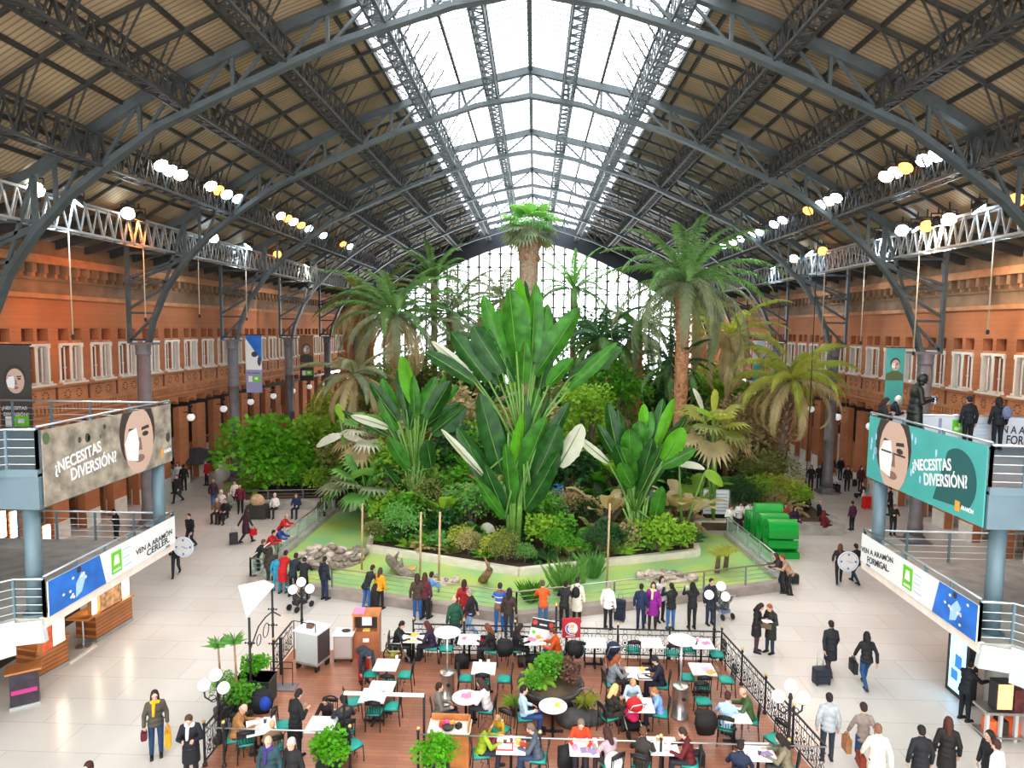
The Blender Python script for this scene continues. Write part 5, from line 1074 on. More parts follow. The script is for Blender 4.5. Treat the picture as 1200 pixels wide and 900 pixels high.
for x in (-.26,.26):
    b=M(); b.box(x-.03,x+.03,.02,.08,0,.12); b.build('foot',m_blackp,t)
g=at(358,786); t=thing('service_trolley','large grey service trolley with dark end panel near the left fence','trolley',(g.x,g.y,.012),R(-18))
b=M(); b.box(-.35,.45,0,.65,.25,1.22); b.build('body',mat('pale_grey_enamel',(.52,.55,.53),.4),t); b=M(); b.box(-.4,.5,-.05,.7,1.22,1.28); b.build('top',m_ltgrey,t); b=M(); b.box(.45,.47,.02,.63,.3,1.2); b.build('end_panel',mat('dark_brown_panel',(.06,.04,.045),.5),t); b=M(); b.box(-.1,.1,.2,.35,1.28,1.4); b.build('bottle_box',m_tray,t)
b=M(); b.tube([(-.42,0,.3),(-.42,0,1.55),(.4,0,1.55),(.4,0,1.3)],.018,6); b.build('frame',m_iron,t); b=M(); b.box(-.36,.46,-.04,.6,.2,.25); b.build('base',m_chrome,t)
for x in (-.3,.4):
    for y in (.06,.58): b=M(); b.beam((x-.03,y,.1),(x+.03,y,.1),.18,.18); b.beam((x,y,.1),(x,y,.22),.04); b.build('wheel',m_blackp,t)
g=at(330,806,.012); b=M(); b.box(-.5,.45,-.2,.25,0,.03); t=tag(b.build('rack_base',m_column,None,False,(g.x,g.y,.012)),'grey steel plate with thin rack uprights near the left fence','rack'); b=M()
for x in (-.35,0,.3): b.beam((x,.1,.03),(x,.1,.75),.02)
b.beam((-.35,.1,.75),(.3,.1,.75),.02); b.beam((-.35,.1,.55),(.3,.1,.55),.02); b.build('uprights',m_iron,t)
# shelter on the left fence
pa,pb=aty(292,724,17.4),aty(319,697,19.6); t=thing('iron_shelter','thin iron posts with a flat white roof panel at the left edge of the cafe','shelter',(pa.x-.15,17.4,0)); dxs_=pb.x-pa.x
for y,h in ((0,pa.z),(2.2,pa.z-.05)):
    b=M(); xo_=dxs_*y/2.2; b.tube([(.15+xo_,y,0),(.15+xo_,y,h)],.035,8)
    for z in (1.0,1.6,2.1): b.ell((.15+xo_,y,z),.06,8,6); b.tube([(.05+xo_,y,z),(.25+xo_,y,z)],.012,5); b.ell((.03+xo_,y,z),.03,6,5); b.ell((.27+xo_,y,z),.03,6,5)
    b.build('post',m_iron,t,True)
b=M(); b.prism([(.12,-.1),(-.04,2.25),(-.5,2.6),(-1.1,2.1)],pa.z,pa.z+.05); b.build('roof_panel',m_white,t); b=M(); b.tube([(.15,0,1.9),(.15,.6,2.3),(.15,1.1,2.35),(.15,1.6,2.3),(.15,2.2,1.9)],.02,6); ring(b,(.15,1.1,1.95),.2,(0,1,0),(0,0,1),.014); ring(b,(.15,.6,1.9),.15,(0,1,0),(0,0,1),.014); b.beam((.15,2.2,0),(.15,2.2,1.2),.1,.04); b.build('scroll_bracket',m_iron,t)
# plants in pots
m_pot=mat('dark_green_planter',(.03,.045,.04),.5); m_potb=mat('dark_brown_pot',(.06,.04,.03),.6); m_dst=mat('dark_planter_stone',(.055,.05,.048),.8,noise=.4,nscale=5,bump=.4)
def potted(px,py,r,h,kind,sc,m,label,boxy=False,name='potted_plant',pm=m_pot,tz=0):
    g=at(px,py,tz); t=thing(name,label,'potted plant',(g.x,g.y,.012)); b=M()
    if boxy: b.prism([(-r,-r*.6),(r,-r*.6),(r,r*.6),(-r,r*.6)],0,h); b.box(-r*1.04,r*1.04,-r*.64,r*.64,h-.06,h)
    else: b.lathe([(r*.7,0),(r*.95,h*.8),(r*1.05,h*.82),(r*1.05,h),(r*.9,h),(r*.85,h-.05)],16)
    b.build('pot',pm,t,not boxy)
    for n,me in proto(kind): o=place(me,n,t,(0,0,h-.06),(0,0,rg.uniform(0,6)),sc); n in ('foliage','leaves','fronds') and setmat(o,m)
    return t
potted(300,822,.5,.75,'bush',.42,L_bright,'dark green box planter with a bright leafy plant by the left fence',True)
potted(268,838,.25,.4,'fine_bush',.5,L_shrub,'pot with a loose green climber at the left cafe corner'); potted(285,850,.3,.5,'bush',.45,L_shrub,'dark pot with a low green plant behind the tan jacket man')
potted(385,864,.3,.45,'bush',.5,L_bright,'glossy leafy potted plant at the front left of the entrance',tz=1.12); potted(512,868,.3,.45,'bush',.5,L_bright,'glossy leafy potted plant in front of the wooden tray counter',tz=1.1)
potted(684,838,.17,.35,'blade',.5,L_yel,'dark pot with a spiky yellow-green plant right of the central planter',pm=m_potb); potted(604,838,.18,.3,'blade',.42,L_lime,'small yellow-green plant left of the central planter',pm=m_potb)
for px,p0,p1,l_ in ((264,842,756,'tall thin yucca stem with a green tuft left of the shelter'),(283,846,752,'thinner yucca stem with a pale tuft beside the shelter')):
    g=at(px,p0,.0); tp=aty(px,p1,g.y); t=thing('yucca',l_,'plant',(g.x-.15,g.y,0)); b=M(); b.lathe([(.14,0),(.17,.3),(.16,.3)],12); b.build('pot',m_potb,t,True); b=M(); b.tube([(0,0,.25),(.05,0,1),(.0,0,tp.z)],.03,6); b.build('stem',m_bark,t)
    for n,me in proto('blade')[:1]: setmat(place(me,'leaves',t,(0,0,tp.z-.1),scale=.38),L_fan)
# central planter
g=at(645,828,0); t=thing('round_planter','big dark stone planter with lime ferns and red leaves in the middle of the cafe','planter',(g.x,g.y+.2,.012))
b=M(); b.lathe([(.6,0),(.75,.1),(.9,.5),(.98,.6),(.95,.66),(.85,.6)],20); b.build('basin',m_dst,t,True); b=M(); b.ell((0,0,.58),(.85,.85,.15),16,6); b.build('soil',m_soil,t)
for k_,x,y,s_,m in (('fern',-.35,-.1,.55,L_lime),('bush',.0,.1,.5,L_shrub),('bush',.45,-.05,.42,mat('red_brown_leaf',(.16,.07,.05),.5,noise=.4,nscale=2,trans=.2)),('fern',.2,.4,.55,L_yel),('bush',-.5,-.45,.3,L_shrub)):
    for n,me in proto(k_)[:1]: setmat(place(me,'foliage',t,(x,y,.62),(0,0,x*7),s_),m)
t=thing('cart_wheel','grey spoked cart wheel leaning against the central planter','wheel',(g.x+.95,g.y-.25,.35),.3); b=M(); ring(b,(0,0,0),.33,(1,0,0),(0,.3,.95),.025,20); b.build('rim',m_column,t); b=M()
for i in range(8): a_=i*PI/4; b.beam((0,0,0),(.33*math.cos(a_),.1*math.sin(a_),.31*math.sin(a_)),.02)
b.build('spokes',m_column,t)
g=at(655,845,0); b=M(); b.ell((0,0,.1),(.55,.4,.28),14,8); b.ell((.5,.1,.08),(.35,.3,.2),12,8); tag(b.build('boulder',m_dst,None,True,(g.x+.45,g.y-.05,.0)),'dark grey boulder in front of the central planter','boulder')
# wooden tray counter at the front
p=at(501,862,.9); q=at(549,862,.9); t=thing('tray_counter','low orange wood counter with colourful tableware behind the front railing','counter',(p.x,15.5,.012)); Wc=q.x-p.x
b=M(); b.box(0,Wc,0,.55,0,.85); b.build('body',m_orangewood,t); b=M(); b.box(-.03,Wc+.03,-.03,.58,.85,.9); b.build('top',m_cream,t); b=M(); b.box(0,Wc,.5,.55,.9,1.06); b.box(Wc-.04,Wc,.0,.55,.9,1.06); b.build('upstand',m_orangewood,t)
for k_,(x,y,m,l_) in enumerate(((.3,.25,m_redb,'red packet on the wooden tray counter'),(.42,.3,mat('magenta_packet',(.6,.08,.35),.5),'magenta packet on the wooden tray counter'),(.55,.28,m_oran,'orange packet on the wooden tray counter'),(.72,.2,m_blackp,'black holder on the wooden tray counter'))):
    b=M(); b.box(-.07,.07,-.06,.06,0,.1); b.box(-.06,.06,-.05,.05,.1,.115); tag(b.build('packet',m,None,False,(p.x+x,15.5+y,.912),.3*k_),l_,'packet')
b=M(); b.lathe([(.12,0),(.16,.07),(.13,.08)],16); tag(b.build('bowl',m_blackp,None,True,(p.x+.46,15.65,.912)),'black bowl on the wooden tray counter','bowl')
# ================================================================ items out in the hall
# green letters
m_gtop=m_green
me_cache={}
def letters():
    P0=Vector((12.0,32.4,0)); L_=2.9
    t=thing('letter_sculpture','giant bright green solid letters standing beside the pond','sculpture',(12.0,35.2,0),R(-90)); x=0
    for ch,h,w_,dz in (('m',1.05,1.2,.3),('l',1.75,.42,.3),('o',1.5,1.0,.3),('e',1.5,1.0,.3)):
        me=text_mesh(ch,m_green,1,.3,.02); xs=[v.co.x for v in me.vertices]; yv=[v.co.y for v in me.vertices]
        sx=w_/(max(xs)-min(xs)); sy=h/(max(yv)-min(yv))
        mw=Matrix.Translation((x,0,dz))@Matrix.Rotation(PI/2,4,'X')@Matrix.Diagonal((sx,sy,2.3,1))@Matrix.Translation((-min(xs),-min(yv),0.3-.3)); place(me,'letter',t,mw=mw); x+=w_+.06
    b=M(); b.box(-.05,x,-.75,.75,0,.3); b.build('base',m_green,t); return t
letters()
# information board, red pillar sign and screens
def board(px0,px1,py0,py1,Y,label,m,name='information_board'):
    a_,c_=aty(px0,py1,Y),aty(px1,py0,Y); t=thing(name,label,'sign',(a_.x,Y,0)); w_=c_.x-a_.x; b=M(); b.box(0,w_,0,.05,a_.z,c_.z); b.build('panel',m,t); b=M()
    for x in (.04,w_-.04): b.beam((x,.03,0),(x,.03,c_.z+.05),.06)
    b.beam((0,.03,c_.z+.03),(w_,.03,c_.z+.03),.06); b.build('frame',m_chrome,t); return t,w_,a_.z,c_.z
t,w_,z0_,z1_=board(822,856,575,602,36.2,'pale framed information board behind the pond on the right',m_ltgrey)
b=M()
for i in range(6): b.box(w_*.1,w_*.9,-.01,0,z0_+(z1_-z0_)*(.12+.14*i),z0_+(z1_-z0_)*(.16+.14*i))
b.build('text_lines',m_concrete,t)
b=M(); g=at(838,622,0); b.box(-1.1,1.0,-.3,.3,.3,.5); b.box(-1.0,-.7,-.25,.25,0,.3); b.box(.6,.9,-.25,.25,0,.3); tag(b.build('stone_bench',m_cream,None,False,(g.x,g.y+.4,0)),'pale stone bench below the information board','bench')
t,w_,z0_,z1_=board(883,892,488,510,66,'red pillar sign far back on the right walkway',mat('sign_bright_red',(.6,.02,.04),.4),'pillar_sign'); b=M(); b.box(w_*.2,w_*.8,-.02,0,z0_+.6,z0_+.8); b.build('white_words',m_wht,t)
p=aty(908,478,62); t=thing('round_sign','round green sign hanging far back above the right walkway','sign',p); b=M(); b.ell((0,0,0),(.5,.08,.5),20,10); b.build('disc',m_green,t,True); b=M(); b.beam((0,0,.5),(0,0,9),.03); b.build('hanger',m_iron,t)
p=aty(655,573,36.8); t=thing('screen_panel','small blue screen panel glimpsed right of the tallest plant','screen',(p.x,36.8,.42)); h=p.z-.42; b=M(); b.box(-.4,.4,0,.1,h-.5,h+.4); b.build('frame',m_white,t); b=M(); b.box(-.34,.34,-.02,0,h-.42,h+.32); b.build('display',mat('blue_display',(.05,.2,.45),.3,noise=.8,nscale=6,emit=.3),t); b=M(); b.beam((0,.05,0),(0,.05,h-.4),.08); b.build('stand',m_iron,t)
# parasol by the left facade
g=at(232,560,0); p=aty(231,523,g.y); t=thing('parasol','wide charcoal parasol in front of the left arcade','parasol',(g.x,g.y,0)); b=M(); r_=2.0
b.add([(0,0,p.z)]+[(r_*math.cos(a*PI/4+.39),r_*math.sin(a*PI/4+.39),p.z-.75) for a in range(8)]+[(r_*math.cos(a*PI/4+.39),r_*math.sin(a*PI/4+.39),p.z-.95) for a in range(8)],[(0,i+1,(i+1)%8+1) for i in range(8)]+[(i+1,i+9,(i+1)%8+9,(i+1)%8+1) for i in range(8)]); b.build('canopy',mat('charcoal_canvas',(.045,.04,.045),.8),t); b=M(); b.lathe([(.03,0),(.03,p.z)],8); b.ell((0,0,p.z+.06),.08,8,6); b.build('pole',m_chrome,t); b=M(); b.lathe([(.35,0),(.3,.08)],16); b.build('base',m_concrete,t); b=M()
for a in range(8): b.beam((0,0,p.z-.1),(r_*math.cos(a*PI/4+.39),r_*math.sin(a*PI/4+.39),p.z-.78),.025)
b.build('ribs',m_iron,t)
# litter bins and planters beyond the left kerb
g=at(302,607,0); t=thing('litter_bin','dark slatted litter bin with a round basket on top by the left kerb seat','bin',g); b=M(); b.box(-.55,.55,-.3,.3,.05,.75); b.build('body',m_dsteel,t); b=M(); b.ell((0,0,1.0),(.42,.18,.38),16,10); b.build('round_basket',mat('straw_basket',(.55,.36,.2),.8,noise=.4,nscale=8),t,True); b=M(); b.box(-.5,.5,-.25,.25,0,.05); b.build('base',m_iron,t)
# hanging wire over the right walkway
p=at(943,603,0); b=M(); b.tube([(0,0,0),(0,0,15)],.025,6); tag(b.build('hanging_wire',m_iron,None,False,(p.x,p.y,1.2)),'thin dark wire hanging down beside the right walkway','wire')
# ================================================================ people
V=Vector
def cap(b,p0,r0,p1,r1,n=10):
    p0,p1=V(p0),V(p1); d=(p1-p0); L=d.length; d=d.normalized() if L>1e-5 else V((0,0,1)); pts=[];rs=[]
    for a in (80,50,20): pts.append(p0-d*r0*math.sin(R(a))); rs.append(r0*math.cos(R(a)))
    for a in (20,50,80): pts.append(p1+d*r1*math.sin(R(a))); rs.append(r1*math.cos(R(a)))
    b.tube(pts,rs,n)
def remesh(b,vox,sm,name,mats):
    me=b.mesh(name,mats); o=bpy.data.objects.new(name,me); COL.objects.link(o)
    m=o.modifiers.new('r','REMESH'); m.mode='VOXEL'; m.voxel_size=vox; m.use_smooth_shade=True
    if sm: s=o.modifiers.new('s','SMOOTH'); s.factor=.5; s.iterations=sm
    dg=bpy.context.evaluated_depsgraph_get(); dg.update(); r=bpy.data.meshes.new_from_object(o.evaluated_get(dg)); bpy.data.objects.remove(o); bpy.data.meshes.remove(me)
    r.name=name
    while len(r.materials)<len(mats): r.materials.append(mats[len(r.materials)])
    r.polygons.foreach_set('use_smooth',[True]*len(r.polygons)); return r
def PZ(P,la,legs,arms,hp=0.): return dict(P=V(P),la=la,legs=legs,arms=arms,hp=hp)
def sym(e,w_): return [((s*e[0],e[1],e[2]),(s*w_[0],w_[1],w_[2])) for s in (-1,1)]
STL=[((-.1,.03,.5),(-.1,0,.09)),((.1,.03,.5),(.11,.03,.09))]; WKL=[((-.09,.06,.5),(-.09,-.3,.15)),((.09,.2,.53),(.09,.3,.1))]; SIL=[((-.12,.38,.50),(-.12,.40,.09)),((.13,.38,.5),(.14,.34,.09))]
POSES={'stand':PZ((0,0,.93),.03,STL,sym((.08,-.02,-.28),(.01,.06,-.25)),.15),
 'walk':PZ((0,0,.92),.07,WKL,[((-.08,.08,-.26),(.0,.14,-.21)),((.08,-.13,-.25),(0,-.05,-.25))],.1),
 'lean':PZ((0,-.08,.92),.5,[((-.11,-.04,.5),(-.11,-.14,.09)),((.11,.02,.5),(.12,-.05,.09))],sym((.09,.15,-.22),(-.09,.24,.02)),.0),
 'hold':PZ((0,0,.93),.05,STL,sym((.09,.02,-.28),(-.13,.2,.05)),.5),
 'photo':PZ((0,0,.93),.0,STL,sym((.1,.2,-.14),(-.1,.1,.23)),.05),
 'pull':PZ((0,0,.92),.06,WKL,[((-.09,-.12,-.26),(-.03,-.14,-.22)),((.08,.06,-.27),(0,.12,-.22))],.1),
 'sit':PZ((0,-.05,.53),.2,SIL,sym((.1,.14,-.24),(-.1,.23,.03)),.4),
 'sitback':PZ((0,-.05,.53),-.1,SIL,sym((.09,.06,-.27),(-.1,.22,-.03)),.2),
 'bend':PZ((0,-.12,.92),1.3,[((-.11,0,.5),(-.11,0,.09)),((.11,0,.5),(.11,0,.09))],sym((.03,.05,-.27),(0,.03,-.25)),-.5),
 'reach':PZ((0,0,.93),.15,STL,sym((.06,.2,-.19),(-.02,.25,-.0)),.3)}
HT={}
def skeleton(nm):
    q=POSES[nm]; P=q['P']; up=V((0,math.sin(q['la']),math.cos(q['la']))); k=dict(q); k['up']=up
    k['neck']=P+up*.53; k['sh']=[P+up*.455+V((s*.168,0,0)) for s in (-1,1)]; k['hip']=[P+V((s*.095,0,-.03)) for s in (-1,1)]
    k['el']=[k['sh'][i]+V(q['arms'][i][0]) for i in (0,1)]; k['wr']=[k['el'][i]+V(q['arms'][i][1]) for i in (0,1)]
    k['T']=Matrix.Rotation(-q['la'],3,'X'); ha=q['la']*.55-0+q['hp']*1.0; k['HT']=Matrix.Rotation(-ha,3,'X') if nm!='bend' else Matrix.Rotation(-1.1,3,'X')
    k['hd']=k['neck']+up*.03+k['HT']@V((0,.025,.13)); return k
PM={}
def pmesh(pose,piece):
    key=(pose,piece)
    if key in PM: return PM[key]
    k=skeleton(pose); P,up,T,H_=k['P'],k['up'],k['T'],k['HT']; b=M(); HD=lambda x,y,z: k['hd']+H_@V((x,y,z))
    def legs(r,z0=0):
        for i in (0,1):
            kn,an=V(k['legs'][i][0]),V(k['legs'][i][1]); cap(b,k['hip'][i],r[0],kn,r[1]); cap(b,kn,r[1],kn.lerp(an,.35),r[2]); cap(b,kn.lerp(an,.35),r[2],an+V((0,0,z0)),r[3])
    def arms(r,f=1):
        for i in (0,1): cap(b,k['sh'][i],r[0],k['el'][i],r[1]); cap(b,k['el'][i],r[1],k['el'][i].lerp(k['wr'][i],f),r[2])
    def torso(g,hem=0):
        b.ell(P+up*.02,(.155+g,.115+g,.12+g),14,8,T); b.ell(P+up*.18,(.138+g,.10+g,.16),14,8,T); b.ell(P+up*.35,(.16+g,.11+g,.17),14,8,T); cap(b,k['sh'][0]*.94+P*.06,.055+g*.6,k['sh'][1]*.94+P*.06,.055+g*.6); cap(b,P+up*.44,.1+g*.8,P+up*.53,.055+g*.5); [cap(b,P+up*.5,.06+g*.7,k['sh'][i_]*.8+(P+up*.48)*.2,.052+g*.6) for i_ in (0,1)]
        if hem: b.ell(P-up*.07,(.165+g,.13+g,hem),14,8,T)
    if piece=='body':
        torso(0); legs((.085,.056,.058,.038)); arms((.052,.04,.028)); cap(b,P+up*.46,.06,k['hd'],.055)
        b.ell(HD(0,0,.015),(.076,.093,.108),14,10,H_); b.ell(HD(0,.022,-.055),(.058,.068,.062),12,8,H_); cap(b,HD(0,.085,.01),.012,HD(0,.105,-.03),.017); b.ell(HD(0,.078,-.095),(.025,.02,.018),8,6,H_)
        for s in (-1,1): b.ell(HD(s*.078,-.005,-.01),(.013,.02,.032),8,6,H_); cap(b,HD(s*.02,.086,.035),.012,HD(s*.055,.072,.035),.011)
        for i,s in ((0,-1),(1,1)):
            w_=k['wr'][i]; d=(w_-k['el'][i]).normalized(); sd=V((-s*.6,1,0)); sd=(sd-d*sd.dot(d)).normalized(); n=d.cross(sd)*s
            cap(b,w_,.026,w_+d*.03,.028)
            for q,(o,l) in enumerate(((.03,.066),(.011,.078),(-.009,.074),(-.029,.056))):
                a=w_+d*.035+sd*o*.8; m1=w_+d*(.085)+sd*o; m2=m1+d*l*.55-n*.012; cap(b,a,.015,m1,.012,8); cap(b,m1,.0115,m2,.0105,8); cap(b,m2,.0105,m2+d*l*.42-n*.03,.009,8)
            a=w_+d*.02+sd*.022; m1=a+d*.03+sd*.03; cap(b,a,.014,m1,.0125,8); cap(b,m1,.0125,m1+d*.035+sd*.004-n*.012,.0105,8)
            an=V(k['legs'][i][1]); cap(b,an+V((0,-.02,-.05)),.035,an+V((0,.13,-.06)),.026)
        r=remesh(b,.0085,2,'body',[m_skin,m_eye,m_lip]); mi=[0]*len(r.polygons); ey=[HD(s*.033,.082,.015) for s in (-1,1)]; mo=HD(0,.09,-.058)
        for p in r.polygons:
            c=p.center
            if min((c-e).length for e in ey)<.0135: mi[p.index]=1
            else:
                v=c-mo
                if abs(v.x)<.022 and abs((H_.inverted()@v).z)<.008 and v.length<.03: mi[p.index]=2
        r.polygons.foreach_set('material_index',mi)
    elif piece in ('jacket','coat','shirt'):
        g={'shirt':.016,'jacket':.03,'coat':.034}[piece]; sitp=pose.startswith('sit')
        torso(g,.1 if not sitp else .06); arms((.056+g*.35,.05+g*.4,.04+g*.4),.94)
        if piece!='shirt': cap(b,P+up*.5+V((-.03,0,0)),.075,P+up*.545+V((.03,0,0)),.062)
        if piece=='coat' and not sitp:
            z1=.5 if pose!='bend' else .75; pts=[P+V((0,0,.02)),P+V((0,0,-.15)),V((0,P.y*.6,z1+.1)),V((0,P.y*.5,z1))]; b.tube(pts,[.17,.195,.205,.205],16,True,.78)
        r=remesh(b,.014,4,piece,[C('222222')])
    elif piece=='trousers':
        b.ell(P+V((0,0,.0)),(.165,.125,.12),14,8); legs((.1,.072,.07,.055),.0); r=remesh(b,.014,3,'trousers',[C('222222')])
    elif piece=='skirt':
        b.tube([P+up*.1,P,P+V((0,0,-.2)),P+V((0,0,-.36))],[.13,.175,.2,.21],16,True,.8); r=remesh(b,.014,2,'skirt',[C('222222')])
    elif piece in ('shoe0','shoe1'):
        i=int(piece[-1]); an=V(k['legs'][i][1]); cap(b,an+V((0,-.04,-.045)),.045,an+V((0,.03,-.04)),.048); cap(b,an+V((0,.03,-.045)),.046,an+V((0,.15,-.055)),.036); b.box(an.x-.042,an.x+.042,an.y-.08,an.y+.18,an.z-.09,an.z-.06); r=remesh(b,.011,2,'shoe',[C('181412')])
    elif piece in ('hair_short','hair_long'):
        b.ell(HD(0,-.02,.042),(.09,.098,.1),14,10,H_); b.ell(HD(0,-.045,-.01),(.083,.07,.085),12,8,H_)
        if piece=='hair_long':
            b.ell(HD(0,-.05,-.06),(.105,.075,.13),12,8,H_); cap(b,HD(0,-.06,-.05),.09,HD(0,-.085,-.24),.062)
            for s in (-1,1): cap(b,HD(s*.075,.01,.02),.03,HD(s*.09,.0,-.2),.028)
        r=remesh(b,.011,3,'hair',[C('1a1412')])
    elif piece=='hair_rim':
        for s in range(-4,5): a=s*.42; b.ell(HD(.074*math.sin(a),-.012-.078*math.cos(a),-.015),(.022,.022,.04),8,6,H_)
        r=remesh(b,.010,2,'hair',[C('777777')])
    elif piece=='cap':
        b.ell(HD(0,-.005,.06),(.092,.106,.085),14,10,H_); b.ell(HD(0,.1,.055),(.07,.06,.014),10,6,H_); r=remesh(b,.011,2,'cap',[C('222222')])
    elif piece=='scarf':
        cap(b,P+up*.5+V((-.05,.02,0)),.075,P+up*.52+V((.05,.02,0)),.075); cap(b,P+up*.47+V((.03,.12,0)),.045,P+up*.22+V((.04,.16,0)),.04); r=remesh(b,.014,3,'scarf',[C('222222')])
    elif piece=='hood':
        cap(b,P+up*.5+V((-.07,-.08,0)),.06,P+up*.5+V((.07,-.08,0)),.06); r=remesh(b,.014,3,'hood',[C('222222')])
    PM[key]=r
    if piece=='body':
        zt=max(v.co.z for v in r.vertices)+.008; HT[pose]=(V((k['hd'].x,k['hd'].y,zt)),k)
    return r
PEOPLE={}
rp=random.Random(5)
def person(key,px,py,pose,hd,top,bot,hair,label,cl='jacket',hl='short',sc=1.,z0=0,skirt=None,shoe='17130f',skin=0,extra=(),seat=None,grp=None):
    pmesh(pose,'body'); off,k=HT[pose]; hw=at(px,py,z0+off.z*sc); a=R(hd); rot=Matrix.Rotation(a,3,'Z'); o2=rot@V((off.x*sc,off.y*sc,0))
    loc=V((hw.x-o2.x,hw.y-o2.y,z0)); who,_,rest=label.partition('|'); 
    o=place(pmesh(pose,'body'),'person',None,loc,(0,0,a),sc); tag(o,('person in '+who+' '+rest).strip(),'person',grp)
    if skin: setmat(o,m_skin2)
    def ch(piece,nm,m): return setmat(place(pmesh(pose,piece),nm,o),m)
    ch(cl,cl,C(top))
    if skirt: ch('skirt','skirt',C(skirt))
    ch('trousers','tights' if skirt else 'trousers',C(bot))
    for i in (0,1): ch('shoe%d'%i,'shoe',C(shoe,.5))
    if hl=='bald': ch('hair_rim','hair',C(hair))
    elif hl=='cap': ch('hair_short','hair',C('2a2019')); ch('cap','cap',C(hair))
    else: ch('hair_'+hl,'hair',C(hair))
    for e in extra: ch(e[0],e[0],C(e[1]))
    PEOPLE[key]=(o,k,a,sc,loc)
    if seat=='chair':
        p=loc+rot@V((0,-.05*sc,0)); chair(p.x,p.y,hd,('teal cushioned black chair under the person in '+who).strip())
    return o
def hand(key,i):
    o,k,a,sc,loc=PEOPLE[key]; d=(k['wr'][i]-k['el'][i]).normalized(); return loc+Matrix.Rotation(a,3,'Z')@((k['wr'][i]+d*.08)*sc)
def bag(key,i,w_,h,c,label,handle=.14,name='handbag',cat='bag',d=.12,rot=None):
    p=hand(key,i); a=PEOPLE[key][2] if rot is None else R(rot); t=thing(name,label,cat,p,a+PI/2); b=M(); b.prism([(-w_/2,-d/2),(w_/2,-d/2),(w_/2,d/2),(-w_/2,d/2)],-handle-h,-handle); b.box(-w_*.42,w_*.42,-d*.62,d*.62,-handle-h*.85,-handle-h*.2); b.build('body',C(c,.5),t)
    b=M()
    for y in (-d*.25,d*.25): b.tube([(-w_*.3,y,-handle),(-w_*.2,y*.6,-handle*.3),(0,y*.3,0),(w_*.2,y*.6,-handle*.3),(w_*.3,y,-handle)],.012,6)
    b.build('handles',C(c,.5),t,True); return t
def backpack(key,c,label,x=0):
    o,k,a,sc,loc=PEOPLE[key]; up=k['up']; q=Matrix.Rotation(a,3,'Z'); p=loc+q@((k['P']+up*.33+V((x,-.2,0))-V((0,0,0)))*sc)
    t=thing('backpack',label,'backpack',p,a); b=M(); b.ell((0,-.02,0),(.15,.1,.22),14,10); b.build('body',C(c),t,True); b=M(); b.ell((0,-.1,-.06),(.1,.05,.1),12,8); b.build('pocket',C(c),t,True); b=M()
    for s in (-1,1): b.tube([(s*.08,.06,.18),(s*.1,.16,.2),(s*.12,.14,-.02),(s*.1,.05,-.17)],.016,6)
    b.build('straps',C(c),t,True); return t
def case(px,py,w_,h,c,rz,label,d=.24,ext=0.,lie=False,z0=0):
    g=at(px,py,z0); t=thing('suitcase',label,'suitcase',(g.x,g.y,z0),R(rz)); b=M(); pr=[(-w_/2+.04,-d/2),(w_/2-.04,-d/2),(w_/2,-d/2+.04),(w_/2,d/2-.04),(w_/2-.04,d/2),(-w_/2+.04,d/2),(-w_/2,d/2-.04),(-w_/2,-d/2+.04)]; b.prism(pr,.06,h); b.build('shell',C(c,.5),t)
    b=M()
    for s in (-1,1): b.beam((s*w_*.4,-d/2-.008,.1),(s*w_*.4,-d/2-.008,h-.04),.03,.02)
    b.box(-w_*.36,w_*.36,-d/2-.02,-d/2,.15,h*.6); b.build('front_pocket',C(c,.6),t)
    for x in (-1,1):
        for y in (-1,1): b=M(); b.beam((x*w_*.4-.012,y*d*.36,.035),(x*w_*.4+.012,y*d*.36,.035),.07,.07); b.build('wheel',m_blackp,t)
    b=M(); e=max(ext,.05); b.tube([(-w_*.2,d*.3,h),(-w_*.2,d*.3,h+e),(w_*.2,d*.3,h+e),(w_*.2,d*.3,h)],.012,6); b.build('handle',m_chrome,t,True); return t
def pushchair(px,py,rz,c,hood,label,basket='333333'):
    g=at(px,py); t=thing('pushchair',label,'pushchair',g,R(rz)); b=M(); b.ell((0,-.05,.55),(.2,.3,.14),12,8,Matrix.Rotation(.4,3,'X')); b.build('seat',C(c),t,True); b=M(); b.ell((0,-.22,.85),(.22,.24,.18),12,8); b.build('hood',C(hood),t,True); b=M(); b.box(-.18,.18,-.25,.2,.2,.34); b.build('basket',C(basket),t); b=M()
    for s in (-1,1): b.tube([(s*.2,-.5,1.0),(s*.2,-.2,.6),(s*.22,.35,.12)],.015,6); b.tube([(s*.2,.1,.55),(s*.22,-.35,.12)],.015,6)
    b.tube([(-.2,-.5,1.0),(.2,-.5,1.0)],.018,6); b.build('frame',m_chrome,t,True)
    for x in (-.22,.22):
        for y in (-.35,.35): b=M(); b.tube([(x-.02,y,.12),(x+.02,y,.12)],.12,12); b.build('wheel',m_blackp,t)
    return t
def draped(px,py,z,c,label,w_=.24,h=.42):
    p=at(px,py,z); t=thing('draped_coat',label,'coat',(p.x,p.y,.0)); b=M(); b.ell((0,0,z),(w_,.14,.1),12,8); b.tube([(0,-.06,z),(0,-.12,z-.2),(.02,-.1,z-h)],[w_*.9,w_*1.05,w_*.8],10,True,.35); b.build('cloth',C(c),t,True); b=M(); b.tube([(w_*.8,0,z),(w_*1.0,-.05,z-.2),(w_*.9,-.05,z-.38)],[.07,.065,.05],8); b.build('sleeve',C(c),t,True); return t
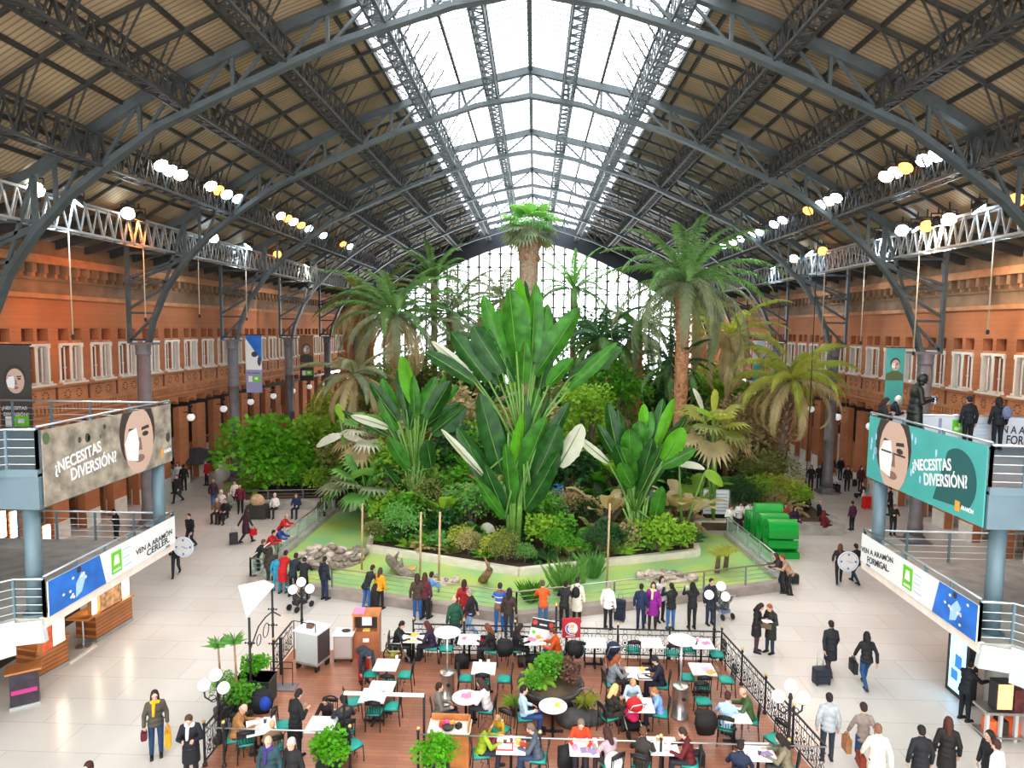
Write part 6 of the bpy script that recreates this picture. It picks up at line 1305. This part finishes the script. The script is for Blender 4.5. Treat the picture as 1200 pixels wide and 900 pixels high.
# ---- along the pond railing
E=person
E('a',336,602,'lean',-90,'c41414','1d2a44','6b5a4c','a red jacket with thinning hair|leaning on the left glass rail',hl='bald')
E('b',331,616,'lean',-90,'1d3f86','1d2433','201814','a blue jacket|leaning on the left rail between two people in red')
E('c',321,621,'lean',-90,'c01818','2a3b60','1c1412','a red jacket with dark hair|leaning beside the blue jacket')
E('d',309,632,'lean',-60,'16181c','191a1e','5a4032','a black padded coat|leaning on the left corner of the pond rail',cl='coat')
E('e',317,641,'stand',-10,'3a3530','26334a','33261d','an olive grey coat|standing at the left corner of the pond kerb',hl='long')
E('f',324,650,'stand',0,'2c93b4','2c93b4','3a2c22','light turquoise clothes|half hidden between the olive coat and red coat',sc=.85)
E('g',335,645,'lean',-5,'c01620','1f6f86','2a1010','a long red hooded coat and teal jeans|at the left front pond rail',cl='coat',extra=(('hood','a81018'),))
E('h',347,648,'lean',-8,'1c2836','15181e','1d1714','a dark navy jacket|right of the red hooded coat at the pond rail')
E('i',357,652,'lean',10,'17181b','141416','d8d4cc','black clothes with a white cap|at the left front pond rail',hl='cap')
E('j',381,652,'stand',-30,'1a2234','24304e','1c1614','a navy hooded jacket|standing behind a pushchair at the left front pond rail',extra=(('hood','1a2234'),))
E('k',437,662,'lean',-40,'1c1d22','2a5fa0','2a1f18','a black jacket and blue jeans|leaning over the rail beside the yellow jacket')
E('l',446,665,'stand',-25,'e09a18','1a1a1e','4a3220','a yellow jacket|at the pond rail beside the leaning black jacket',sc=.93,hl='long')
E('m',440,684,'stand',-60,'141417','141417','231a16','a long black coat|standing behind the yellow jacket',cl='coat',hl='long')
E('n',489,672,'stand',10,'4a392e','27589a','3a2418','a brown jacket and blue jeans|left of the light blue shirt',hl='long')
E('o',498,671,'stand',-10,'5a1f28','2b2b33','4a2a1a','a burgundy top|half hidden behind the brown jacket at the pond rail',hl='long')
E('p',506,670,'lean',-25,'5a8fc6','38342a','241a14','a light blue shirt|leaning on the pond rail right of the burgundy top',cl='shirt')
E('q',532,698,'stand',30,'1f4d38','25354a','c09a80','a bald head and quilted green jacket|by the back cafe fence',cl='coat',hl='bald')
E('r',544,679,'stand',0,'a01c22','8a1a20','3a1512','a dark jacket with red scarf|beside the quilted green jacket',hl='long',extra=(('scarf','c8c0c8'),))
E('s',550,690,'walk',80,'1b1c20','7ea9cf','8a8684','a black jacket, light jeans and grey hair|walking by the cafe fence')
E('t',586,683,'lean',0,'2d4f9e','1f66b0','33261c','a blue and brown striped jacket|leaning on the pond rail near the centre')
st_=mat('striped_jacket',(.02,.09,.4),.75); nt=st_.node_tree; tc=nt.nodes.new('ShaderNodeTexCoord'); sx_=nt.nodes.new('ShaderNodeSeparateXYZ'); mr_=nt.nodes.new('ShaderNodeMapRange'); mr_.inputs[1].default_value=.85; mr_.inputs[2].default_value=1.45; cr_=nt.nodes.new('ShaderNodeValToRGB'); cr_.color_ramp.interpolation='CONSTANT'
for i_,(p_,c_) in enumerate(((0,(.20,.10,.06)),(.35,(.75,.78,.8)),(.42,(.02,.09,.4)),(.6,(.75,.78,.8)),(.66,(.02,.09,.4)),(.85,(.18,.08,.05)))):
    e_=cr_.color_ramp.elements[i_] if i_<2 else cr_.color_ramp.elements.new(p_); e_.position=p_; e_.color=(*c_,1)
nt.links.new(tc.outputs['Object'],sx_.inputs[0]); nt.links.new(sx_.outputs[2],mr_.inputs[0]); nt.links.new(mr_.outputs[0],cr_.inputs[0]); nt.links.new(cr_.outputs[0],nt.nodes['Principled BSDF'].inputs['Base Color'])
setmat([o for o in PEOPLE['t'][0].children if o.name.startswith('jacket')][0],st_)
E('u',597,689,'stand',-10,'3d2d27','263a54','211815','a brown jacket and dark jeans|close beside the striped jacket',hl='long')
E('v',636,680,'lean',5,'f0561a','3c6f9c','5a4436','a bright orange t-shirt and jeans|leaning on the centre of the pond rail',cl='shirt')
E('w',663,681,'lean',-10,'17191c','16171a','18120f','a black top and black trousers|right of the orange t-shirt',skin=1)
E('x',677,676,'stand',-15,'e8dfcf','17181b','2a1c16','a cream coat with a black backpack|at the pond rail',cl='coat'); backpack('x','141418','black backpack on the back of the cream coat')
E('y',714,682,'stand',-30,'e9e6e0','191b22','8d8880','a white jacket and black trousers|beside a navy suitcase behind the cafe fence'); case(726,727,.42,.78,'1c2536',-20,'navy upright suitcase beside the white jacket at the pond',ext=.3)
E('za',752,684,'stand',-20,'182848','182444','20170f','navy clothes|left of the purple coat at the pond kerb',sc=.95)
E('zb',766,682,'stand',170,'8a1a86','2a2733','3a2017','a purple coat|facing away from the pond with a child',hl='long',cl='coat',extra=(('scarf','d8d890'),))
E('zc',776,675,'stand',200,'d8d2ce','24242c','2c1c14','a white top and dark trousers|right of the purple coat',hl='long')
E('zd',759,697,'stand',160,'22304a','1b1c22','2b1d14','a pink skirt|child in front of the purple coat',sc=.62,skirt='d67aa8',hl='long')
E('aa',787,683,'photo',10,'141518','2f6494','161210','a black jacket, blue jeans and black boots|right of the purple coat')
E('ab',812,682,'photo',5,'17181c','17181c','14100e','slim black clothes with a cream bag|alone at the right pond rail',hl='long'); bag('ab',0,.26,.3,'cfc6b4','cream shoulder bag of the slim person in black at the pond',handle=.05)
E('ac',834,678,'stand',195,'1a2236','23304a','22160f','a navy jacket|facing the cafe behind the white globe lamp')
E('ad',892,707,'hold',-120,'16171b','4a2a34','241812','a black skirt and wine tights|sharing a map right of the cafe',hl='long',cl='jacket',skirt='17181b')
E('ae',902,708,'hold',120,'23261f','24344e','8a4f34','a dark green jacket and jeans|sharing a map right of the cafe fence',cl='coat')
p=(hand('ad',1)+hand('ae',0))/2; b=M(); b.box(-.16,.16,-.1,.1,-.004,.004); b.add([(-.16,-.1,.006),(0,-.1,.03),(0,.1,.03),(-.16,.1,.006)],[(0,1,2,3)]); tag(b.build('map',m_wht,None,False,p+V((0,-.06,.04))),'white folded map held by the couple right of the cafe','map')
bag('ad',0,.32,.26,'6b5a40','olive brown bag carried by the map reader in the skirt',handle=.05)
pushchair(352,713,-30,'4a4038','9a8a78','beige and grey double pushchair behind the left globe lamp'); pushchair(846,722,20,'5a6258','62685e','grey green pushchair behind the right globe lamp',basket='6a7a9a')
# ---- right hall
E('af',974,727,'pull',0,'1b1c24','3a2f33','1a1412','a dark navy coat|walking away on the right, pulling a suitcase',cl='coat'); case(962,801,.5,.5,'182230',10,'small dark wheeled suitcase pulled by the dark navy coat',d=.3,ext=.5)
E('ag',1016,740,'walk',-3,'17161a','1e4a72','16110f','a black jacket, jeans and boots with long hair|walking away on the right',hl='long',shoe='2a1216'); bag('ag',0,.42,.36,'15161c','large black bag carried by the long-haired walker on the right')
E('ah',985,637,'walk',-20,'2a1d22','20222a','6a3a28','a dark coat|left of two people carrying a round clock face',hl='long')
E('ai',1003,637,'walk',15,'1a1b20','24344e','1d1512','a black jacket and jeans|right of two people carrying a round clock face')
def clock(px,py,Yadd,key,label):
    o,k,a,sc,loc=PEOPLE[key]; p=aty(px,py,loc.y-.28); t=thing('clock_disc',label,'clock',p); b=M(); T=Matrix.Rotation(PI/2,4,'X'); b.lathe([(.40,-.02),(.44,-.02),(.44,.02),(.40,.02)],30); b.xform(T); b.build('disc',m_white,t); b=M(); b.lathe([(.36,.02),(.37,.022),(.38,.022),(.39,.02)],30,cap=False); b.xform(T); b.build('rim_line',m_lbl,t)
    for i in range(4): b=M(); an=i*PI/2; b.cbox((.3*math.cos(an),-.03,.3*math.sin(an)),(.07,.01,.09)); b.build('hour_mark',mat('clock_blue',(.08,.2,.55),.5),t)
    b=M(); b.beam((0,-.03,0),(.18,-.03,-.06),.03,.01); b.beam((0,-.03,0),(-.05,-.03,.04),.03,.01); b.build('hands',mat('clock_blue2',(.05,.1,.35),.5),t); return t
clock(994,658,0,'ah','round white clock face carried by two people on the right')
E('aj',999,587,'stand',20,'4a1838','14161c','1b1411','a burgundy top and dark trousers|alone in the right hall',sc=.93,cl='shirt')
E('ak',1049,591,'hold',175,'24281f','20242a','8a5a44','a dark olive jacket|standing below the right walkway, hands together')
E('al',1043,570,'stand',60,'15161a','15161a','201812','black clothes|behind the far column of the right walkway',cl='coat')
for kx,(px,py,ps,hd,tc,bc,hc,lb,kw) in enumerate(((951,545,'stand',150,'1c1a1e','2b2430','4a241a','a black jacket and boots|at the left end of the far right group',dict(hl='long')),(961,544,'stand',170,'221f1c','2f4a66','8a5040','a dark brown jacket|second from left in the far right group',{}),(968,536,'stand',180,'19191d','1e1e24','281a14','a black coat|behind the dark brown jacket on the far right',{}),(975,534,'stand',170,'1d2026','2a3650','6a3a2c','a dark grey jacket and jeans|in the middle of the far right group',{}),(986,535,'stand',190,'161b28','20304a','7a4a3a','a dark blue jacket|tallest at the back of the far right group',{}),(978,553,'sitback',190,'d9d6d8','191a1f','a8705a','a white jacket|sitting on luggage in the far right group',{}),(994,546,'stand',160,'17181c','17181c','1c1512','black clothes|right of the white jacket in the far right group',{}),(1010,546,'stand',185,'43141f','2a1a20','2a1712','a dark red coat|by the piers on the far right',dict(hl='long')))):
    E('far%d'%kx,px,py,ps,hd,tc,bc,hc,lb,**kw)
case(971,577,.5,.5,'141417',0,'black suitcase beside the white jacket in the far right group'); case(978,578,.5,.42,'202024',0,'dark case under the person sitting in the white jacket',d=.4)
E('am',1012,565,'sitback',90,'25231f','1d1d20','a86a40','a dark jacket and ginger hair|sitting on the floor far right',z0=-.3,hl='long'); case(1003,570,.5,.5,'15161c',20,'black bag beside the ginger-haired sitter on the far right')
E('an',1012,574,'stand',20,'dccfc8','b04a40','e8e2da','white clothes with pale hair|small, behind the red suitcase',sc=.6); case(1015,596,.55,.75,'d81410',15,'bright red suitcase in the right hall')
E('ao',961,586,'sitback',-90,'1b1c26','2a2c36','c08a70','a navy jacket|sitting on the kerb right of the green letters',z0=.0,hl='bald'); E('ap',966,598,'sitback',-60,'6a1620','5a141c','6a2a1c','a dark red top|sitting on the kerb in front of the navy jacket',hl='long')
b=M(); g=at(976,612); b.prism([(-.2,-.12),(.2,-.12),(.15,.12),(-.15,.12)],0,.3); b.box(-.1,.1,-.02,.02,.3,.36); tag(b.build('red_bag',C('d01812'),None,False,g),'red bag on the floor beside the kerb seat on the right','bag')
for kx,(px,py,hd,tc,bc,hc,lb,kw) in enumerate(((945,578,160,'23201c','202024','3a1f16','a dark top|seated among plants right of the green letters',{}),(936,581,180,'6a5040','26221e','2a1a14','a brown top|seated at the end of the garden kerb',dict(hl='long')),(932,593,190,'3a2440','201c26','3a2018','a plum jacket|seated at the kerb behind the green letters',dict(hl='long')),(921,590,170,'b0463a','2a2a30','5a2e20','a red patterned top|just behind the green letters',{}))):
    E('kb%d'%kx,px,py,'sitback',hd,tc,bc,hc,lb,z0=-.02,**kw)
for kx,(px,py,tc,bc,hc,lb,kw) in enumerate(((857,592,'e4e0dc','3a4a5a','5a3a28','a white top|left of three behind the right glass rail',{}),(868,588,'e0dcd8','2a2028','1a1210','a white top and black waistcoat|middle of three behind the right glass rail',dict(hl='long')),(879,588,'dcd8d6','24242c','20140f','a white shirt with arms folded|right of three behind the right glass rail',{}))):
    E('gl%d'%kx,px,py,'hold',190,tc,bc,hc,lb,**kw)
E('aq',909,648,'lean',80,'2b2a2c','24262c','4a1f18','a dark patterned jacket|leaning on the right glass rail before the green letters',hl='long'); E('ar',917,650,'lean',85,'b08a70','2a2426','8a2c1c','a tan jacket and auburn hair|in front of the green letters')
case(931,684,.3,.42,'1a1c22',0,'small dark case on the floor below the green letters')
E('as',1139,774,'reach',-75,'12161f','11141c','15110f','dark navy clothes|reaching out beside the glowing screen under the right walkway')
E('at_',972,812,'stand',-10,'a9aeb2','28303c','1c1613','a light grey jacket|back to camera in the right foreground'); 
E('au',1012,823,'walk',0,'8a7a72','1f3f66','2a1c15','a beige waistcoat over a light blue sleeve|in the right foreground',cl='shirt'); bag('au',0,.3,.36,'a8734a','tan paper bag held by the beige waistcoat on the right')
E('av',1029,848,'walk',-8,'e6dfc4','2a2320','7a5440','a cream coat with a rust shoulder bag|in the right foreground',cl='coat',hl='short'); bag('av',0,.36,.3,'7a2f1a','rust leather bag carried by the cream coat',handle=.02)
E('aw',1080,850,'stand',-5,'15161b','15161b','17120f','a black coat and short dark hair|in the right foreground',cl='coat'); E('ax',1112,840,'stand',-20,'1f1a18','191719','4a2416','a dark coat with long auburn hair|in the right foreground',hl='long',cl='coat')
E('ay',1160,856,'stand',100,'1e1c20','1c1c20','1a100d','a dark top with very long black hair|in the right foreground',hl='long'); E('az',1167,866,'stand',30,'d9dde6','2a303a','3a241a','a white shirt|nearest at the bottom right corner',cl='shirt')
# ---- right upper walkway and left walkway
E('ba',1039,466,'hold',-100,'191b26','1b1d26','2a1712','a dark navy coat|at the far corner of the right upper walkway',z0=7.0,sc=.95,hl='long'); E('bb',1053,464,'hold',-100,'151b2c','15181f','d8d4cc','a dark blue coat with white hair|beside the bronze statue',z0=7.0,sc=.98)
E('bc',1136,464,'stand',0,'14171e','16181d','17120f','a black jacket|at the back railing of the right upper walkway',z0=7.0); E('bd',1171,465,'stand',-5,'121318','141c2a','14100e','a black coat with a grey backpack|on the right upper walkway',z0=7.0,hl='long'); backpack('bd','6a7490','blue-grey backpack on the person at the right end of the upper walkway',.12)
# bronze statue: whole figure in one dark material
pmesh('hold','body'); off,k=HT['hold']; hw=at(1075,438,7.0+off.z*1.46); o=place(pmesh('hold','body'),'statue',None,(hw.x,hw.y,7.0),(0,0,R(-100)),1.46); tag(o,'dark bronze statue of a coated figure holding papers on the right upper walkway','statue'); mb_=mat('dark_bronze',(.022,.026,.022),.4,.6); setmat(o,mb_,mb_,mb_)
for pc in ('coat','trousers','hair_short','shoe0','shoe1'): setmat(place(pmesh('hold',pc),pc.rstrip('01').replace('hair_short','hair'),o),mb_)
a=R(-100); wp=hw-V((0,0,0)); b=M(); b.box(-.12,.12,-.02,.02,-.1,.12); 
hp_=o.location+Matrix.Rotation(a,3,'Z')@V((0,.52,1.66)); tag(b.build('paper_sheet',m_lbl,None,False,hp_,a),'pale blue papers in the hands of the bronze statue','paper')
E('be',133,597,'hold',150,'14161c','17191f','17120f','black clothes|standing beyond the railing of the left lower walkway')
E('bf',75,588,'stand',170,'17161a','1a1a1e','2a1a14','a black coat|seen under the left upper banner, nearest the near column',cl='coat'); E('bg',99,577,'walk',200,'26405c','26405c','b07a66','a blue jacket and jeans|seen under the left upper banner'); E('bh',106,574,'stand',160,'1f2f2c','243444','2a1c14','a dark green coat|behind the blue jacket under the left upper banner',cl='coat')
# ---- left hall
E('bi',221,602,'walk',175,'17181b','1c2432','1a1310','a black jacket|walking towards the viewer in the left hall'); E('bj',205,629,'walk',-160,'16181e','1d2a34','5a2a1c','dark clothes|carrying a round clock face in the left hall'); clock(215,641,0,'bj','round white clock face carried in the left hall')
E('bk',289,596,'pull',-30,'3a1526','1c2436','30140f','a burgundy coat and scarf|pulling a suitcase in the left hall',cl='coat',hl='long',extra=(('scarf','5a2038'),)); case(274,638,.4,.58,'2a2226',25,'dark brown suitcase pulled by the burgundy coat',ext=.35); bag('bk',1,.36,.3,'c81220','bright red bag carried by the burgundy coat')
E('bl',322,578,'sitback',175,'ece8e4','1d2230','d8cabb','a white shirt and dark jacket|sitting on the left kerb seat',cl='shirt'); E('bm',347,578,'sitback',185,'18284a','18284a','8a4a38','navy clothes|sitting on the left kerb seat, right of the white shirt'); E('bn',377,582,'sitback',200,'1c1a1c','1c1a1c','120d0c','black clothes|at the right end of the left kerb seat',hl='long')
E('bo',207,556,'walk',170,'2b2d2c','1a1b20','8a4a38','an open dark coat|walking towards the viewer by the left arcade',cl='coat'); E('bp',202,547,'stand',100,'8a8890','201c22','2a1d1a','a grey hooded top|behind the open dark coat by the left arcade'); E('bq',215,544,'stand',20,'17181c','17181c','17110f','a black jacket|back to camera by the left arcade'); E('br',208,542,'stand',200,'d8d4d4','1c1c22','2a1a14','a pale top|in the small group by the left arcade',hl='long')
E('bs',241,539,'stand',150,'b01018','1c1a1e','5a2a1c','a red jacket|under the charcoal parasol'); E('bt',250,561,'stand',10,'3a2430','22629a','a8785a','a plum top and blue jeans|standing in front of the parasol')
for kx,(px,py,hd,tc,bc,hc,lb,kw) in enumerate(((254,583,185,'7a5844','19191d','9a6a4c','a brown jacket|first from the left on the left kerb seat',dict(hl='bald')),(259,574,170,'d8d2cc','20202a','e8dcd4','a white top|second from the left by the kerb seat',{}),(264,584,175,'1c1a1e','1c1a1e','8a5040','black clothes|third from the left on the kerb seat',{}),(268,577,180,'7a8478','2a2a30','8a8878','a grey green hood|fourth from the left by the kerb seat',dict(hl='long')),(281,567,200,'6a1a2c','1a1a20','3a1a14','a burgundy jacket|bending near the left tree trunk',{}),(275,563,190,'e4d8d4','1d1d24','3a2018','a white scarf|standing near the left tree trunk',{}))):
    E('lk%d'%kx,px,py,'sitback' if kx in (0,2,3) else 'stand',hd,tc,bc,hc,lb,**kw)
# ---- left foreground
E('bu',181,809,'stand',-150,'4a463c','1c3a5c','2a1812','a yellow scarf and grey green coat|holding a yellow bag on the left',hl='long',extra=(('scarf','d8a818'),)); bag('bu',0,.34,.4,'d89a14','large yellow shopping bag on the left',name='shopping_bag'); bag('bu',1,.2,.2,'5a0c22','small dark red handbag on the left',handle=.03)
E('bv',221,838,'hold',195,'14161e','1a1c22','4a2e22','a black overcoat and white shirt|hands together in the left foreground',cl='coat',extra=(('scarf','e4e8f0'),))
E('bw',103,893,'walk',170,'22161a','1c1a1e','3a1512','dark clothes|only the top of the head showing at the bottom left edge')
E('bx',314,862,'stand',178,'24424a','24303a','6a6258','a teal grey coat and violet scarf|outside the front railing',hl='bald',extra=(('scarf','3a2a78'),)); E('by',341,865,'stand',160,'15171b','17181c','b8b4b0','a black jacket with grey white hair|outside the front railing')
# ---- cafe
S=lambda *a,**k: E(*a,seat='chair',**k)
E('ca',471,728,'sit',-85,'15171e','1a1c22','1a1310','black clothes|sitting in the wheelchair at the back of the cafe',sc=1.0); S('cb',500,728,'sit',85,'2c2038','22242e','4a2618','a dark violet jacket with long brown hair|opposite the wheelchair',hl='long')
S('cc',571,731,'sit',75,'191a1e','2a3238','6a3a22','a black leather jacket|at the pink leaflets table',hl='long'); S('cd',610,731,'sit',-80,'1a191c','1c1a1d','2a1a14','a black cardigan|left of the menu board',hl='long'); S('ce',647,736,'sit',85,'c85018','2a5590','5a3220','an orange jacket and blue jeans|behind the burger sign')
draped(591,752,.86,'151519','black coat draped over a chair beside the leather jacket'); draped(673,754,.8,'17171a','black coat draped over a chair right of the burger sign')
E('cf',432,763,'bend',-150,'23303c','b81a1a','2a3844','a dark jacket and red trousers|bending down by the reddish wood cabinet')
S('cg',724,767,'sit',-75,'7d878c','3a2a2a','8a4420','a grey top with auburn hair|at the cluttered table left of the cap',hl='long'); S('ch_',768,769,'sit',80,'141a2a','1a2030','181a22','a navy jacket and dark cap|opposite the auburn hair',hl='cap')
S('ci',515,800,'sitback',-75,'75706a','242a36','2a1a14','a grey sweater|at the left round table',hl='short'); S('cj',563,795,'sit',80,'e8e2e4','3a3a42','3a241c','a white sweater|at the left round table',hl='long')
S('ck',614,803,'sitback',-80,'b4d0e4','2a4a80','17110f','a pale blue shirt and jeans|at the round table by the central planter',cl='shirt')
S('cl',721,802,'sit',-60,'24241f','3a362c','d8b070','a dark jacket with blonde hair|left side of the family table',hl='long'); S('cm',742,796,'sit',178,'c8dcec','3a3a46','c89a5c','a pale blue jacket with long fair hair|far side of the family table',hl='long',sc=.85); S('cn',767,806,'sit',80,'7ea8e0','20283c','a86a3c','a bright blue sweater|right side of the family table',sc=.88); 
S('co',853,811,'sit',-20,'a8cbe8','1c2233','3a1d16','a light blue shirt|back to camera near the right fence',cl='shirt'); S('cp',871,806,'sit',75,'3f5a30','2a241e','a8705a','a green shirt and bald head|near the right fence',hl='bald'); draped(826,836,.85,'1d1614','dark brown coat draped over a chair left of the light blue shirt',.28,.5)
S('cq',285,825,'sit',-70,'a87444','3a2a22','b88a70','a tan jacket and bald head|at the left newspaper table',hl='bald'); S('cr',319,845,'sit',30,'8a6a48','2a2a30','c8a070','a brown top with fair hair|front side of the left newspaper table',sc=.8)
draped(307,812,.95,'14181f','black coat hanging over the chair beside the tan jacket',.27,.5); b=M(); g=at(313,822,.75); b.ell((0,0,0),(.16,.12,.2),14,10); t=tag(b.build('backpack',C('1440a0'),None,True,g+V((0,-.12,0))),'bright blue backpack on the chair beside the tan jacket','backpack')
E('cs',350,808,'hold',-35,'131418','16171c','15100e','a long black jacket with a yellow badge|standing by the left tables',cl='coat'); S('ct',381,817,'sit',178,'2c2226','22262e','1d1210','a dark brown jacket|boy facing the camera at the left table',sc=.85); S('cu',402,815,'sit',30,'2a2f34','23262c','17120f','a dark grey coat with fur collar|back to camera right of the boy',extra=(('hood','6a5236'),))
S('cv',573,843,'sit',-80,'8aa020','1f2430','5a3420','a lime green top|left side of the front table with trays',hl='long'); S('cw',583,838,'sit',150,'c8a020','c02070','b89058','a yellow hooded jacket|child behind the front table with trays',sc=.7,hl='long',extra=(('hood','d8d0b8'),)); S('cx',622,848,'sit',85,'4a545e','2a3c58','6a5a4c','a blue grey coat|right side of the front table with trays')
S('cy',681,843,'sit',178,'e0421c','2a2430','7a6a5a','an orange cardigan|behind the front table with violet leaflets',cl='shirt'); S('cz',711,852,'sit',35,'b09aa0','3a2a2e','3a1a12','a pale mauve top with long brown hair|right of the orange cardigan',hl='long')
S('da',754,852,'sit',-20,'2f2a22','26241f','5a3a22','a dark olive brown jacket|back to camera left of the red vest'); S('db',800,853,'sit',80,'5a0f18','22222a','33261f','a dark red vest over a white shirt|at the front of the cafe')
S('dc',914,860,'sit',70,'7a735c','3a3a38','20140f','an olive grey top|at the front right corner table',hl='long'); S('dd',868,868,'sit',-20,'1a2740','1d2430','1c1512','a dark navy jacket|left side of the front right corner table')
for px,py,z,c,l_ in ((597,745,.2,'151518','black bag on the floor under the menu board table'),):
    pass
def floorbag(px,py,w_,h,c,label,name='bag'):
    g=at(px,py,.012); t=thing(name,label,'bag',(g.x,g.y,.012),rp.uniform(-.4,.4)); b=M(); b.prism([(-w_/2,-.12),(w_/2,-.12),(w_*.45,.12),(-w_*.45,.12)],0,h); b.ell((0,0,h*.8),(w_*.45,.12,h*.35),12,8); b.build('body',C(c),t,True); b=M(); b.tube([(-w_*.2,0,h),(-w_*.12,0,h+.16),(w_*.12,0,h+.16),(w_*.2,0,h)],.012,6); b.build('handle',C(c),t,True); return t
floorbag(541,782,.45,.4,'17181c','large black bag on the floor beside the left tall reflector lamp'); floorbag(626,780,.45,.35,'141417','black bag on the floor below the menu board'); floorbag(612,780,.3,.3,'3a2a22','dark brown bag on the floor left of the black bag by the menu board')
floorbag(665,898,.5,.5,'16181a','black bag by the orange cardigan at the front'); b=M(); g=at(719,893,.6); b.ell((0,0,0),(.22,.14,.26),14,10); b.box(-.15,.15,-.16,-.1,-.2,.1); tag(b.build('backpack',C('d8d8d4'),None,True,g),'white backpack hanging behind the mauve top','backpack')
b=M(); g=at(566,752,.5); b.ell((0,0,0),(.24,.14,.22),14,10); b.box(-.14,.14,-.15,-.08,-.15,.12); tag(b.build('red_bag',C('b81420'),None,True,g+V((0,-.1,0))),'bright red bag on a chair beside the leather jacket','bag')
pushchair(716,785,10,'1c2440','1c2440','navy and orange pushchair in the middle of the cafe',basket='d8602a'); pushchair(738,856,20,'d0205a','c81c24','pink and red pushchair in front of the family table',basket='1a1a1e'); case(818,897,.3,.35,'141416',0,'black case on the floor right of the red vest')
# wheelchair under the seated person
o,k,a,sc,loc=PEOPLE['ca']; t=thing('wheelchair','black wheelchair with yellow-green spokes at the back of the cafe','wheelchair',(loc.x,loc.y,.012),a); b=M(); b.box(-.22,.22,-.26,.2,.42,.46); b.build('seat',m_blackp,t); b=M(); b.box(-.21,.21,-.3,-.26,.46,.9); b.build('backrest',m_blackp,t)
for s in (-1,1):
    b=M(); ring(b,(s*.28,-.12,.31),.29,(0,1,0),(0,0,1),.022,22); b.build('tyre',m_blackp,t); b=M(); b.lathe([(.05,-.02),(.05,.02)],10); b.xform(Matrix.Translation((s*.28,-.12,.31))@Matrix.Rotation(PI/2,4,'Y'))
    for i in range(8): an=i*PI/4; b.beam((s*.28,-.12,.31),(s*.28,-.12+.28*math.cos(an),.31+.28*math.sin(an)),.025,.012)
    b.build('spokes',mat('spoke_lime',(.5,.6,.03),.5),t); b=M(); b.tube([(s*.2,.38,.09),(s*.2,.42,.09)],.08,10); b.beam((s*.2,.4,.09),(s*.22,.2,.42),.025); b.build('front_wheel',m_column,t)
b=M()
for s in (-1,1): b.tube([(s*.23,-.28,.4),(s*.23,-.3,.95),(s*.23,-.4,.97)],.015,6); b.tube([(s*.24,-.26,.66),(s*.24,.15,.66),(s*.24,.18,.44)],.018,6)
b.build('frame',m_chrome,t,True)
# ================================================================ ordinals for repeats that would share a label
ORDW='first second third fourth fifth sixth seventh eighth ninth tenth eleventh twelfth thirteenth fourteenth fifteenth sixteenth seventeenth eighteenth nineteenth twentieth'.split()
ORDW+=['twenty-'+w_ for w_ in ORDW[:9]]
LB={}
for o in SC.objects:
    if 'label' in o and o.parent is None: LB.setdefault(o['label'],[]).append(o)
for l_,os_ in LB.items():
    if len(os_)<2: continue
    ct=os_[0]['category']
    if ct in ('shrub',) or 'back cafe fence' in l_: ky=lambda o:o.location.x/max(1,o.location.y); sf='from the left'
    elif ct=='purlin': ky=lambda o:abs(o.location.x-XC); sf='from the ridge'
    else: ky=lambda o:o.location.y; sf='from the near end'
    os_.sort(key=ky)
    for o,w_ in zip(os_,ORDW):
        if ct=='shrub': o['label']=l_.replace(' with paddle-shaped leaves','')+', '+w_+' '+sf
        else: o['label']=l_+', '+w_+' '+sf
